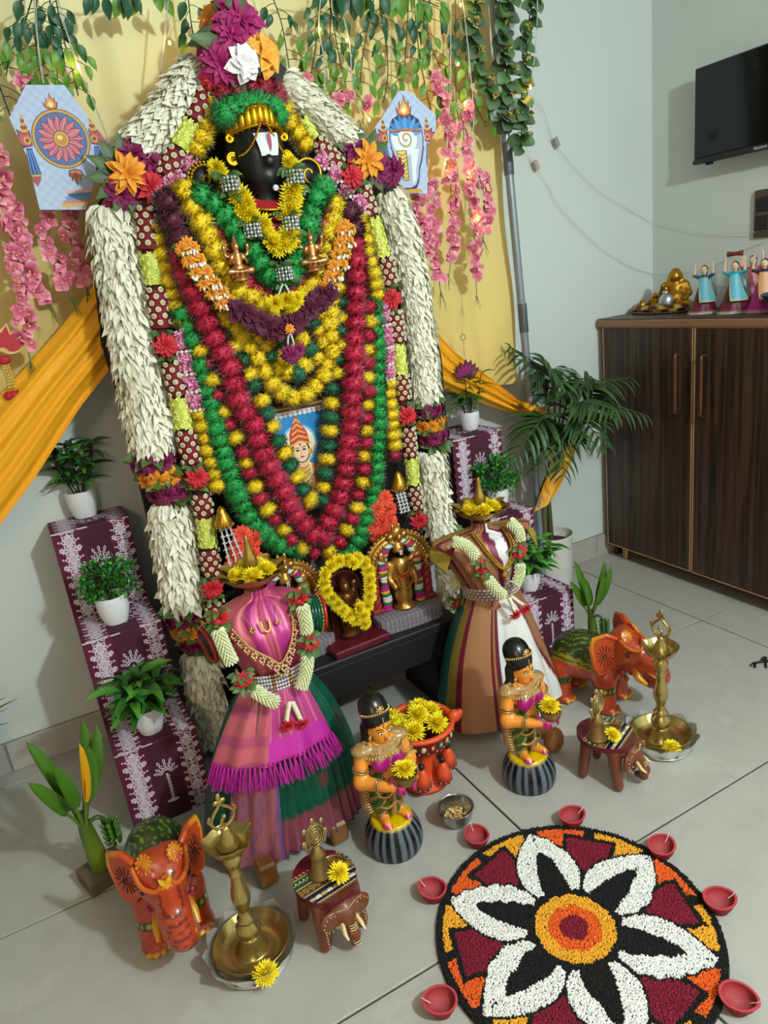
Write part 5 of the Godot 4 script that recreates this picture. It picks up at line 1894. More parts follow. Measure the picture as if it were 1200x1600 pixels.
func steps_and_pots() -> void:
	for side in 2:
		var x0: float = [0.006, 1.292][side]
		var w: float = [0.208, 0.205][side]
		var fz: Array = [[-1.725, -1.915, -2.1], [-1.7, -1.885, -2.04]][side]
		var hs := [0.235, 0.475, 0.735]
		var t := thing("stepped_stand", ["maroon three-step stand with white lace print, left of the altar", "maroon three-step stand with white lace print, right of the altar"][side], "plant stand", Vector3(x0 + w / 2, 0, fz[0]), 0, "maroon stepped plant stands")
		for k in 3:
			var z: float = fz[k]
			var zb: float = -2.238 if k == 2 else fz[k + 1]
			var y0: float = 0.0 if k == 0 else hs[k - 1]
			var m := M.new()
			m.ext(PackedVector2Array([Vector2(-w / 2, y0), Vector2(w / 2, y0), Vector2(w / 2, hs[k]), Vector2(-w / 2, hs[k])]), 0.008, Transform3D(Basis(), Vector3(0, 0, z - fz[0])), Rect2(-w / 2, y0, w, hs[k] - y0))
			obj("riser", m, tmat(step_texture(false), 0.8), t)
			m = M.new()
			var d := z - zb
			m.ext(PackedVector2Array([Vector2(-w / 2, -d / 2), Vector2(w / 2, -d / 2), Vector2(w / 2, d / 2), Vector2(-w / 2, d / 2)]), 0.008, Transform3D(Basis(Vector3(1, 0, 0), -PI / 2), Vector3(0, hs[k], (z + zb) / 2 - fz[0] + 0.002)), Rect2(-w / 2, -d / 2, w, d))
			obj("tread", m, tmat(step_texture(true), 0.8), t)
			for s in [-1, 1]:
				m = M.new()
				m.col = C("#4a0d27")
				m.box(Vector3(s * (w / 2 - 0.004), hs[k] / 2 - 0.003, (z + zb) / 2 - fz[0]), Vector3(0.008, hs[k] - 0.006, d), 0.001)
				m.col = C("#cdbfce")
				obj("side_panel", m, mat(0.8), t)
	var spots := [
		[Vector3(.112, .739, -2.215), 0, 0.043, "bushy long leaved plant in a white pot on the left stand's top step"],
		[Vector3(.109, .479, -1.997), 1, 0.044, "small leaved round bush in a white pot on the left stand's middle step"],
		[Vector3(.112, .239, -1.784), 2, 0.04, "spiky broad leaved plant in a white pot on the left stand's lowest step"],
		[Vector3(1.433, .739, -2.131), 3, 0.036, "upright leafy plant in a white pot on the right stand's top step"],
		[Vector3(1.424, .479, -1.978), 1, 0.037, "small leaved round bush in a white pot on the right stand's middle step"],
		[Vector3(1.385, .239, -1.782), 4, 0.036, "spiky leaved plant in a white pot on the right stand's lowest step"]]
	for s in spots:
		potted(s[0], s[1], s[2], s[3])


func potted(at: Vector3, kind: int, r: float, label: String) -> void:
	var t := thing("potted_plant", label, "potted plant", at, 0, "small artificial plants in white pots")
	var m := M.new()
	m.col = C("#e9e9ec")
	m.lathe([0.0, 0.0, 0.66, 0.0, 0.72, 0.03, 0.95, 0.8, 1.0, 1.5, 1.0, 1.8, 0.97, 1.86, 0.92, 1.84, 0.9, 1.55, 0.0, 1.5].map(func(q): return q * r), 28)
	obj("pot", m, mat(0.3), t)
	var stem := M.new()
	stem.col = C("#2c3a1a")
	var top := 1.5 * r
	if kind == 1:
		stem.tube([Vector3(0, top, 0), Vector3(0.003, top + 0.05, 0)], 0.004, 6)
		var b := M.new()
		var cc := Vector3(0.0, top + 0.062, 0.0)
		for k in 40:
			var d := rdir()
			var e := cc + d * Vector3(0.078, 0.062, 0.07) * rng.randf_range(0.75, 1.08)
			stem.tube([cc + Vector3(0, -0.03, 0), e], 0.0011, 4)
			for j in 24:
				var q := e + rv(0.017) - d * rng.randf() * 0.016
				var c0 := C(["#1f5a20", "#2f7a28", "#4f9a36", "#256526"][rng.randi() % 4])
				b.leaf(Transform3D(look((d + rv(0.9) + Vector3(0, 0.4, 0)), rdir()), q), rng.randf_range(0.009, 0.014), 0.0085, 0.4, 0.4, c0, c0, 2, 0.5)
		obj("stem", stem, mat(0.7), t)
		stuff(obj("foliage", b, mat(0.4, 0.0, {"backlight": Color(0.08, 0.14, 0.03)}), t))
		return
	var lf := M.new()
	var wid := 0.27 if kind == 2 or kind == 4 else 0.25
	for k in 2:
		if not cache.has("pl%d%d" % [kind, k]):
			lf = M.new()
			lf.leaf(Transform3D(), 1.0, wid, 1.0, 0.5, C("#163f18" if k else "#1e5520"), C("#2f7426" if k else "#5a9e34"), 5, 0.75)
			cache["pl%d%d" % [kind, k]] = lf.done()
	var stems := 11 if kind != 3 else 9
	for s in stems:
		var a := TAU * s / stems + rng.randf() * 0.4
		var lean := rng.randf_range(0.25, 0.6) if kind == 0 else (rng.randf_range(0.0, 0.55) if kind == 3 else rng.randf_range(0.35, 0.85))
		if s == 0:
			lean = 0.05
		var ln := {0: 0.155, 2: 0.105, 3: 0.15, 4: 0.12}[kind] as float
		var d := Vector3(cos(a) * lean, 1, sin(a) * lean).normalized()
		var p := [Vector3(cos(a) * r * 0.3, top, sin(a) * r * 0.3), Vector3(cos(a) * r * 0.4, top, sin(a) * r * 0.4) + d * ln * 0.5, Vector3(0, top, 0) + d * ln]
		stem.tube(p, 0.0018, 5)
		for j in 9:
			var f := 0.25 + 0.75 * j / 8.0
			var q: Vector3 = p[0].lerp(p[2], f)
			var b := a + j * 2.4
			var out := d * rng.randf_range(0.35, 0.9) + Vector3(cos(b), rng.randf_range(-0.25, 0.3), sin(b)) * 0.85
			var l := ({0: 0.08, 2: 0.085, 3: 0.066, 4: 0.08}[kind] as float) * rng.randf_range(0.75, 1.1)
			obj("leaf", cache["pl%d%d" % [kind, (s + j) % 2]], mat(0.35, 0.0, {"backlight": Color(0.08, 0.14, 0.03)}), t, Transform3D(look(out, Vector3.UP + rv(0.4)).scaled_local(Vector3.ONE * l), q))
	obj("stem", stem, mat(0.7), t)


# --- draped stands -----------------------------------------------------------
func ring_at(rings: Array, v: float) -> Array:
	# rings of [y, cx, cz, rx, rz] smoothly joined, v from 0 (first) to 1 (last)
	var f := v * (rings.size() - 1)
	var i := mini(int(f), rings.size() - 2)
	var out := []
	for k in 5:
		var p0: float = rings[maxi(i - 1, 0)][k]
		var p3: float = rings[mini(i + 2, rings.size() - 1)][k]
		out.append(cubic_interpolate(rings[i][k], rings[i + 1][k], p0, p3, f - i))
	return out


func drape(m: M, rings: Array, nu: int, nv: int, th0: float, th1: float, off: Variant, colf: Variant) -> void:
	# cloth round a stand: angle 0 faces front (+z); off(theta, v) pushes it outwards
	m.grid(nu, nv, func(u: float, v: float) -> Vector3:
		var th := lerpf(th0, th1, u)
		var r := ring_at(rings, v)
		var o: float = off.call(th, v)
		return Vector3(r[1] + sin(th) * (r[3] + o), r[0], r[2] + cos(th) * (r[4] + o)), false,
		func(u: float, v: float) -> Color: return colf.call(lerpf(th0, th1, u), v))


func jasmine(called: String, runs: Array, reds: Array, tassels: Array, label: String) -> void:
	var t := thing(called, label, "garland", Vector3.ZERO, 0, "jasmine bud garlands on the draped stands")
	for r in runs:
		var m := M.new()
		var p := even(spl(r, 6), 0.0062)
		for j in p.size():
			var d: Vector3 = (p[mini(j + 1, p.size() - 1)] - p[maxi(j - 1, 0)]).normalized()
			var s := d.cross(Vector3(0, 0, 1)).normalized()
			for k in 7:
				var a := -1.8 + 3.6 * (k + 0.5 * (j % 2)) / 6.5
				var o := s * sin(a) + Vector3(0, 0, 1) * cos(a)
				m.col = C("#dfe2b4") * rng.randf_range(0.85, 1.08)
				m.ell(p[j] + o * 0.0105, Vector3(0.0032, 0.0078, 0.0032), 6, 4, look(o * 0.9 + d * 0.55, s))
		stuff(obj("jasmine_buds", m, mat(0.6), t))
	for q in reds:
		for s in [-1, 1]:
			leaf_collar(q + Vector3(0, s * 0.016, -0.01), 0.028, t, 6)
		put_flower("red", q, 0.027, t, Vector3(rng.randf_range(-0.3, 0.3), -0.2, 1))
	for q in tassels:
		var m := M.new()
		m.col = C("#e6dfc0")
		for p in even(spl(q, 5), 0.004):
			m.ell(p, Vector3(0.0066, 0.003, 0.0066), 8, 4)
		stuff(obj("bud_tassel", m, mat(0.6), t))
		put_flower("red", q[-1] + Vector3(0, -0.01, 0.004), 0.022, t, Vector3(0, -0.4, 1))


func lotus_lamp(at: Vector3, label: String, n: int) -> void:
	# brass lotus dish with a tall finial, filled with flowers
	var t := thing("lotus_dish", label, "brass dish", at, 0, "brass lotus dishes on the draped stands")
	var m := M.new()
	m.col = C("#a88a42")
	m.lathe([0.0, -0.012, 0.022, -0.012, 0.02, -0.004, 0.03, 0.0, 0.055, 0.012, 0.073, 0.03, 0.07, 0.031, 0.052, 0.016, 0.028, 0.006, 0.0, 0.004], 48, Transform3D(), [], func(a, r, y): return r * (1.0 + (0.1 * absf(cos(a * 4.0)) - 0.04 if y > 0.02 else 0.0)))
	for k in 8:
		var a := TAU * k / 8
		m.leaf(Transform3D(look(Vector3(cos(a), 0.35, sin(a)), Vector3(0, 1, 0)), Vector3(cos(a) * 0.055, 0.018, sin(a) * 0.055)), 0.036, 0.03, -0.4, 0.8, m.col, m.col, 4, 0.7)
	obj("dish", m, mat(0.34, 0.85), t)
	m = M.new()
	m.col = C("#a88a42")
	m.lathe([0.0, 0.004, 0.02, 0.006, 0.02, 0.012, 0.011, 0.018, 0.0095, 0.03, 0.013, 0.036, 0.0175, 0.05, 0.0155, 0.064, 0.009, 0.08, 0.0065, 0.098, 0.005, 0.112, 0.0, 0.117], 24)
	obj("finial", m, mat(0.34, 0.85), t)
	for k in n:
		var a := TAU * k / n + 0.6
		mum(at + Vector3(cos(a) * 0.034, 0.024, sin(a) * 0.034), 0.03, "yellow chrysanthemum " + ["at the right front", "at the left front", "at the left", "at the back", "at the right back"][k] + " of the brass dish " + ("over the pink draped stand" if at.x < 0.7 else "over the white draped stand"), "yellow flowers filling the %s brass dish" % ("left" if at.x < 0.7 else "right"), Vector3(cos(a) * 0.3, 1, sin(a) * 0.3))


func mum(at: Vector3, r: float, label: String, group := "", up := Vector3(0, 1, 0.2)) -> void:
	var t := thing("chrysanthemum", label, "flower", at, 0, group)
	var b := look(up, Vector3(0.2, 0.1, 1))
	obj("petals", mum_mesh(), mat(0.6, 0.0, {"backlight": Color(0.1, 0.09, 0.0)}), t, Transform3D((Basis(b.x, -b.z, b.y) * Basis(Vector3(0, 0, 1), rng.randf() * 6)).scaled_local(Vector3.ONE * r), Vector3(0, r * 0.1, 0)))


func draped_stands() -> void:
	# pink and green one
	var t := thing("draped_stand", "headless stand draped in pink silk over a pleated green skirt", "draped stand", Vector3(0.36, 0, -1.5))
	var m := M.new()
	for q in [Vector3(-0.112, 0.034, 0.142), Vector3(0.08, 0.034, 0.12), Vector3(-0.1, 0.03, -0.04), Vector3(0.1, 0.03, -0.04)]:
		m = M.new()
		m.col = C("#8a5526")
		m.box(q, Vector3(0.045, 0.06, 0.04), 0.006)
		obj("wooden_foot", m, mat(0.45), t)
	var skirt := [[0.046, 0, 0.0, 0.212, 0.138], [0.1, 0.002, 0.0, 0.205, 0.133], [0.22, 0.012, 0.0, 0.18, 0.118], [0.34, 0.022, 0.0, 0.134, 0.09], [0.42, 0.028, 0.0, 0.085, 0.064], [0.46, 0.03, 0.0, 0.064, 0.055]]
	var pleat := func(th: float, v: float) -> float:
		var f := 0.0
		if th > -0.75 and th < 0.95:
			var ph := fposmod(th * 8.5, 1.0)
			f = (ph * 0.02 - 0.004) * (1.0 - v * 0.85)
		else:
			f = 0.006 * sin(th * 9.0) * (1.0 - v)
		return f
	m = M.new()
	drape(m, skirt, 300, 44, -PI, PI, pleat, func(th: float, v: float) -> Color:
		var y: float = ring_at(skirt, v)[0]
		if th > -0.75 and th < 1.15 and y < 0.13 or y < 0.066:
			return C("#8a4656") if y > 0.053 else C("#4a2f6e")
		var k := fposmod(th * 1.15 + 0.15, 1.0) - 0.5
		if absf(y - 0.19 - 0.09 * (int(floor(th * 1.15 + 0.15)) % 2)) < 0.02 and absf(k) < 0.1:
			return C("#6b3b36")
		return C("#064a36") if int(th * 60) % 3 and int(v * 70) % 2 else C("#095641"))
	obj("green_skirt", m, mat(0.45, 0.15), t)
	# copper strip hanging at the left of the pleats
	m = M.new()
	drape(m, skirt, 24, 30, -0.92, -0.28, func(th: float, v: float) -> float: return 0.016 + 0.003 * sin(th * 30), func(th: float, v: float) -> Color: return C("#a05a62") if fposmod(th * 14 + v * 9, 1.0) > 0.12 and th < -0.31 else C("#6a4a80"))
	obj("copper_panel", m, mat(0.4, 0.25), t)
	# bodice
	var torso := [[0.43, 0.025, 0.002, 0.066, 0.055], [0.455, 0.032, 0.0, 0.069, 0.059], [0.51, 0.03, 0.004, 0.086, 0.074], [0.562, 0.026, 0.006, 0.104, 0.08], [0.605, 0.024, 0.0, 0.112, 0.062], [0.632, 0.026, -0.005, 0.085, 0.045], [0.645, 0.028, -0.005, 0.034, 0.03], [0.662, 0.028, -0.005, 0.026, 0.026]]
	m = M.new()
	drape(m, torso, 120, 40, -PI, PI, func(th: float, v: float) -> float: return 0.0025 * sin(th * 18 + v * 3) * (1.0 if absf(th) < 0.9 else 0.3), func(th: float, v: float) -> Color:
		if absf(th - 0.1 + v * 0.35) < 0.38:
			return C("#b12d7c") if fposmod(th * 9, 1.0) > 0.16 else C("#d06a6e")
		return C("#c25a6a") if th < 0.0 else C("#b8456f"))
	obj("pink_bodice", m, mat(0.4, 0.2), t)
	# over-skirt with fringe
	var over := [[0.285, 0.004, 0.006, 0.164, 0.12], [0.33, 0.01, 0.006, 0.143, 0.104], [0.39, 0.018, 0.004, 0.108, 0.084], [0.445, 0.028, 0.0, 0.073, 0.062]]
	m = M.new()
	var fold := func(th: float, v: float) -> float: return 0.005 * sin(th * 13.0) * (1.0 - v * 0.6) + 0.003
	drape(m, over, 120, 24, -1.35, 0.72, fold, func(th: float, v: float) -> Color:
		if th < -0.35:
			return C("#c45f6c") if int(v * 9) % 3 else C("#b04a72")
		return C("#c42c9e") if v < 0.34 else (C("#b43a80") if fposmod(th * 6, 1.0) > 0.2 else C("#c96a78")))
	obj("pink_drape", m, mat(0.4, 0.2), t)
	m = M.new()
	for k in 30:
		var th := lerpf(-1.3, 0.69, k / 29.0)
		var r := ring_at(over, 0.0)
		var a := Vector3(r[1] + sin(th) * (r[3] + 0.006), r[0] + 0.008, r[2] + cos(th) * (r[4] + 0.006))
		for j in 9:
			m.col = C("#b3128f") * rng.randf_range(0.8, 1.2)
			var e := a + Vector3(sin(th) * 0.02 + rng.randf_range(-0.009, 0.009), -rng.randf_range(0.04, 0.055), cos(th) * 0.02 + rng.randf_range(-0.004, 0.008))
			m.tube([a, a.lerp(e, 0.35) + rv(0.001), e], [0.0024, 0.0014, 0.001], 4, false)
		m.ell(a + Vector3(0, -0.008, 0), Vector3(0.004, 0.005, 0.004), 6, 4)
	stuff(obj("magenta_fringe", m, mat(0.55), t))
	# jewelled belt
	m = M.new()
	for k in 44:
		var th := lerpf(-1.75, 1.75, k / 43.0)
		for j in 5:
			m.col = C("#d9d9dd") if k % 6 else C("#b08a3c")
			m.ell(Vector3(0.03 + sin(th) * 0.084, 0.434 + j * 0.0092, cos(th) * 0.074), Vector3(0.0042, 0.0042, 0.004), 6, 4)
	stuff(obj("stone_belt", m, mat(0.25, 0.5), t))
	# necklace
	m = M.new()
	m.col = C("#d8b070")
	var path := spl([Vector3(-0.058, 0.607, 0.058), Vector3(-0.035, 0.568, 0.089), Vector3(0.0, 0.532, 0.096), Vector3(0.026, 0.508, 0.094), Vector3(0.055, 0.54, 0.09), Vector3(0.075, 0.585, 0.076), Vector3(0.084, 0.625, 0.045)], 8)
	for q in even(path, 0.0058):
		m.ell(q, Vector3.ONE * 0.0036, 6, 4)
	for q in even(path, 0.021):
		m.col = C("#e0c090")
		for k in 6:
			m.ell(q + Vector3(cos(TAU * k / 6) * 0.006, -0.014 + sin(TAU * k / 6) * 0.006, 0.004), Vector3.ONE * 0.0034, 6, 4)
		m.ell(q + Vector3(0, -0.025, 0.004), Vector3.ONE * 0.003, 6, 4)
	var pd := Vector3(0.028, 0.487, 0.09)
	for k in 9:
		m.ell(pd + Vector3(cos(TAU * k / 9) * 0.013, sin(TAU * k / 9) * 0.013, 0), Vector3.ONE * 0.0045, 6, 4)
	m.col = C("#103a2c")
	m.ell(pd, Vector3(0.007, 0.007, 0.006), 8, 6)
	stuff(obj("gold_necklace", m, mat(0.3, 0.7), t))
	m = M.new()
	m.col = C("#d9b25c")
	m.tube([Vector3(0.002, 0.612, 0.074), Vector3(0.004, 0.594, 0.083), Vector3(0.012, 0.588, 0.086), Vector3(0.02, 0.594, 0.084), Vector3(0.022, 0.613, 0.074)], 0.0028, 6)
	for s in [-1, 1]:
		for k in 6:
			m.ell(Vector3(0.012 + s * 0.03 + cos(k * 1.05) * 0.006, 0.6 + sin(k * 1.05) * 0.006, 0.078), Vector3.ONE * 0.003, 6, 4)
		m.tube([Vector3(0.012 + s * 0.03, 0.606, 0.077), Vector3(0.012 + s * 0.038, 0.63, 0.05)], 0.0012, 4)
	stuff(obj("gold_pendants", m, mat(0.3, 0.6), t))
	# bangled arm stumps
	for s in [-1, 1]:
		var at := Vector3(-0.088, 0.572, 0.01) if s < 0 else Vector3(0.142, 0.562, 0.02)
		var dir := Vector3(s, -0.12, 0.12).normalized()
		m = M.new()
		m.col = C("#14100f")
		m.tube([at - dir * 0.05, at + dir * 0.024], 0.032, 18)
		obj("arm_stump", m, mat(0.5), t)
		for k in 7:
			m = M.new()
			var ring := []
			var b := look(dir, Vector3.UP)
			for j in 25:
				ring.append(at + dir * (k - 3) * 0.0075 + b * Vector3(cos(TAU * j / 24), 0, sin(TAU * j / 24)) * 0.041)
			m.col = C("#a8201c") if k in [0, 6] else C("#0c4a34")
			m.tube(ring, 0.0045 if k in [0, 6] else 0.0048, 7)
			if k in [1, 5]:
				m.col = C("#c98a3c")
				for j in 30:
					m.ell(at + dir * (k - 3) * 0.0075 + b * Vector3(cos(TAU * j / 30), 0, sin(TAU * j / 30)) * 0.0445, Vector3.ONE * 0.0028, 5, 3)
			obj("bangle", m, mat(0.25), t)
	lotus_lamp(Vector3(0.385, 0.675, -1.5), "brass lotus dish with spire topping the pink draped stand", 5)
	jasmine("jasmine_garland", [pz(-1.41, [.265, .632, .271, .591, .28, .549]), pz(-1.395, [.313, .473, .334, .445, .356, .423]), pz(-1.415, [.461, .62, .462, .576, .46, .555]), pz(-1.4, [.448, .505, .437, .468, .419, .433])], [Vector3(.275, .654, -1.42), Vector3(.292, .507, -1.39), Vector3(.462, .635, -1.43), Vector3(.458, .533, -1.4)], [pz(-1.39, [.383, .414, .374, .389, .368, .37]), pz(-1.39, [.391, .411, .397, .384, .402, .36])], "jasmine bud garland with red flowers round the pink bodice")
	# white and copper one
	t = thing("draped_stand", "headless stand draped in white cloth with copper and maroon borders", "draped stand", Vector3(1.06, 0, -1.56), -0.12)
	for q in [Vector3(1.078, 0, -1.324), Vector3(.874, 0, -1.585), Vector3(1.16, 0, -1.64), Vector3(0.97, 0, -1.64)]:
		var e: Vector3 = t.transform.affine_inverse() * q
		m = M.new()
		m.col = C("#8a5526")
		m.ell(e + Vector3(0, 0.038, 0), Vector3(0.03, 0.038, 0.024), 16, 10)
		m.tube([e + Vector3(0, 0.03, 0), Vector3(e.x * 0.4, 0.07, e.z * 0.4)], 0.016, 8)
		obj("wooden_foot", m, mat(0.45), t)
	m = M.new()
	m.col = C("#8a5526")
	m.lathe([0.0, 0.06, 0.1, 0.06, 0.105, 0.075, 0.1, 0.09, 0.0, 0.09], 24)
	obj("wooden_disc", m, mat(0.45), t)
	skirt = [[0.04, 0.01, 0, 0.2, 0.135], [0.12, 0.008, 0, 0.184, 0.122], [0.24, 0.004, 0, 0.152, 0.103], [0.34, 0.006, 0, 0.115, 0.085], [0.41, 0.012, 0, 0.085, 0.068], [0.44, 0.014, 0, 0.078, 0.062]]
	m = M.new()
	drape(m, skirt, 300, 40, -PI, PI, func(th: float, v: float) -> float:
		return (0.004 * sin(th * 5) + (0.007 * sin(th * 12.0 + 1.0) if th > -0.1 and th < 1.3 else 0.0)) * (1.0 - v * 0.8), func(th: float, v: float) -> Color:
		if th < -1.62 or th > 2.3:
			return C("#0c4a46") if th < 0 else C("#8a5a48")
		if th < -1.42:
			return C("#0f5550")
		if th < -1.12:
			return C("#a89232") if fposmod(v * 40, 1.0) > 0.08 else C("#85702a")
		if th < -0.98:
			return C("#6e0f34")
		if th < -0.4:
			return C("#a3714f") if absf(th + 0.69) < 0.26 else C("#b58a4a")
		if th < -0.25:
			return C("#6e0f34") if absf(th + 0.33) > 0.025 else C("#a07a3c")
		if th < -0.21:
			return C("#e8e6e2") if fposmod(v * 60, 1.0) > 0.5 else C("#5a1a4a")
		if th < 1.25 - v * 1.15:
			return C("#ebe9e6")
		if th < 1.33 - v * 1.15:
			return C("#6e0f34")
		return C("#9a6a4a"))
	obj("wrapped_skirt", m, mat(0.5, 0.1), t)
	torso = [[0.39, 0.012, 0, 0.095, 0.074], [0.432, 0.014, 0, 0.079, 0.063], [0.48, 0.01, 0.002, 0.098, 0.074], [0.53, 0.004, 0.004, 0.118, 0.078], [0.572, 0.0, 0, 0.138, 0.064], [0.594, 0.0, -0.005, 0.15, 0.046], [0.602, 0.0, -0.005, 0.1, 0.036], [0.61, 0.0, -0.005, 0.032, 0.028], [0.628, 0.0, -0.005, 0.026, 0.026]]
	m = M.new()
	drape(m, torso, 220, 50, -PI, PI, func(th: float, v: float) -> float: return 0.0018 * sin(th * 21 + v * 4), func(th: float, v: float) -> Color:
		var e := th - 0.06 + (1.0 - v) * -0.16
		var w := absf(e)
		if w < 0.1:
			return C("#e4e2e0")
		if w < 0.125:
			return C("#5a1a4a") if fposmod(v * 44, 1.0) > 0.5 else C("#e4e2e0")
		if w < 0.27:
			return C("#6e0f34")
		if absf(th) > 1.12 and absf(th) < 1.32 or absf(th) > 1.6:
			return C("#6e0f34") if absf(th) < 1.4 else C("#9a842e")
		return C("#9a6448") if fposmod(v * 30 + th * 11, 1.0) > 0.15 else C("#b07c50"))
	obj("copper_shawl", m, mat(0.45, 0.2), t)
	for s in [-1, 1]:    # pointed shoulder flaps
		m = M.new()
		m.grid(10, 12, func(u: float, v: float) -> Vector3:
			var x := lerpf(0.1, 0.17 - absf(u - 0.5) * 0.05, v)
			return Vector3(s * x, 0.6 - v * 0.02 - v * v * 0.05 * absf(u - 0.2) - 0.02 * u * v, lerpf(-0.04, 0.05, u)), false, func(_u: float, v: float) -> Color: return C("#9a6448") if v < 0.25 else (C("#6e0f34") if v < 0.55 else (C("#a8902f") if v < 0.92 else C("#0f4a44"))))
		obj("shoulder_flap", m, mat(0.5, 0.15), t)
	m = M.new()
	for k in 40:
		var th := lerpf(-1.9, 1.1, k / 39.0)
		for j in 4:
			m.col = C("#cfc0bc") if (k + j) % 2 else C("#a3897e")
			m.ell(Vector3(0.014 + sin(th) * 0.084, 0.417 + j * 0.009, cos(th) * 0.069), Vector3(0.005, 0.0045, 0.004), 6, 4)
	stuff(obj("stone_belt", m, mat(0.3, 0.5), t))
	m = M.new()
	m.col = C("#b98c34")
	path = spl([Vector3(-0.045, 0.612, 0.03), Vector3(-0.035, 0.575, 0.072), Vector3(-0.012, 0.535, 0.09), Vector3(0.012, 0.512, 0.092), Vector3(0.036, 0.53, 0.088), Vector3(0.05, 0.575, 0.068), Vector3(0.046, 0.612, 0.03)], 8)
	for q in even(path, 0.0062):
		for s in [-1, 1]:
			m.ell(q + Vector3(0.0036 * s, 0, 0), Vector3.ONE * 0.0038, 6, 4)
	for k in 8:
		m.ell(Vector3(0.012 + cos(TAU * k / 8) * 0.008, 0.498 + sin(TAU * k / 8) * 0.008, 0.094), Vector3.ONE * 0.0042, 6, 4)
	m.ell(Vector3(0.012, 0.478, 0.092), Vector3(0.004, 0.009, 0.004), 6, 5)
	stuff(obj("gold_necklace", m, mat(0.3, 0.85), t))
	lotus_lamp(Vector3(1.06, 0.638, -1.56), "brass lotus dish with spire topping the white and copper draped stand", 5)
	jasmine("jasmine_garland", [pz(-1.47, [.907, .635, .944, .614, .969, .577]), pz(-1.45, [.99, .509, 1.016, .469, 1.035, .447]), pz(-1.49, [1.105, .631, 1.131, .596, 1.135, .566]), pz(-1.45, [1.098, .519, 1.093, .486, 1.076, .465]), pz(-1.6, [.979, .487, .98, .457, .98, .433])], [Vector3(.979, .544, -1.45), Vector3(1.108, .547, -1.46), Vector3(.98, .388, -1.6)], [pz(-1.44, [1.048, .437, 1.055, .416, 1.062, .394]), pz(-1.44, [1.057, .44, 1.077, .418, 1.098, .399])], "jasmine bud garland with red flowers round the copper shawl")



# --- things standing on the floor in front ----------------------------------
func front_row() -> void:
	draped_stands()
	rug()
	var a := lady(Vector3(.549, 0, -1.289), 0.05, "painted lady figurine beside the orange bowl, holding a flower dish")
	mum(flower_spot(a), 0.03, "yellow chrysanthemum in the dish of the lady figurine beside the orange bowl")
	a = dup(a, Vector3(.95, 0, -1.275), 0.12, "painted lady figurine in front of the white draped stand, holding a flower dish")
	mum(flower_spot(a), 0.03, "yellow chrysanthemum in the dish of the lady figurine before the white draped stand")
	a = elephant(Vector3(0.035, 0, -1.39), -0.02, "orange terracotta elephant in front of the left stepped stand")
	dup(a, Vector3(1.345, 0, -1.44), 0.42, "orange terracotta elephant beside the right stepped stand")
	a = brass_lamp(Vector3(.158, 0, -1.194), 0.2, "tall brass oil lamp on a silver tray before the pink draped stand")
	tray(a.position, "silver petal tray under the brass lamp, nearest to the camera")
	mum(Vector3(.159, .03, -1.109), 0.03, "yellow chrysanthemum lying on the nearer brass lamp's base")
	a = dup(a, Vector3(1.325, 0, -1.175), 1.75, "tall brass oil lamp on a silver tray, furthest right")
	tray(a.position, "silver petal tray under the right brass lamp")
	mum(Vector3(1.301, .03, -1.116), 0.027, "yellow chrysanthemum lying on the right brass lamp's base")
	a = elephant_stool(Vector3(.329, 0, -1.174), 0.12, "small carved elephant stool near the green pleated skirt")
	dup(a, Vector3(1.125, 0, -1.174), 0.4, "small carved elephant stool beside the right brass lamp")
	var b := holder_lamp(Vector3(.326, .128, -1.183), 0.25, "brass wheel-topped holder on the elephant stool near the green skirt")
	mum(Vector3(.349, .15, -1.136), 0.026, "yellow chrysanthemum in the brass holder near the green skirt", "", Vector3(0.2, 1, 0.6))
	dup(b, Vector3(1.094, .128, -1.17), 0.25, "brass wheel-topped holder on the elephant stool beside the right lamp")
	mum(Vector3(1.105, .15, -1.13), 0.024, "yellow chrysanthemum in the brass holder beside the right lamp", "", Vector3(0.2, 1, 0.6))
	flower_bowl(Vector3(.729, 0, -1.441))
	nut_bowl(Vector3(.71, 0, -1.261))
	var d := diya(Vector3(.931, 0, -1.092), 0.0, "small red clay lamp at the rug's top edge")
	for q in [[Vector3(.71, 0, -1.173), 1.4, "small red clay lamp at the rug's edge near the steel bowl"], [Vector3(1.025, 0, -.907), 0.3, "small red clay lamp at the rug's upper right edge"], [Vector3(1.007, 0, -.745), -0.3, "small red clay lamp at the rug's right edge"], [Vector3(.542, 0, -1.102), 2.0, "small red clay lamp at the rug's left edge"], [Vector3(.42, 0, -.879), 2.6, "small red clay lamp at the photo's bottom, left of the rug"], [Vector3(.861, 0, -.594), -1.0, "small red clay lamp at the photo's bottom right corner"]]:
		dup(d, q[0], q[1], q[2])
	a = banana_plant(Vector3(-.085, 0, -1.613), 0.3, "artificial banana plant on a wooden base behind the left elephant")
	a = dup(a, Vector3(1.539, 0, -1.645), -0.5, "artificial banana plant behind the right elephant")
	a.scale = Vector3.ONE * 0.8
	a.get_node("yellow_leaf").free()


func flower_spot(l: Node3D) -> Vector3:
	return l.position + Basis(Vector3.UP, l.rotation.y) * Vector3(0.012, 0.252, 0.076)


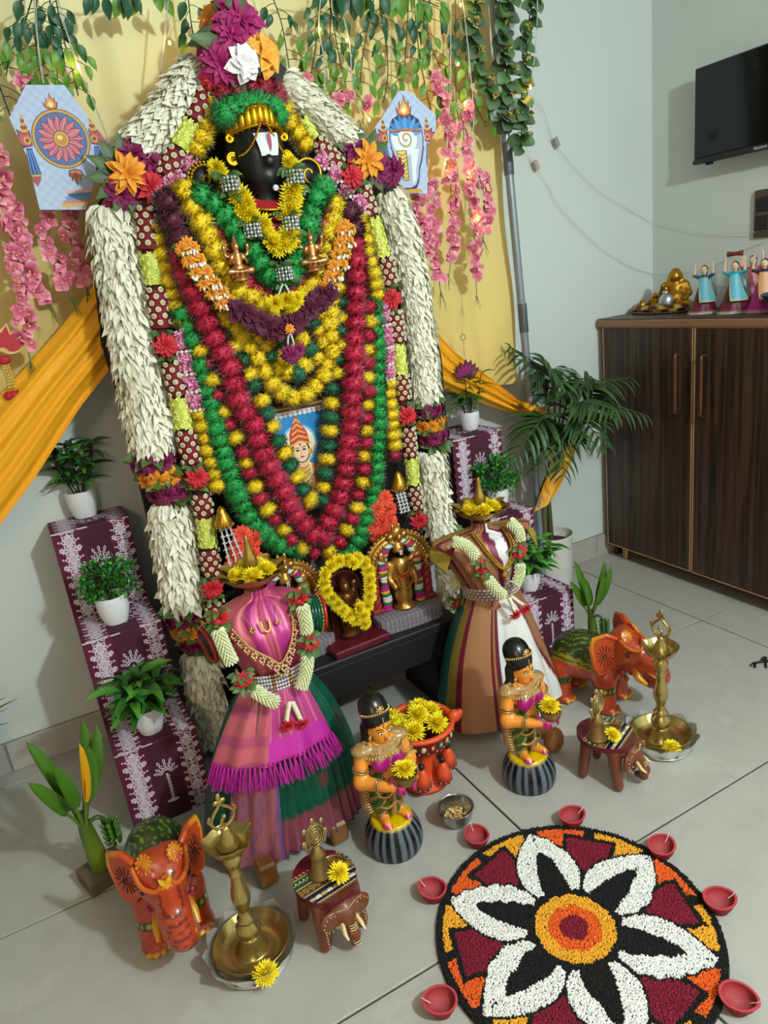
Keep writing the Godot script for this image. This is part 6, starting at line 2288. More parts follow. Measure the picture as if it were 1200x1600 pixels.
func rug() -> void:
	var ctr := Vector3(0.734, 0, -0.868)
	var t := thing("rug", "round shaggy rug with white six-petalled flower on black ground", "rug", ctr)
	var m := M.new()
	m.col = C("#15110f")
	m.lathe([0.0, 0.0, 0.278, 0.0, 0.283, 0.004, 0.278, 0.008, 0.0, 0.008], 72)
	obj("backing", m, mat(0.95), t)
	var tuft := M.new()
	tuft.grid(6, 3, func(u: float, v: float) -> Vector3:
		var a := -u * TAU
		var r: float = [0.5, 0.46, 0.28, 0.0][int(round(v * 3))]
		return Vector3(cos(a) * r * (1.0 + 0.25 * sin(a * 3)), [0.0, 0.55, 0.92, 1.0][int(round(v * 3))], sin(a) * r), true)
	var tm := tuft.done()
	var names := {"K": ["black_pile", "#120f0e"], "W": ["white_petal_pile", "#f3f1ec"], "M": ["maroon_diamond_pile", "#86112f"], "O": ["orange_patch_pile", "#ea641a"], "Y": ["yellow_patch_pile", "#f0ae2c"]}
	var spots := {}
	var n := 0
	var step := 0.0033
	var lim := int(0.282 / step)
	for i in range(-lim, lim + 1):
		for j in range(-lim, lim + 1):
			var x := (i + rng.randf_range(-0.4, 0.4)) * step
			var z := (j + rng.randf_range(-0.4, 0.4)) * step
			var r := sqrt(x * x + z * z)
			if r > 0.281:
				continue
			var wob := 0.0014 * sin(x * 160 + z * 90)
			var ang := fposmod(rad_to_deg(atan2(z, x)) + 70.0 + wob * 300, 360.0)
			var k := int(fposmod(ang + 30.0, 360.0) / 60.0)
			var da := ang - 60.0 * k
			if da > 180:
				da -= 360
			var al := r * cos(deg_to_rad(da))
			var ac := absf(r * sin(deg_to_rad(da))) + wob
			var key := "K"
			if r < 0.029 + wob:
				key = "M9"
			elif r < 0.053 + wob * 1.5:
				key = "O9"
			elif r < 0.08 + wob:
				key = "Y9"
			else:
				var to := clampf((al - 0.06) / (0.264 - 0.06), 0, 1)
				var out := 0.068 * pow(sin(PI * pow(to, 0.8)), 0.8) if al < 0.264 else 0.0
				if al < 0.15:
					out = maxf(out, lerpf(0.038, 0.067, clampf((al - 0.088) / 0.06, 0, 1)))
				var inn := 0.03 * sqrt(clampf((0.206 - al) / 0.09, 0, 1))
				if al > 0.088 and ac < out and ac > inn:
					key = "W%d" % k
				elif ac > out + 0.005 or al > 0.27:
					var d2 := da - 30.0 if da > 0 else da + 30.0
					var bl := r * cos(deg_to_rad(d2))
					var bc := absf(r * sin(deg_to_rad(d2)))
					if absf(bl - 0.196) < 0.043 and bc < 0.045 - (0.196 - bl) * 0.12:
						key = "M%d" % (k if da > 0 else (k + 5) % 6)
					elif r > 0.2 and r < 0.268 and absf(da) > 4.0 and (bl > 0.25 or bc > 0.055 - (0.196 - bl) * 0.12) and absf(d2) > 2.5:
						key = ("O%d" if da > 0 else "Y%d") % k
			if not spots.has(key):
				spots[key] = []
			spots[key].append(Vector2(x, z))
			n += 1
	for key in spots:
		var mm := MultiMesh.new()
		mm.transform_format = MultiMesh.TRANSFORM_3D
		mm.use_colors = true
		mm.mesh = tm
		mm.instance_count = spots[key].size()
		var base := C(names[key[0]][1])
		for i in spots[key].size():
			var q: Vector2 = spots[key][i]
			var s := 0.0047
			mm.set_instance_transform(i, Transform3D(Basis.from_euler(Vector3(rng.randf_range(-0.4, 0.4), rng.randf() * TAU, rng.randf_range(-0.4, 0.4))).scaled_local(Vector3(s, s * rng.randf_range(0.9, 1.3), s)), Vector3(q.x, 0.006, q.y)))
			mm.set_instance_color(i, base * rng.randf_range(0.85, 1.12))
		var o := MultiMeshInstance3D.new()
		o.name = names[key[0]][0] if key.length() < 2 or key[1] != "9" else {"M": "maroon_centre_pile", "O": "orange_ring_pile", "Y": "yellow_ring_pile"}[key[0]]
		o.multimesh = mm
		o.material_override = mat(0.95)
		t.add_child(o, true)
		stuff(o)


func warp(m: M) -> M:
	# long legged, small headed: the figure's heights are stretched below the shoulders and eased above
	for i in m.v.size():
		var p := m.v[i]
		var k := lerpf(1.0, 0.86, smoothstep(0.258, 0.28, p.y))
		p.x *= k
		p.z *= k
		p.y = p.y if p.y < 0.092 else (0.092 + (p.y - 0.092) * 1.22 if p.y < 0.25 else 0.2848 + (p.y - 0.25) * 0.87)
		m.v[i] = p
	return m


func lady(at: Vector3, turn: float, label: String) -> Node3D:
	var t := thing("lady_figurine", label, "figurine", at, turn, "painted lady figurines")
	var m := M.new()
	var g := C("#5d6670")
	m.grid(96, 8, func(u: float, v: float) -> Vector3:
		var a := -u * TAU
		var y: float = [0.0, 0.012, 0.03, 0.05, 0.066, 0.078, 0.086, 0.088, 0.0875][int(round(v * 8))]
		var r: float = [0.064, 0.069, 0.07, 0.067, 0.06, 0.053, 0.048, 0.044, 0.0][int(round(v * 8))]
		return Vector3(cos(a) * r, y, sin(a) * r), true, func(u: float, v: float) -> Color:
			if v > 0.7:
				return C("#d8b20c")
			return C("#111318") if fposmod(u * 19.2, 1.0) < 0.42 else g)
	obj("striped_base", m, mat(0.25), t)
	var skin := C("#ec9434")
	var grn := C("#2f5a16")
	var gold := C("#a98552")
	var mag := C("#a30f70")
	var blk := C("#0d0d10")
	var f := F.new()
	f.k = 0.01
	for s in [-1, 1]:
		f.bone(Vector3(s * 0.019, 0.097, 0.0), Vector3(s * 0.021, 0.135, -0.004), 0.015, 0.021, grn)
		f.bone(Vector3(s * 0.021, 0.135, -0.004), Vector3(s * 0.018, 0.185, -0.006), 0.0235, 0.028, grn)
		f.bone(Vector3(s * 0.021, 0.095, 0.002), Vector3(s * 0.027, 0.0935, 0.03), 0.0115, 0.009, skin, 0.006)
		for k in 5:
			var tp := Vector3(s * (0.02 + k * 0.004), 0.0925, 0.034 + 0.004 * sin(k * 0.8) - k * 0.0012)
			f.bone(tp, tp + Vector3(s * 0.0006, -0.0005, 0.007), 0.0034, 0.0028, C("#b81f78"), 0.002)
		# arms: shoulder, elbow, wrist at the dish, with a hand of five fingers on its rim
		f.bone(Vector3(s * 0.05, 0.25, -0.006), Vector3(s * 0.066, 0.195, 0.004), 0.0175, 0.0155, skin)
		f.bone(Vector3(s * 0.066, 0.195, 0.004), Vector3(s * 0.036 + 0.006, 0.196, 0.058), 0.0155, 0.0105, skin)
		f.egg(Vector3(s * 0.03 + 0.008, 0.196, 0.068), Vector3(0.0105, 0.0075, 0.012), C("#e08838"), Basis(), 0.006)
		for k in 4:
			var b0 := Vector3(s * (0.027 - k * 0.001) + 0.008, 0.2 - k * 0.0044, 0.074)
			f.bone(b0, b0 + Vector3(-s * 0.006, 0.001, 0.014), 0.0037, 0.0034, C("#c42a72"), 0.002)
			f.bone(b0 + Vector3(-s * 0.006, 0.001, 0.014), b0 + Vector3(-s * (0.016 - k * 0.001), 0.001, 0.02), 0.0034, 0.0026, C("#c42a72"), 0.002)
		f.bone(Vector3(s * 0.032 + 0.008, 0.203, 0.066), Vector3(s * 0.03 + 0.008, 0.216, 0.072), 0.0042, 0.0032, C("#c42a72"), 0.003)
		f.egg(Vector3(s * 0.021, 0.226, 0.022), Vector3(0.0195, 0.0175, 0.0185), mag, Basis(), 0.006)
		f.egg(Vector3(s * 0.052, 0.256, -0.006), Vector3(0.0215, 0.014, 0.022), gold, Basis(), 0.005)
		f.bone(Vector3(s * 0.03, 0.31, -0.02), Vector3(s * 0.034, 0.262, -0.022), 0.014, 0.009, blk, 0.008)
	f.bone(Vector3(0, 0.182, -0.006), Vector3(0, 0.205, -0.004), 0.034, 0.027, skin)
	f.bone(Vector3(0, 0.205, -0.004), Vector3(0, 0.24, -0.004), 0.027, 0.037, skin, 0.014)
	f.bone(Vector3(-0.03, 0.247, -0.006), Vector3(0.03, 0.247, -0.006), 0.019, 0.019, skin, 0.014)
	f.bone(Vector3(0, 0.25, -0.004), Vector3(0, 0.278, 0.0), 0.0145, 0.0135, skin)
	f.egg(Vector3(0, 0.303, 0.006), Vector3(0.028, 0.036, 0.03), skin, Basis(), 0.006)
	f.egg(Vector3(0, 0.282, 0.014), Vector3(0.0175, 0.015, 0.0185), skin, Basis(), 0.008)
	f.bone(Vector3(0, 0.309, 0.035), Vector3(0, 0.296, 0.0405), 0.0028, 0.0042, skin, 0.004)
	for s in [-1, 1]:
		f.egg(Vector3(s * 0.028, 0.298, 0.002), Vector3(0.004, 0.009, 0.006), skin, Basis(), 0.002)
	f.egg(Vector3(0, 0.3, -0.014), Vector3(0.033, 0.042, 0.028), blk, Basis(), 0.004)
	f.egg(Vector3(0, 0.337, -0.008), Vector3(0.038, 0.034, 0.037), blk, Basis(), 0.012)
	f.egg(Vector3(0, 0.363, -0.022), Vector3(0.038, 0.034, 0.036), blk, Basis(), 0.02)
	obj("body", warp(f.mesh(0.0038, func(p: Vector3, c: Color) -> Color:
		if c == grn and fposmod(p.y * 1.0 + absf(p.x) * 0.9, 0.026) < 0.007:
			return gold
		if c == skin and p.y > 0.228 and p.y < 0.266 and absf(p.x) < 0.05 and p.z > 0.004 and p.y > 0.228 + absf(p.x) * 0.3:
			return gold if fposmod(p.y * 160.0 + absf(p.x) * 60.0, 1.0) > 0.25 else C("#8a6a3c")
		if c == mag and p.y > 0.239:
			return gold
		if c == blk and p.z > 0.018 and p.y > 0.325 and absf(p.x) < 0.002:
			return C("#2a2018")
		return c)), mat(0.28), t)
	m = M.new()
	for s in [-1, 1]:
		m.col = C("#efe9e2")
		m.ell(Vector3(s * 0.0115, 0.306, 0.0318), Vector3(0.0066, 0.0034, 0.0034), 10, 6, Basis(Vector3.UP, s * 0.35))
		m.col = C("#130f10")
		m.ell(Vector3(s * 0.011, 0.306, 0.0345), Vector3(0.0026, 0.0029, 0.0016), 8, 6)
		m.tube([Vector3(s * 0.005, 0.3105, 0.0348), Vector3(s * 0.012, 0.3125, 0.0335), Vector3(s * 0.019, 0.309, 0.0288)], 0.0011, 5)
		m.tube([Vector3(s * 0.004, 0.3155, 0.0352), Vector3(s * 0.012, 0.3195, 0.0325), Vector3(s * 0.021, 0.315, 0.0255)], 0.0012, 5)
	obj("painted_eyes", warp(m), mat(0.35), t)
	m = M.new()
	m.col = C("#b3124e")
	m.ell(Vector3(0, 0.2865, 0.0345), Vector3(0.0062, 0.0018, 0.0026), 10, 6)
	m.ell(Vector3(0, 0.2838, 0.0337), Vector3(0.0048, 0.002, 0.0026), 10, 6)
	m.ell(Vector3(0, 0.325, 0.0325), Vector3(0.002, 0.0026, 0.0014), 8, 5)
	obj("lips", warp(m), mat(0.35), t)
	m = M.new()
	m.col = C("#c9a468")
	for k in 25:    # headband, forehead pendant, ear studs
		var a := lerpf(-1.75, 1.75, k / 24.0)
		m.ell(Vector3(sin(a) * 0.0405, 0.349 + 0.012 * cos(a), -0.014 + cos(a) * 0.042), Vector3(0.0032, 0.0042, 0.0032), 6, 4)
	for k in 6:
		m.ell(Vector3(0, 0.347 - k * 0.0052, 0.031 + 0.0006 * k), Vector3(0.0024, 0.0028, 0.0024), 6, 4)
	m.ell(Vector3(0, 0.366, 0.022), Vector3(0.0095, 0.0095, 0.005), 10, 6)
	for k in 8:
		m.ell(Vector3(cos(TAU * k / 8) * 0.0105, 0.366 + sin(TAU * k / 8) * 0.0105, 0.021), Vector3.ONE * 0.0032, 6, 4)
	for s in [-1, 1]:
		m.ell(Vector3(s * 0.031, 0.285, 0.003), Vector3(0.0055, 0.0075, 0.0055), 8, 6)
	for row in 4:    # broad collar
		for k in 19:
			var a := lerpf(-1.5, 1.5, k / 18.0)
			var r := 0.019 + row * 0.0078
			m.ell(Vector3(sin(a) * r * 1.25, 0.268 - row * 0.0075 - cos(a) * 0.004, cos(a) * r * 0.72 + 0.004), Vector3(0.0036, 0.0036, 0.0032), 6, 4)
	stuff(obj("gold_jewellery", warp(m), mat(0.3, 0.7), t))
	m = M.new()
	m.col = C("#b5925e")
	for s in [-1, 1]:    # armlets, wristlets, epaulette ridges
		for q in [[Vector3(s * 0.06, 0.218, 0.0), 0.0185, Vector3(s * 0.25, -1, 0.1)], [Vector3(s * 0.044 + 0.003, 0.1955, 0.046), 0.0135, Vector3(-s * 0.5, 0, 1)]]:
			for k in 2:
				var ring := []
				for j in 17:
					ring.append(q[0] + q[2].normalized() * (k * 0.0055 - 0.003) + look(q[2]) * Vector3(cos(TAU * j / 16), 0, sin(TAU * j / 16)) * q[1])
				m.tube(ring, 0.0024, 5)
		for k in 6:
			var a := -0.9 + k * 0.36
			m.tube([Vector3(s * 0.036, 0.268, -0.006 + sin(a) * 0.01), Vector3(s * 0.054, 0.269, -0.006 + sin(a) * 0.015), Vector3(s * 0.067, 0.256, -0.006 + sin(a) * 0.02)], 0.0026, 5)
	# draped sash loops over the skirt and the braid at the hip
	for j in 3:
		for s in [-1, 1]:
			var p := []
			for k in 9:
				var q := k / 8.0
				p.append(Vector3(s * (0.046 * q), 0.186 - j * 0.024 - sin(q * PI) * 0.014 + q * 0.004, 0.021 + 0.012 * cos(q * 1.8) - q * q * 0.022))
			m.tube(p, 0.0034, 6)
	m.tube([Vector3(0, 0.19, 0.026), Vector3(0.001, 0.15, 0.029), Vector3(0, 0.105, 0.02)], [0.006, 0.0055, 0.008], 8)
	m.tube([Vector3(-0.045, 0.188, -0.008), Vector3(-0.058, 0.165, -0.01), Vector3(-0.058, 0.13, -0.01), Vector3(-0.048, 0.112, -0.01)], [0.006, 0.0105, 0.0105, 0.006], 8)
	for k in 9:
		m.ell(Vector3(-0.057 + 0.006 * absf(k - 4) / 4.0, 0.172 - k * 0.0068, -0.005), Vector3(0.0115, 0.0028, 0.011), 8, 4)
	stuff(obj("gold_sash", warp(m), mat(0.32, 0.6), t))
	m = M.new()
	m.col = C("#9c8450")
	m.lathe([0.0, 0.195, 0.014, 0.196, 0.024, 0.206, 0.028, 0.22, 0.0265, 0.221, 0.02, 0.209, 0.0, 0.202], 18, Transform3D(Basis(), Vector3(0.012, 0, 0.078)))
	obj("flower_dish", warp(m), mat(0.35, 0.7), t)
	return t


func elephant(at: Vector3, turn: float, label: String) -> Node3D:
	var t := thing("terracotta_elephant", label, "elephant figure", at, turn, "orange terracotta elephants")
	t.scale.x = 0.9
	var red := C("#b03c17")
	var grn := C("#23391a")
	var yel := C("#d0961c")
	var f := F.new()
	f.k = 0.022
	f.egg(Vector3(0, 0.145, -0.035), Vector3(0.08, 0.076, 0.1), red)
	f.egg(Vector3(0, 0.135, 0.03), Vector3(0.066, 0.062, 0.06), red)
	for s in [-1, 1]:
		for z in [0.045, -0.095]:
			f.bone(Vector3(s * 0.05, 0.11, z), Vector3(s * 0.053, 0.02, z + 0.004), 0.036, 0.031, red, 0.014)
			f.egg(Vector3(s * 0.053, 0.011, z + 0.008), Vector3(0.036, 0.012, 0.037), red, Basis(), 0.008)
			for k in 4:
				var a := (k - 1.5) * 0.5
				f.egg(Vector3(s * 0.053 + sin(a) * 0.034, 0.009, z + 0.01 + cos(a) * 0.034), Vector3(0.009, 0.008, 0.007), yel, Basis(), 0.002)
	f.egg(Vector3(0, 0.195, 0.085), Vector3(0.062, 0.058, 0.056), red)
	f.egg(Vector3(-0.028, 0.236, 0.09), Vector3(0.03, 0.024, 0.03), red)
	f.egg(Vector3(0.028, 0.236, 0.09), Vector3(0.03, 0.024, 0.03), red)
	f.bone(Vector3(0, 0.19, 0.125), Vector3(0, 0.168, 0.17), 0.036, 0.032, red)
	f.bone(Vector3(0, 0.168, 0.17), Vector3(0.004, 0.13, 0.186), 0.032, 0.028, red)
	f.bone(Vector3(0.004, 0.13, 0.186), Vector3(0.014, 0.11, 0.168), 0.028, 0.025, red)
	f.bone(Vector3(0.014, 0.11, 0.168), Vector3(0.02, 0.114, 0.14), 0.025, 0.02, red)
	f.egg(Vector3(0, 0.15, 0.115), Vector3(0.036, 0.022, 0.04), red)
	obj("body", f.mesh(0.006, func(p: Vector3, c: Color) -> Color:
		if c == yel:
			return c
		if p.y > 0.068 and p.y < 0.094 and absf(p.x) > 0.018 and p.z < 0.1:
			return C("#b09a1e") if fposmod(atan2(p.z, p.x) * 6.0, 1.0) < 0.45 and p.y > 0.074 and p.y < 0.088 else grn
		var hem := 0.118 + 0.03 * cos((p.z + 0.06) * 14.0)
		if p.z < 0.03 and p.y > hem:
			return C("#9a8f1c") if p.y < hem + 0.006 or absf(p.y - hem - 0.017) < 0.004 else (C("#7a8a1e") if fposmod(p.x * 60 + sin(p.z * 90) * 0.4, 1.0) < 0.12 else grn)
		if p.z > 0.12 and absf(p.x) < 0.024 and p.z + p.y > 0.3 and fposmod(p.y * 75 + p.z * 30, 1.0) < 0.3:
			return C("#5a1c0e")
		return red * (0.92 + 0.12 * sin(p.x * 300) * sin(p.y * 280))), mat(0.22, 0.0, {"clearcoat_enabled": true, "clearcoat": 0.4}), t)
	for s in [-1, 1]:
		var e := M.new()
		var xf := Transform3D(Basis(Vector3.UP, s * 0.8) * Basis(Vector3(0, 0, 1), -s * 0.05), Vector3(s * 0.048, 0.2, 0.085))
		e.col = C("#b5421a")
		e.ext(PackedVector2Array([Vector2(0, 0.05), Vector2(s * 0.03, 0.066), Vector2(s * 0.066, 0.062), Vector2(s * 0.076, 0.036), Vector2(s * 0.07, -0.03), Vector2(s * 0.058, -0.056), Vector2(s * 0.03, -0.05), Vector2(0, -0.03)]), 0.012, xf)
		e.col = C("#c24a1c")
		e.tube([Vector3(0, 0.05, 0.004), Vector3(s * 0.03, 0.066, 0.004), Vector3(s * 0.068, 0.06, 0.002), Vector3(s * 0.077, 0.032, 0), Vector3(s * 0.071, -0.03, 0), Vector3(s * 0.058, -0.058, 0), Vector3(s * 0.028, -0.05, 0)].map(func(q): return xf * q), 0.0075, 8, true, [C("#c24a1c"), C("#c24a1c"), yel, C("#d07a1c"), C("#c24a1c"), C("#c24a1c"), C("#c24a1c")])
		obj("ear", e, mat(0.25), t)
		var l := M.new()
		l.col = C("#3d140a")
		var c := Vector3(s * 0.038, 0.002, 0.0065)
		for k in 14:
			var a := TAU * k / 14
			l.tube([xf * (c + Vector3(cos(a), sin(a), 0) * 0.013), xf * (c + Vector3(cos(a) * 0.027, sin(a) * 0.034, 0))], 0.0014, 4)
		var sp := []
		for k in 16:
			sp.append(xf * (c + Vector3(cos(k * 0.8), sin(k * 0.8), 0) * (0.002 + k * 0.0006)))
		l.tube(sp, 0.0014, 4)
		stuff(obj("ear_carving", l, mat(0.4), t))
		var tk := M.new()
		tk.tube([Vector3(s * 0.032, 0.152, 0.125), Vector3(s * 0.042, 0.132, 0.145), Vector3(s * 0.044, 0.118, 0.168)], [0.0115, 0.0105, 0.006], 10, true, [C("#b5421a"), yel, C("#d8821c")])
		obj("tusk", tk, mat(0.25), t)
		var d := M.new()
		d.col = C("#c9791c")
		var b := Transform3D(Basis(Vector3(1, 0, 0), 0.9) * Basis(Vector3(0, 0, 1), -s * 0.5), Vector3(s * 0.032, 0.252, 0.105))
		d.lathe([0.0, 0.0, 0.017, 0.0, 0.018, 0.004, 0.014, 0.007, 0.008, 0.006, 0.0, 0.009], 18, b)
		for k in 12:
			d.ell(b * Vector3(cos(TAU * k / 12) * 0.0175, 0.005, sin(TAU * k / 12) * 0.0175), Vector3.ONE * 0.004, 6, 4)
		obj("head_medallion", d, mat(0.25), t)
		var eye := M.new()
		eye.col = C("#24100a")
		eye.ell(Vector3(s * 0.051, 0.2, 0.117), Vector3(0.006, 0.0045, 0.006), 8, 6)
		eye.tube([Vector3(s * 0.043, 0.207, 0.124), Vector3(s * 0.052, 0.211, 0.118), Vector3(s * 0.059, 0.205, 0.107)], 0.002, 5)
		obj("eye", eye, mat(0.3), t)
	var o := M.new()
	for s in [-1, 1]:
		o.col = C("#c05a1c")
		o.tube(spl([Vector3(0, 0.24, 0.142), Vector3(s * 0.022, 0.214, 0.146), Vector3(s * 0.05, 0.222, 0.126), Vector3(s * 0.06, 0.25, 0.095)], 6), 0.0058, 7)
		o.tube(spl([Vector3(s * 0.026, 0.176, 0.142), Vector3(s * 0.03, 0.14, 0.185), Vector3(s * 0.012, 0.142, 0.204), Vector3(0, 0.142, 0.206)], 5), 0.005, 7)
		o.tube(spl([Vector3(s * 0.02, 0.205, 0.148), Vector3(s * 0.026, 0.18, 0.17), Vector3(s * 0.024, 0.155, 0.196)], 5), 0.0038, 6)
		o.col = C("#b0305a")
		for k in 6:
			o.ell(Vector3(s * (0.05 - k * 0.004), 0.142 - (k % 2) * 0.01, 0.1 - k * 0.002), Vector3.ONE * 0.0062, 7, 5)
		o.col = C("#b5641c")
		o.ell(Vector3(s * 0.042, 0.115, 0.098), Vector3.ONE * 0.0085, 8, 6)
		o.ell(Vector3(s * 0.02, 0.108, 0.102), Vector3.ONE * 0.0085, 8, 6)
	o.col = yel
	for k in 4:
		var a := PI / 4 + k * PI / 2
		o.leaf(Transform3D(look(Vector3(cos(a) * 0.8, sin(a), 0.1), Vector3(0, 0.3, 1)), Vector3(0, 0.225, 0.15)), 0.022, 0.013, 0.3, 0.5, yel, yel, 3)
	stuff(obj("harness_ornament", o, mat(0.25), t))
	return t


func brass_lamp(at: Vector3, turn: float, label: String) -> Node3D:
	var t := thing("brass_oil_lamp", label, "oil lamp", at, turn, "tall brass oil lamps")
	var br := C("#b9a263")
	var m := M.new()
	m.col = br
	m.lathe([0.0, 0.008, 0.055, 0.008, 0.06, 0.012, 0.07, 0.022, 0.079, 0.04, 0.08, 0.044, 0.077, 0.043, 0.066, 0.026, 0.052, 0.019, 0.035, 0.017, 0.033, 0.022, 0.03, 0.024, 0.024, 0.036, 0.02, 0.05, 0.021, 0.054, 0.017, 0.058], 44)
	obj("base_plate", m, mat(0.26, 0.9), t)
	m = M.new()
	m.col = br
	m.lathe([0.017, 0.056, 0.024, 0.064, 0.0265, 0.074, 0.024, 0.086, 0.016, 0.094, 0.018, 0.098, 0.019, 0.104, 0.0125, 0.11, 0.013, 0.116, 0.0105, 0.12, 0.012, 0.13, 0.0175, 0.146, 0.0195, 0.16, 0.018, 0.174, 0.013, 0.194, 0.011, 0.21, 0.014, 0.216, 0.014, 0.222, 0.011, 0.226, 0.013, 0.236, 0.0185, 0.248, 0.0195, 0.256, 0.014, 0.262, 0.013, 0.27, 0.018, 0.276, 0.0, 0.277], 28)
	obj("stem", m, mat(0.26, 0.9), t)
	m = M.new()
	m.col = br
	m.lathe([0.0, 0.27, 0.02, 0.272, 0.034, 0.281, 0.041, 0.292, 0.046, 0.303, 0.0445, 0.3035, 0.038, 0.293, 0.028, 0.285, 0.0, 0.284], 60, Transform3D(), [], func(a, r, y): return r * (1.0 + (0.2 * pow(maxf(0.0, cos(a * 2.5)), 8.0) * clampf((y - 0.286) / 0.017, 0.0, 1.0))))
	m.lathe([0.0, 0.283, 0.022, 0.284, 0.023, 0.292, 0.016, 0.3, 0.014, 0.312, 0.009, 0.32, 0.01, 0.326, 0.006, 0.332, 0.0, 0.334], 24)
	obj("wick_cup", m, mat(0.26, 0.9), t)
	m = M.new()
	m.col = C("#b09458")
	for s in [-1, 1]:
		m.tube(spl([Vector3(0, 0.33, 0), Vector3(s * 0.016, 0.337, 0), Vector3(s * 0.024, 0.352, 0), Vector3(s * 0.016, 0.368, 0), Vector3(s * 0.004, 0.38, 0), Vector3(0, 0.392, 0)], 5), 0.0034, 7)
		m.tube(spl([Vector3(s * 0.024, 0.352, 0), Vector3(s * 0.029, 0.36, 0), Vector3(s * 0.025, 0.368, 0)], 4), 0.0028, 6)
		m.ell(Vector3(s * 0.007, 0.39, 0), Vector3(0.007, 0.0055, 0.0038), 8, 6)
	m.tube(spl([Vector3(0, 0.332, 0), Vector3(-0.004, 0.345, 0), Vector3(0.003, 0.352, 0)], 4), 0.0034, 6)
	m.ell(Vector3(0.003, 0.354, 0), Vector3.ONE * 0.005, 8, 6)
	m.ell(Vector3(0, 0.4, 0), Vector3(0.0055, 0.009, 0.004), 8, 6)
	obj("finial", m, mat(0.34, 0.85), t)
	return t


func tray(at: Vector3, label: String) -> void:
	var t := thing("petal_tray", label, "tray", at, 0.15, "silver petal trays under the brass lamps")
	var m := M.new()
	m.col = C("#dcdcd8")
	m.lathe([0.0, 0.0, 0.075, 0.0, 0.082, 0.006, 0.08, 0.008, 0.0, 0.007], 40)
	obj("dish", m, mat(0.3, 0.85), t)
	for k in 11:
		var a := TAU * k / 11
		m = M.new()
		var c := C("#dededa")
		m.leaf(Transform3D(look(Vector3(cos(a), 0.95, sin(a)), Vector3(-cos(a), 0.5, -sin(a))), Vector3(cos(a) * 0.074, 0.003, sin(a) * 0.074)), 0.052, 0.055, -0.5, 0.35, c, c, 5, 0.55)
		obj("petal", m, mat(0.38, 0.75), t)


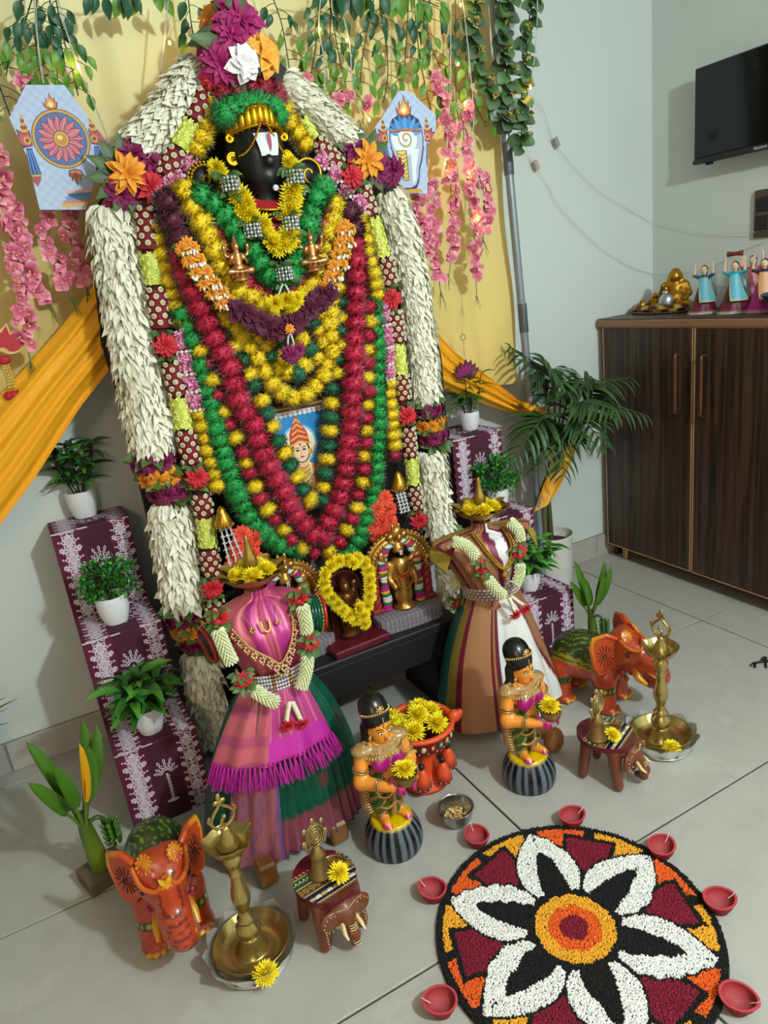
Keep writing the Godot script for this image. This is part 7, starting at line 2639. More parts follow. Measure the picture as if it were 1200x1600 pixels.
func elephant_stool(at: Vector3, turn: float, label: String) -> Node3D:
	var t := thing("elephant_stool", label, "stool", at, turn, "small carved elephant stools")
	var br := C("#6e3a26")
	var i := img(256, 256, "#5b0d1c")
	i.fill_rect(Rect2i(0, 78, 256, 44), Color("#1e4a2a"))
	i.fill_rect(Rect2i(0, 122, 256, 46), Color("#5d4424"))
	i.fill_rect(Rect2i(0, 168, 256, 50), Color("#0f1c3c"))
	i.fill_rect(Rect2i(0, 218, 256, 40), Color("#5a2c1c"))
	var y2 := Color("#c9a050")
	for y in [76, 120, 166, 216]:
		i.fill_rect(Rect2i(0, y, 256, 4), Color("#d8c48c"))
	for k in 16:
		fell(i, Vector2(k * 17 + 6, 66), 7, 4, y2, 0.6)
		fline(i, [Vector2(k * 17, 104), Vector2(k * 17 + 6, 90), Vector2(k * 17 + 12, 104)], 3, Color("#dcd6b0"))
	for k in 11:
		var ring := []
		for j in 12:
			ring.append(Vector2(k * 25 + 10, 144) + Vector2(cos(j * 0.7), sin(j * 0.7)) * (2 + j))
		fline(i, ring, 3, y2)
		for j in 5:
			fpoly(i, petal2(Vector2(k * 25 + 12, 204), -PI / 2 + (j - 2) * 0.5, 2, 20, 4), y2 if k % 2 else Color("#e4dcc0"))
	for k in 30:
		fell(i, Vector2(k * 9, 224), 2, 2, Color("#dcc890"))
	var m := M.new()
	var p := PackedVector2Array()
	for k in 40:
		p.append(Vector2(cos(TAU * k / 40) * 0.066, sin(TAU * k / 40) * 0.074))
	m.ext(p, 0.014, Transform3D(Basis(Vector3(1, 0, 0), -PI / 2), Vector3(0, 0.12, 0)), Rect2(-0.07, -0.074, 0.14, 0.148))
	obj("painted_seat", m, tmat(tex(i), 0.35), t)
	var f := F.new()
	f.k = 0.012
	for s in [-1, 1]:
		f.bone(Vector3(s * 0.04, 0.105, 0.036), Vector3(s * 0.046, 0.012, 0.05), 0.017, 0.013, br)
		f.bone(Vector3(s * 0.036, 0.105, -0.036), Vector3(s * 0.044, 0.012, -0.046), 0.016, 0.012, br)
		f.egg(Vector3(s * 0.036, 0.086, 0.072), Vector3(0.024, 0.024, 0.009), br)
	f.egg(Vector3(0, 0.108, 0), Vector3(0.056, 0.014, 0.058), br)
	f.egg(Vector3(0, 0.092, 0.066), Vector3(0.028, 0.026, 0.024), br)
	f.bone(Vector3(0, 0.084, 0.082), Vector3(0, 0.052, 0.1), 0.015, 0.011, br)
	f.bone(Vector3(0, 0.052, 0.1), Vector3(0.002, 0.03, 0.096), 0.011, 0.009, br)
	f.bone(Vector3(0.002, 0.03, 0.096), Vector3(0.004, 0.028, 0.078), 0.009, 0.008, br)
	obj("elephant_frame", f.mesh(0.005), mat(0.35), t)
	m = M.new()
	m.col = C("#c9b27c")
	for s in [-1, 1]:
		for k in 12:
			m.ell(Vector3(s * 0.046, 0.1 - k * 0.0075, 0.052 + k * 0.0006 + 0.012), Vector3.ONE * 0.0018, 5, 3)
			var a := TAU * k / 12
			m.ell(Vector3(s * 0.036 + cos(a) * 0.018, 0.086 + sin(a) * 0.018, 0.0805), Vector3.ONE * 0.0019, 5, 3)
	for k in 9:
		m.ell(Vector3((k - 4) * 0.005, 0.108, 0.087 - absf(k - 4) * 0.0016), Vector3.ONE * 0.0022, 5, 3)
		m.tube([Vector3(-0.009, 0.078 - k * 0.005, 0.1 + k * 0.0016), Vector3(0, 0.077 - k * 0.005, 0.103 + k * 0.0014), Vector3(0.009, 0.078 - k * 0.005, 0.1 + k * 0.0016)], 0.0012, 4)
	stuff(obj("dotted_paint", m, mat(0.5), t))
	for s in [-1, 1]:
		m = M.new()
		m.tube([Vector3(s * 0.016, 0.08, 0.085), Vector3(s * 0.02, 0.066, 0.1), Vector3(s * 0.02, 0.06, 0.112)], [0.005, 0.0045, 0.002], 7, true, [C("#c9a45c"), C("#d9c08c"), C("#d9c08c")])
		obj("tusk", m, mat(0.4), t)
	return t


func holder_lamp(at: Vector3, turn: float, label: String) -> Node3D:
	var t := thing("brass_holder", label, "brass lamp", at, turn, "brass wheel-topped holders")
	t.scale = Vector3(0.85, 1.0, 0.85)
	var br := C("#a08450")
	var m := M.new()
	m.col = br
	m.lathe([0.0, 0.0, 0.031, 0.0, 0.032, 0.004, 0.027, 0.008, 0.028, 0.012, 0.023, 0.018, 0.021, 0.03, 0.017, 0.042, 0.02, 0.046, 0.018, 0.056, 0.011, 0.064, 0.008, 0.074, 0.0, 0.075], 26)
	obj("stem", m, mat(0.36, 0.85), t)
	m = M.new()
	m.col = br
	var p := PackedVector2Array()
	for k in 20:
		var a := TAU * k / 20
		var r := 0.027 * (1.0 + 0.3 * pow(maxf(0, cos(a)), 7.0))
		p.append(Vector2(cos(a) * r, sin(a) * r * 0.9))
	var xf := Transform3D(Basis(Vector3.UP, -0.75) * Basis(Vector3(1, 0, 0), -PI / 2), Vector3(0.024, 0.02, 0.024))
	m.ext(p, 0.004, xf)
	var rim := []
	for q in p:
		rim.append(xf * Vector3(q.x, q.y, 0.004))
	rim.append(rim[0])
	m.tube(rim, 0.0035, 6)
	obj("leaf_cup", m, mat(0.36, 0.85), t)
	m = M.new()
	m.col = C("#b09a68")
	var c := Vector3(0, 0.1, 0)
	m.ell(c, Vector3(0.026, 0.028, 0.006), 20, 8)
	for rr in [0.01, 0.017, 0.024]:
		var ring := []
		for k in 21:
			ring.append(c + Vector3(cos(TAU * k / 20) * rr, sin(TAU * k / 20) * rr * 1.05, 0.006))
		m.tube(ring, 0.0022, 5)
	for k in 5:
		var a := PI / 2 + (k - 2) * 0.9
		m.ell(c + Vector3(cos(a) * 0.033, sin(a) * 0.034, 0), Vector3(0.007, 0.008, 0.005), 8, 6)
	for s in [-1, 1]:
		m.tube([c + Vector3(s * 0.026, 0, 0), c + Vector3(s * 0.03, -0.016, 0.002), c + Vector3(s * 0.024, -0.03, 0.002)], 0.004, 6)
	obj("wheel", m, mat(0.36, 0.85), t)
	return t


func flower_bowl(at: Vector3) -> void:
	var t := thing("terracotta_bowl", "orange terracotta footed bowl hung with small bells, behind the lady figurine", "bowl", at)
	var org := C("#dc5024")
	var mar := C("#6b1414")
	var m := M.new()
	m.lathe([0.0, 0.0, 0.062, 0.0, 0.064, 0.012, 0.05, 0.022, 0.036, 0.05, 0.034, 0.09, 0.04, 0.108, 0.066, 0.122, 0.082, 0.14, 0.086, 0.155, 0.088, 0.172, 0.095, 0.178, 0.095, 0.186, 0.085, 0.188, 0.08, 0.18, 0.074, 0.15, 0.0, 0.13], 48, Transform3D(), [org, org, org, org, org, org, org, org, mar, mar, mar, org, org, org, org, mar, mar])
	obj("footed_bowl", m, mat(0.5), t)
	m = M.new()
	for k in 22:
		var a := TAU * k / 22
		m.col = C(["#c9a23a", "#3f7a5a", "#b5402a", "#d8c49a"][k % 4])
		var b := Basis(Vector3.UP, PI / 2 - a)
		m.ell(Vector3(cos(a) * 0.0865, 0.157, sin(a) * 0.0865), Vector3(0.0085, 0.009, 0.0025), 4, 4, b)
		m.col = C("#d8c49a")
		m.ell(Vector3(cos(a) * 0.0885, 0.157, sin(a) * 0.0885), Vector3(0.0035, 0.004, 0.0015), 6, 4, b)
		m.ell(Vector3(cos(a + 0.14) * 0.0835, 0.142, sin(a + 0.14) * 0.0835), Vector3.ONE * 0.0022, 5, 3)
	stuff(obj("painted_diamonds", m, mat(0.5), t))
	for s in [-0.3, PI - 0.3]:
		m = M.new()
		m.col = org
		m.ell(Vector3(cos(s) * 0.098, 0.178, -sin(s) * 0.098), Vector3(0.02, 0.017, 0.016), 12, 8)
		m.ell(Vector3(cos(s) * 0.112, 0.185, -sin(s) * 0.112), Vector3(0.01, 0.01, 0.01), 10, 6)
		obj("handle", m, mat(0.5), t)
	for k in 7:
		var a := TAU * k / 7 + 0.35
		var q := Vector3(cos(a) * 0.068, 0.03, sin(a) * 0.068)
		m = M.new()
		m.lathe([0.0, 0.0, 0.021, 0.0, 0.023, 0.006, 0.018, 0.03, 0.013, 0.048, 0.006, 0.056, 0.0, 0.057], 16, Transform3D(Basis(), q), [org, mar, mar, org, org, org, org])
		m.col = C("#d8c49a")
		for j in 10:
			m.ell(q + Vector3(cos(TAU * j / 10) * 0.0225, 0.006, sin(TAU * j / 10) * 0.0225), Vector3.ONE * 0.0022, 5, 3)
		m.col = C("#17120f")
		m.ell(q + Vector3(0, 0.064, 0), Vector3(0.009, 0.0095, 0.009), 10, 8)
		m.tube([q + Vector3(0, 0.07, 0), q + Vector3(-cos(a) * 0.006, 0.1, -sin(a) * 0.006)], 0.0015, 5)
		obj("bell", m, mat(0.5), t)
	var g := "yellow chrysanthemums in the orange bowl"
	var places := [["at the back", -0.1, -0.05], ["at the back left", -0.05, -0.02], ["in the middle, standing highest", 0.0, 0.0], ["at the right", 0.045, -0.012], ["at the front left", -0.035, 0.035], ["at the front right", 0.03, 0.042], ["at the far left", -0.055, 0.005], ["at the back right", 0.03, -0.045]]
	for p in places:
		mum(at + Vector3(clampf(p[1], -0.055, 0.06), 0.184 + (0.016 if p[1] == 0.0 else 0.0), p[2]), 0.036, "yellow chrysanthemum in the orange bowl, " + p[0], g, Vector3(p[1] * 3, 1, 0.3 + p[2] * 3))


func nut_bowl(at: Vector3) -> void:
	var t := thing("steel_bowl", "small steel bowl of nuts near the rug's edge", "bowl", at)
	var m := M.new()
	m.col = C("#a8a5a2")
	m.lathe([0.0, 0.0, 0.026, 0.0, 0.03, 0.004, 0.039, 0.02, 0.044, 0.044, 0.0465, 0.047, 0.0445, 0.049, 0.042, 0.045, 0.037, 0.022, 0.028, 0.008, 0.0, 0.006], 36)
	obj("bowl", m, mat(0.18, 0.95), t)
	m = M.new()
	for k in 90:
		m.col = C(["#c9a468", "#b58a4a", "#d8bc84"][k % 3])
		var a := rng.randf() * TAU
		var r := sqrt(rng.randf()) * 0.031
		m.ell(Vector3(cos(a) * r, 0.016 + rng.randf() * 0.01 * (1.2 - r / 0.034), sin(a) * r), Vector3(0.0045, 0.0032, 0.0036), 6, 5, Basis.from_euler(rv(3)))
	var o := single("nuts", m, mat(0.6), "heap of tan nuts in the steel bowl", "nuts", "", Transform3D(Basis(), at))
	stuff(o)


func diya(at: Vector3, turn: float, label: String) -> Node3D:
	var t := thing("clay_lamp", label, "oil lamp", at, turn, "red clay lamps around the rug")
	var m := M.new()
	m.col = C("#9c1f28")
	m.lathe([0.0, 0.0, 0.019, 0.0, 0.02, 0.003, 0.026, 0.014, 0.03, 0.025, 0.0315, 0.0275, 0.031, 0.0285, 0.027, 0.0285, 0.0262, 0.0275, 0.0235, 0.012, 0.0, 0.011], 40, Transform3D(), [C("#7d161e"), C("#7d161e"), C("#7d161e"), C("#86181f"), C("#8f1c24"), C("#a3262e"), C("#b53a40"), C("#b53a40"), C("#8f2229"), C("#a03038"), C("#a84a4c")], func(a, r, y): return r * (1.0 + 0.17 * pow(maxf(0.0, cos(a)), 6.0) * clampf(y / 0.02, 0.0, 1.0) - 0.06 * pow(absf(sin(a)), 8.0) * (1.0 if y > 0.02 else 0.0)))  # lighter rim and darker foot coloured in to set the opening off
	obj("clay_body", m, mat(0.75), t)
	m = M.new()
	m.col = C("#d8d2c4")
	m.tube([Vector3(0.02, 0.02, 0), Vector3(0.03, 0.027, 0.001), Vector3(0.036, 0.034, 0.001)], 0.0009, 5)
	obj("wick", m, mat(0.8), t)
	return t


func banana_plant(at: Vector3, turn: float, label: String) -> Node3D:
	var t := thing("banana_plant", label, "artificial plant", at, turn, "artificial banana plants")
	var m := M.new()
	m.col = C("#5f5142")
	m.box(Vector3(0.0, 0.018, 0.0), Vector3(0.1, 0.036, 0.085), 0.002)
	obj("wooden_base", m, mat(0.8), t)
	m = M.new()
	m.tube([Vector3(-0.002, 0.036, 0), Vector3(-0.006, 0.09, 0), Vector3(-0.01, 0.15, 0), Vector3(-0.012, 0.2, 0)], [0.024, 0.021, 0.017, 0.01], 14, true, [C("#6a7a14"), C("#5c7216"), C("#4a6414"), C("#42601a")])
	obj("trunk", m, mat(0.45), t)
	for q in [[-0.55, 0.33, 0.14, 0.01], [-0.3, 0.4, 0.15, -0.02], [-0.22, 0.35, 0.12, 0.03], [0.1, 0.375, 0.12, 0.05], [0.22, 0.35, 0.11, 0.03], [0.3, 0.385, 0.12, -0.02], [0.42, 0.37, 0.12, 0.0]]:
		var tip := Vector3(sin(q[0]) * q[1] * 0.5, q[1], q[3])
		var b := Vector3(-0.012 + q[0] * 0.012, 0.17, q[3] * 0.3)
		var mid := b.lerp(tip, 0.33)
		m = M.new()
		m.col = C("#56702a")
		m.tube([b, mid], [0.005, 0.0032], 7)
		obj("leaf_stalk", m, mat(0.45), t)
		m = M.new()
		var yl: bool = q[0] == 0.1
		var c0 := C("#c08a10" if yl else "#3f6616")
		var xf := Transform3D(look(tip - mid, Vector3(0.2, 0.3, 1)), mid)
		m.leaf(xf, (tip - mid).length() * 1.12, 0.022 if yl else 0.033, 0.15, 0.9, c0, c0 * 1.15, 7, 0.5)
		obj("yellow_leaf" if yl else "leaf", m, mat(0.4, 0.0, {"backlight": Color(0.1, 0.15, 0.02)}), t)
	m = M.new()
	m.col = C("#34501a")
	m.tube(spl([Vector3(-0.008, 0.17, 0.01), Vector3(0.014, 0.18, 0.02), Vector3(0.032, 0.155, 0.024), Vector3(0.04, 0.1, 0.024)], 5), [0.005, 0.005, 0.005, 0.005, 0.005, 0.005, 0.005, 0.005, 0.005, 0.005, 0.005, 0.005, 0.005, 0.005, 0.004, 0.004], 6)
	for j in 4:
		for k in 6:
			var a := TAU * k / 6 + j
			m.col = C("#3c6a1c") * rng.randf_range(0.85, 1.15)
			m.ell(Vector3(0.036 + cos(a) * 0.016, 0.15 - j * 0.016, 0.024 + sin(a) * 0.016), Vector3(0.0055, 0.011, 0.0055), 7, 5, Basis(Vector3(0, 0, 1), -cos(a) * 0.6))
	stuff(obj("banana_bunch", m, mat(0.4), t))
	return t



# --- the corner: palm, cabinet, television ----------------------------------
func corner() -> void:
	palm(Vector3(1.79, 0, -2.145))
	cabinet()
	television()


func palm(at: Vector3) -> void:
	var t := thing("potted_palm", "feathery palm in a large off-white pot between steps and cabinet", "potted palm", at)
	var m := M.new()
	m.col = C("#d3cfc8")
	m.lathe([0.0, 0.0, 0.078, 0.0, 0.082, 0.006, 0.09, 0.1, 0.0945, 0.215, 0.0975, 0.22, 0.0975, 0.232, 0.0935, 0.234, 0.09, 0.225, 0.088, 0.19, 0.0, 0.188], 44, Transform3D(Basis().scaled(Vector3(0.9, 1, 0.9)), Vector3.ZERO))
	obj("pot", m, mat(0.55), t)
	m = M.new()
	m.col = C("#3b2219")
	m.grid(24, 6, func(u: float, v: float) -> Vector3: return Vector3(cos(-u * TAU) * 0.079 * (1 - v), 0.192 + 0.012 * (1 - v) * sin(u * 40) * v * 2 + 0.01 * v, sin(-u * TAU) * 0.079 * (1 - v)), true)
	obj("soil", m, mat(0.95), t)
	var crown := Vector3(0.0, 0.62, 0.06)
	m = M.new()
	for k in 5:
		var a := TAU * k / 5
		m.col = C("#4a5230") if k % 2 else C("#6a5a38")
		m.tube([Vector3(cos(a) * 0.02 - 0.02, 0.19, sin(a) * 0.02), Vector3(cos(a) * 0.018 - 0.03, 0.4, sin(a) * 0.016 + 0.01), crown + Vector3(cos(a) * 0.012, -0.05, sin(a) * 0.012)], [0.011, 0.009, 0.006], 8)
	obj("stems", m, mat(0.7), t)
	if not cache.has("leaflet"):
		for k in 2:
			var b := M.new()
			b.leaf(Transform3D(), 1.0, 0.14, 0.7, 0.6, C(["#1c3518", "#28431c"][k]), C(["#2c4d22", "#41632c"][k]), 5, 0.8)
			cache["leaflet%d" % k] = b.done()
		cache["leaflet"] = true
	var tips := [Vector3(1.611, 1.008, -2.1), Vector3(1.678, .96, -2), Vector3(1.904, .883, -2.13), Vector3(2.093, .822, -2), Vector3(2.107, .678, -1.93), Vector3(1.806, .773, -1.8), Vector3(1.753, .652, -1.78), Vector3(1.611, .57, -1.85), Vector3(1.473, .642, -1.95), Vector3(1.556, .597, -1.9), Vector3(1.835, .846, -1.95)]
	for k in tips.size():
		var tip: Vector3 = tips[k] - at
		var f := Node3D.new()
		f.name = "frond"
		t.add_child(f, true)
		var mid := (crown + tip) * 0.5 + Vector3(0, 0.09 + 0.04 * absf(tip.x), 0.02)
		var sp := spl([crown + Vector3(0, -0.05, 0), crown.lerp(mid, 0.6) + Vector3(0, 0.04, 0), mid, tip], 8)
		m = M.new()
		m.col = C("#4a5a28")
		var rad := []
		for i in sp.size():
			rad.append(lerpf(0.0045, 0.001, float(i) / sp.size()))
		m.tube(sp, rad, 6)
		obj("rachis", m, mat(0.6), f)
		var n := 13
		for i in n:
			for s in [-1, 1]:
				var q := 0.26 + 0.74 * (i + 0.5) / n
				var j := int(q * (sp.size() - 1))
				var d: Vector3 = (sp[mini(j + 1, sp.size() - 1)] - sp[maxi(j - 1, 0)]).normalized()
				var side: Vector3 = d.cross(Vector3(0.1, 0.9, 0.4)).normalized() * s
				var l: float = 0.15 * (sin(PI * clampf(q * 0.75 + 0.18, 0, 1)) * 0.8 + 0.2) * rng.randf_range(0.85, 1.1)
				obj("leaflet", cache["leaflet%d" % ((i + k) % 2)], mat(0.45, 0.0, {"backlight": Color(0.06, 0.1, 0.02)}), f, Transform3D(look(d * 0.75 + side + Vector3(0, -0.15, 0) + rv(0.08), Vector3(0, 1, 0.4)).scaled_local(Vector3.ONE * l), sp[j].lerp(sp[mini(j + 1, sp.size() - 1)], q * (sp.size() - 1) - j)))


func cabinet() -> void:
	var fx := 2.165
	var z0 := -2.215
	var wood := tmat(noise_tex(["#17100d", "#3c2920", "#241712", "#4f3628", "#1c120e", "#573d2e", "#2a1b15"], 0.006, 512, {"seed": 3, "fractal_octaves": 6, "fractal_gain": 0.65}), 0.38, {"uv1_triplanar": true, "uv1_world_triplanar": true, "uv1_scale": Vector3(2.6, 0.07, 2.6)})
	var t := thing("cabinet", "dark wood grain cabinet with tan edging under the television", "cabinet", Vector3(fx, 0, z0))
	var m := M.new()
	m.box(Vector3(0.17, 0.535, 0.66), Vector3(0.29, 0.935, 1.32), 0.003)
	obj("body", m, wood, t)
	m = M.new()
	m.col = C("#8a6245")
	m.box(Vector3(0.155, 1.015, 0.65), Vector3(0.325, 0.028, 1.35), 0.003)
	obj("top_edge", m, mat(0.45), t)
	m = M.new()
	m.box(Vector3(0.156, 1.0305, 0.65), Vector3(0.318, 0.004, 1.343), 0.001)
	obj("top", m, wood, t)
	for k in 3:
		var d0 := 0.004 + k * 0.441
		m = M.new()
		m.box(Vector3(0.01, 0.532, d0 + 0.217), Vector3(0.022, 0.932, 0.428), 0.002)
		var d := obj("door", m, wood, t)
		m = M.new()
		m.col = C("#a07a56")
		for s in [-1, 1]:
			m.box(Vector3(0.01, 0.532, d0 + 0.217 + s * 0.2155), Vector3(0.026, 0.938, 0.005), 0.001)
			m.box(Vector3(0.01, 0.532 + s * 0.468, d0 + 0.217), Vector3(0.026, 0.005, 0.434), 0.001)
		obj("tan_edging", m, mat(0.5), d)
		m = M.new()
		m.col = C("#6b4634")
		var hz: float = d0 + (0.38 if k % 2 == 0 else 0.05)
		m.tube([Vector3(0, 0.905, hz), Vector3(-0.026, 0.905, hz), Vector3(-0.03, 0.89, hz), Vector3(-0.027, 0.7, hz), Vector3(-0.023, 0.69, hz), Vector3(0, 0.69, hz)], 0.006, 8)
		m.box(Vector3(-0.028, 0.8, hz), Vector3(0.008, 0.2, 0.015), 0.003)
		obj("handle", m, mat(0.3, 0.7), d)
	for z in [0.075, 1.25]:
		m = M.new()
		m.col = C("#b39a5c")
		m.lathe([0.0, 0.0, 0.013, 0.0, 0.0135, 0.004, 0.017, 0.072, 0.0, 0.072], 18, Transform3D(Basis(), Vector3(0.035, 0, z)))
		obj("brass_leg", m, mat(0.3, 0.8), t)
	m = M.new()
	m.col = C("#3a2420")
	m.box(Vector3(0.17, 0.036, 0.01), Vector3(0.26, 0.072, 0.018), 0.002)
	obj("side_foot", m, mat(0.5), t)
	# things on its top
	var top := 1.033
	tray_ring(Vector3(2.36, top, -2.085))
	buddha(Vector3(2.375, 1.044, -2.035), 0.155, "gold laughing seated figurine with silver sack on the rimmed tray", true)
	buddha(Vector3(2.36, 1.044, -2.12), 0.066, "middle-sized gold figurine on the rimmed tray's middle", false)
	buddha(Vector3(2.355, 1.044, -2.185), 0.042, "smallest gold figurine at the rimmed tray's left end", false)
	var dn := [
		[Vector3(2.3, 1.033, -1.845), 0.185, "#1f4a72", "#5aa3b0", "#5e0f2c", "dancing doll in dark blue blouse and pale blue shawl, leftmost"],
		[Vector3(2.3, 1.033, -1.72), 0.19, "#1f98b0", "#5aa8ba", "#5e0f2c", "dancing doll in turquoise blouse holding a small drum overhead"],
		[Vector3(2.32, 1.033, -1.625), 0.19, "#16162c", "#c9936a", "#b5128c", "dancing doll in black blouse and bright magenta skirt"],
		[Vector3(2.42, top, -1.74), 0.2, "#a84a5a", "#b86a6c", "#7a2a3c", "dancing doll in rose dress, behind the magenta skirted doll"],
		[Vector3(2.43, top, -1.63), 0.2, "#d08a1a", "#c9a83c", "#b08a2c", "dancing doll in orange yellow dress, furthest right"]]
	for d in dn:
		dancer(d[0], d[1], d[2], d[3], d[4], d[5])
	m = M.new()
	m.col = C("#2c3c4e")
	m.lathe([0.0, 0.0, 0.03, 0.0, 0.032, 0.004, 0.06, 0.025, 0.082, 0.06, 0.086, 0.062, 0.082, 0.066, 0.056, 0.03, 0.0, 0.01], 44, Transform3D(), [], func(a, r, y): return r * (1.0 + (0.02 * sin(a * 24) if y > 0.01 and y < 0.055 else 0.0)))
	single("glass_bowl", m, mat(0.12, 0.1), "dark blue ribbed glass bowl at the cabinet's right, cut by the photo's edge", "bowl", "", Transform3D(Basis(), Vector3(2.26, top, -1.49)))


func tray_ring(at: Vector3) -> void:
	var t := thing("rimmed_tray", "oblong tray with maroon and gold striped roll rim on the cabinet", "tray", at)
	var m := M.new()
	m.grid(72, 10, func(u: float, v: float) -> Vector3:
		var a := -u * TAU
		var b := v * TAU
		var c := Vector3(cos(a) * 0.062, 0.018, sin(a) * 0.125)
		var o := Vector3(cos(a), 0, sin(a)).normalized()
		return c + o * cos(b) * 0.015 + Vector3(0, sin(b) * 0.015, 0), true, func(u: float, v: float) -> Color: return C("#b5913a") if fposmod(u * 11 + v * 0.35, 1.0) < 0.45 else C("#4a0d1a"))
	obj("striped_rim", m, mat(0.5, 0.2), t)
	m = M.new()
	m.col = C("#6d6a6a")
	for k in 70:
		var a := TAU * k / 70
		m.ell(Vector3(cos(a) * 0.075, 0.004, sin(a) * 0.138), Vector3.ONE * 0.0042, 6, 4)
	stuff(obj("silver_beads", m, mat(0.3, 0.8), t))
	m = M.new()
	m.col = C("#5a3a20")
	m.grid(40, 2, func(u: float, v: float) -> Vector3: return Vector3(cos(-u * TAU) * 0.062 * (1 - v), 0.011, sin(-u * TAU) * 0.125 * (1 - v)), true)
	obj("tray_floor", m, mat(0.6), t)


func buddha(at: Vector3, h: float, label: String, sack: bool) -> void:
	var t := thing("laughing_figurine", label, "figurine", at, -1.0, "gold laughing figurines on the cabinet")
	var g := C("#b5862c")
	var f := F.new()
	f.k = 0.06
	f.egg(Vector3(0, 0.26, 0.02), Vector3(0.27, 0.25, 0.25), g)
	f.egg(Vector3(0, 0.5, 0), Vector3(0.24, 0.2, 0.18), g)
	f.egg(Vector3(0, 0.81, 0.03), Vector3(0.155, 0.17, 0.16), g, Basis(), 0.03)
	f.egg(Vector3(0, 0.73, 0.1), Vector3(0.11, 0.06, 0.08), g)
	f.egg(Vector3(0, 0.8, 0.19), Vector3(0.028, 0.03, 0.03), g, Basis(), 0.02)
	for s in [-1, 1]:
		f.bone(Vector3(s * 0.15, 0.82, 0.02), Vector3(s * 0.16, 0.68, 0.03), 0.035, 0.04, g, 0.02)
		f.egg(Vector3(s * 0.06, 0.76, 0.16), Vector3(0.05, 0.035, 0.03), g)
		f.bone(Vector3(s * 0.23, 0.58, 0), Vector3(s * 0.33, 0.36, 0.06), 0.1, 0.08, g)
		f.bone(Vector3(s * 0.16, 0.12, 0.1), Vector3(s * 0.34, 0.1, 0.2), 0.12, 0.1, g)
		f.bone(Vector3(s * 0.34, 0.1, 0.2), Vector3(s * 0.08, 0.07, 0.32), 0.09, 0.07, g)
		f.bone(Vector3(s * 0.33, 0.36, 0.06), Vector3(s * 0.26, 0.26 if s > 0 else 0.56, 0.22), 0.075, 0.06, g)
		f.egg(Vector3(s * 0.25, 0.24 if s > 0 else 0.6, 0.26), Vector3(0.07, 0.06, 0.06), g)
	obj("figure", f.mesh(0.045), mat(0.3, 0.85), t, Transform3D(Basis().scaled(Vector3.ONE * h), Vector3.ZERO))
	if sack:
		var m := M.new()
		m.col = C("#b9bdc2")
		m.ell(Vector3(-0.17, 0.2, 0.3) * h, Vector3(0.19, 0.22, 0.15) * h, 14, 10)
		m.ell(Vector3(-0.2, 0.42, 0.26) * h, Vector3(0.08, 0.07, 0.07) * h, 10, 8)
		obj("silver_sack", m, mat(0.3, 0.9), t)


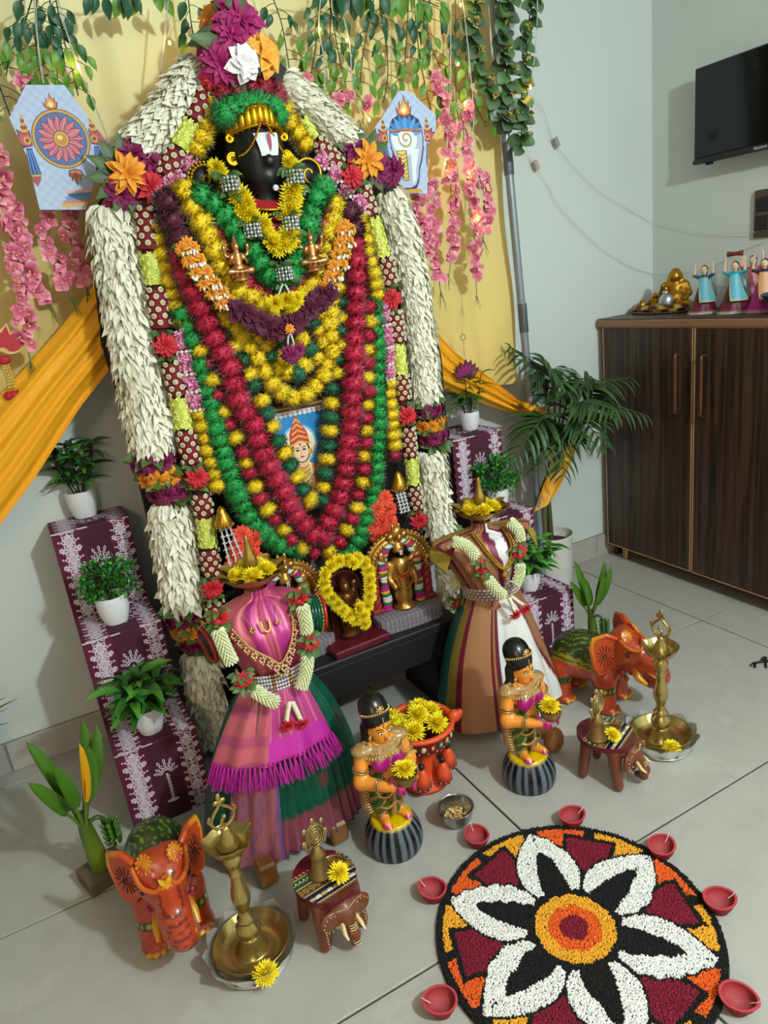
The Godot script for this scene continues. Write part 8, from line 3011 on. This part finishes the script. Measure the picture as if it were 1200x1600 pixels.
func dancer(at: Vector3, h: float, blouse: String, shawl: String, skirt: String, label: String) -> void:
	var t := thing("dancing_doll", label, "doll", at, -1.15, "dancing dolls on the cabinet")
	var m := M.new()
	m.grid(40, 8, func(u: float, v: float) -> Vector3:
		var a := -u * TAU
		var r := lerpf(0.29, 0.1, pow(v, 0.75)) * (1.0 + 0.06 * sin(a * 9) * (1 - v))
		return Vector3(cos(a) * r, v * 0.5, sin(a) * r) * h, true, func(u: float, v: float) -> Color: return C("#b9aea0") if v < 0.1 else C(skirt) * (1.0 if int(u * 40) % 2 else 1.2))
	obj("skirt", m, mat(0.5), t)
	var b := C(blouse)
	var sk := C("#e0b896")
	var f := F.new()
	f.k = 0.03
	f.bone(Vector3(0, 0.46, 0), Vector3(0, 0.64, 0), 0.075, 0.085, b)
	f.bone(Vector3(0, 0.64, 0), Vector3(0, 0.76, 0), 0.03, 0.03, sk)
	f.egg(Vector3(0, 0.81, 0.012), Vector3(0.06, 0.075, 0.06), sk, Basis(), 0.01)
	f.egg(Vector3(0, 0.83, -0.02), Vector3(0.068, 0.075, 0.062), C("#100d0d"), Basis(), 0.01)
	f.egg(Vector3(0, 0.805, 0.07), Vector3(0.012, 0.014, 0.014), sk, Basis(), 0.008)
	f.bone(Vector3(0, 0.75, -0.06), Vector3(0, 0.6, -0.08), 0.05, 0.03, C("#100d0d"))
	for s in [-1, 1]:
		f.bone(Vector3(s * 0.08, 0.67, 0), Vector3(s * 0.17, 0.72, 0.02), 0.035, 0.03, b)
		f.bone(Vector3(s * 0.17, 0.72, 0.02), Vector3(s * 0.16, 0.92, 0.02), 0.026, 0.02, sk)
		f.egg(Vector3(s * 0.155, 0.955, 0.02), Vector3(0.02, 0.03, 0.02), sk, Basis(), 0.01)
		for k in 4:
			f.bone(Vector3(s * 0.155 + (k - 1.5) * 0.01, 0.97, 0.02), Vector3(s * 0.155 + (k - 1.5) * 0.016, 1.01 - 0.008 * absf(k - 1.5), 0.02), 0.008, 0.006, sk, 0.004)
		f.bone(Vector3(s * 0.155 - s * 0.02, 0.95, 0.03), Vector3(s * 0.155 - s * 0.045, 0.975, 0.035), 0.008, 0.006, sk, 0.004)
	obj("body", f.mesh(0.02), mat(0.5), t, Transform3D(Basis().scaled(Vector3.ONE * h), Vector3.ZERO))
	m = M.new()
	m.col = C("#130f0f")
	for s in [-1, 1]:
		m.ell(Vector3(s * 0.022, 0.818, 0.068) * h, Vector3(0.01, 0.006, 0.006) * h, 6, 4)
	m.col = C("#b3202c")
	m.ell(Vector3(0, 0.778, 0.067) * h, Vector3(0.014, 0.006, 0.006) * h, 6, 4)
	obj("face_paint", m, mat(0.5), t)
	m = M.new()
	m.grid(10, 14, func(u: float, v: float) -> Vector3:
		var a := lerpf(-0.5, 0.9, u)
		var r := lerpf(0.115, 0.27, pow(v, 1.2))
		return Vector3(sin(a + 0.5 * v) * r, lerpf(0.68, 0.22, v), cos(a + 0.5 * v) * r + 0.01) * h, false, func(u: float, v: float) -> Color: return C("#c9a44a") if u < 0.1 or u > 0.9 or v > 0.93 else C(shawl))
	m.grid(6, 12, func(u: float, v: float) -> Vector3: return Vector3(lerpf(0.09, 0.2, v) + u * 0.04, lerpf(0.72, 0.3, v), -0.06 - u * 0.03) * h)
	for k in range(m.c.size() - 91, m.c.size()):
		m.c[k] = C(shawl)
	obj("shawl", m, mat(0.45), t)
	if blouse == "#1f98b0":
		var d := M.new()
		d.col = C("#6b2a1c")
		d.tube([Vector3(-0.13, 1.03, 0.02) * h, Vector3(0, 1.03, 0.02) * h, Vector3(0.13, 1.03, 0.02) * h], [0.05 * h, 0.032 * h, 0.05 * h], 12)
		obj("drum", d, mat(0.5), t)


func television() -> void:
	var tx := 2.405
	var a: Vector3 = Vector3(2.405, 1.858, -1.982)
	var b: Vector3 = Vector3(2.405, 1.547, -1.987)
	var z0 := (a.z + b.z) / 2
	var h := a.y - b.y
	var w := h * 1.74
	var t := thing("television", "black wall television above the cabinet, cut by the photo's edge", "television", Vector3(tx, b.y, z0))
	var m := M.new()
	m.col = C("#0e0f10")
	m.box(Vector3(0.016, h / 2, w / 2), Vector3(0.026, h, w), 0.003)
	m.box(Vector3(0.035, h * 0.4, w / 2), Vector3(0.024, h * 0.6, w * 0.8), 0.006)
	obj("body", m, mat(0.4), t)
	m = M.new()
	m.col = C("#060809")
	m.box(Vector3(0.001, h / 2 + 0.008, w / 2), Vector3(0.003, h - 0.026, w - 0.01), 0.001)
	obj("screen", m, mat(0.1), t)
	m = M.new()
	m.col = C("#17191b")
	m.box(Vector3(0.0, 0.008, w / 2), Vector3(0.008, 0.014, w), 0.002)
	obj("lower_bezel", m, mat(0.3), t)
	m = M.new()
	m.col = C("#0a0a0a")
	for z in [0.05, 0.066, 0.3]:
		m.box(Vector3(0.014, -0.004, z), Vector3(0.012, 0.008, 0.012), 0.002)
	stuff(obj("lower_studs", m, mat(0.5), t))
	m = M.new()
	m.col = C("#1b1b1c")
	m.box(Vector3(0.066, h / 2, w / 2), Vector3(0.038, 0.12, 0.2), 0.003)
	obj("wall_mount", m, mat(0.5), t)
	var l := TextMesh.new()
	l.text = "Hisense"
	l.font_size = 32
	l.pixel_size = 0.00042
	l.depth = 0.001
	var fnt := SystemFont.new()
	fnt.font_names = PackedStringArray(["Droid Sans"])
	fnt.font_weight = 700
	l.font = fnt
	var lm := StandardMaterial3D.new()
	lm.albedo_color = Color("#c9cccf")
	lm.metallic = 0.5
	lm.roughness = 0.3
	obj("logo", l, lm, t, Transform3D(Basis(Vector3.UP, -PI / 2), Vector3(-0.0048, 0.0085, w / 2)))
	# switch plate
	var p: Vector3 = Vector3(2.48, 1.427, -1.784)
	var q: Vector3 = Vector3(2.48, 1.27, -1.782)
	t = thing("switch_plate", "dark brown switch plate under the television at the photo's edge", "switch plate", Vector3(WX, (p.y + q.y) / 2, p.z + 0.13))
	m = M.new()
	m.col = C("#4a3b2e")
	m.box(Vector3(-0.007, 0, 0), Vector3(0.014, p.y - q.y, 0.26), 0.003)
	obj("frame", m, mat(0.45), t)
	for k in 8:
		m = M.new()
		m.col = C("#15130f")
		m.box(Vector3(-0.015, 0.03 if k % 2 else -0.03, -0.095 + (k / 2) * 0.062), Vector3(0.006, 0.046, 0.05), 0.002)
		obj("switch", m, mat(0.35), t)


func small_things() -> void:
	# two thin supply wires of the fairy lights, looping along both walls
	for k in 2:
		var p: Array = pz(-2.235, [1.886, 1.838, 1.932, 1.787, 1.971, 1.694, 2.043, 1.621, 2.161, 1.527, 2.337, 1.437, 2.468, 1.38]) if k == 0 else pz(-2.235, [1.816, 1.707, 1.884, 1.606, 1.923, 1.557, 1.991, 1.463, 2.111, 1.36, 2.226, 1.281, 2.365, 1.211, 2.47, 1.178])
		var e: Array = [Vector3(2.478, 1.346, -2.132), Vector3(2.478, 1.311, -2.008), Vector3(2.478, 1.296, -1.907), Vector3(2.47, 1.291, -1.771)] if k == 0 else [Vector3(2.478, 1.169, -2.062), Vector3(2.478, 1.191, -1.931), Vector3(2.478, 1.23, -1.825), Vector3(2.478, 1.256, -1.728)]
		var t := thing("supply_wire", ["upper thin wire looping along both walls to the switch plate", "lower thin wire sagging along both walls behind the dolls"][k], "wire", Vector3.ZERO, 0, "fairy light supply wires on the walls")
		var m := M.new()
		m.col = C("#c2c6c1")
		m.tube(spl(p + e, 6), 0.001, 5)
		obj("wire", m, mat(0.5), t)
		m = M.new()
		m.col = C("#9a9894" if k == 0 else "#b5a596")
		var c: Vector3 = Vector3(1.979, 1.686, -2.228) if k == 0 else Vector3(1.879, 1.614, -2.228)
		m.box(c, Vector3(0.018, 0.034, 0.014), 0.003, Basis(Vector3(0, 0, 1), 0.45))
		obj("connector", m, mat(0.4), t)
	# white planter cut by the left edge
	var t := thing("white_planter", "white planter cut by the photo's left edge, dark rim at its foot", "planter", Vector3(-0.418, 0, -2.085))
	var m := M.new()
	m.col = C("#c9ccca")
	m.lathe([0.0, 0.012, 0.085, 0.012, 0.095, 0.02, 0.112, 0.2, 0.118, 0.215, 0.112, 0.222, 0.1, 0.215, 0.098, 0.19, 0.0, 0.185], 40)
	obj("pot", m, mat(0.4), t)
	m = M.new()
	m.col = C("#1b1d1e")
	m.lathe([0.0, 0.0, 0.1, 0.0, 0.106, 0.008, 0.104, 0.016, 0.0, 0.016], 40)
	obj("foot_ring", m, mat(0.5), t)
	for k in 22:
		m = M.new()
		var a := TAU * k / 22
		m.leaf(Transform3D(look(Vector3(cos(a) * rng.randf_range(0.4, 0.75), 1, sin(a) * 0.5), Vector3.UP), Vector3(cos(a) * 0.04, 0.19, sin(a) * 0.04)), 0.22, 0.022, 0.9, 0.4, C("#24451c"), C("#3a5f28"), 4)
		obj("leaf", m, mat(0.45), t)
	# bit of black cable on the floor at the right edge
	m = M.new()
	m.col = C("#0e0f10")
	var o: Vector3 = Vector3(1.845, 0, -1.269)
	m.tube(spl([o + Vector3(-0.012, 0.004, 0.012), o + Vector3(0.01, 0.006, 0.0), o + Vector3(0.04, 0.006, 0.012), o + Vector3(0.09, 0.006, 0.03)], 5), 0.0035, 6)
	m.tube(spl([o + Vector3(0.012, 0.004, 0.034), o + Vector3(0.028, 0.006, 0.02), o + Vector3(0.045, 0.006, 0.014)], 5), 0.003, 6)
	m.tube(spl([o + Vector3(-0.016, 0.004, 0.0), o + Vector3(0.004, 0.005, -0.006), o + Vector3(0.03, 0.006, 0.006)], 5), 0.0022, 6)
	m.ell(o + Vector3(0.05, 0.007, 0.0), Vector3(0.012, 0.006, 0.007), 8, 6)
	single("black_cable", m, mat(0.5), "short tangle of black cable on the floor at the right edge", "cable")
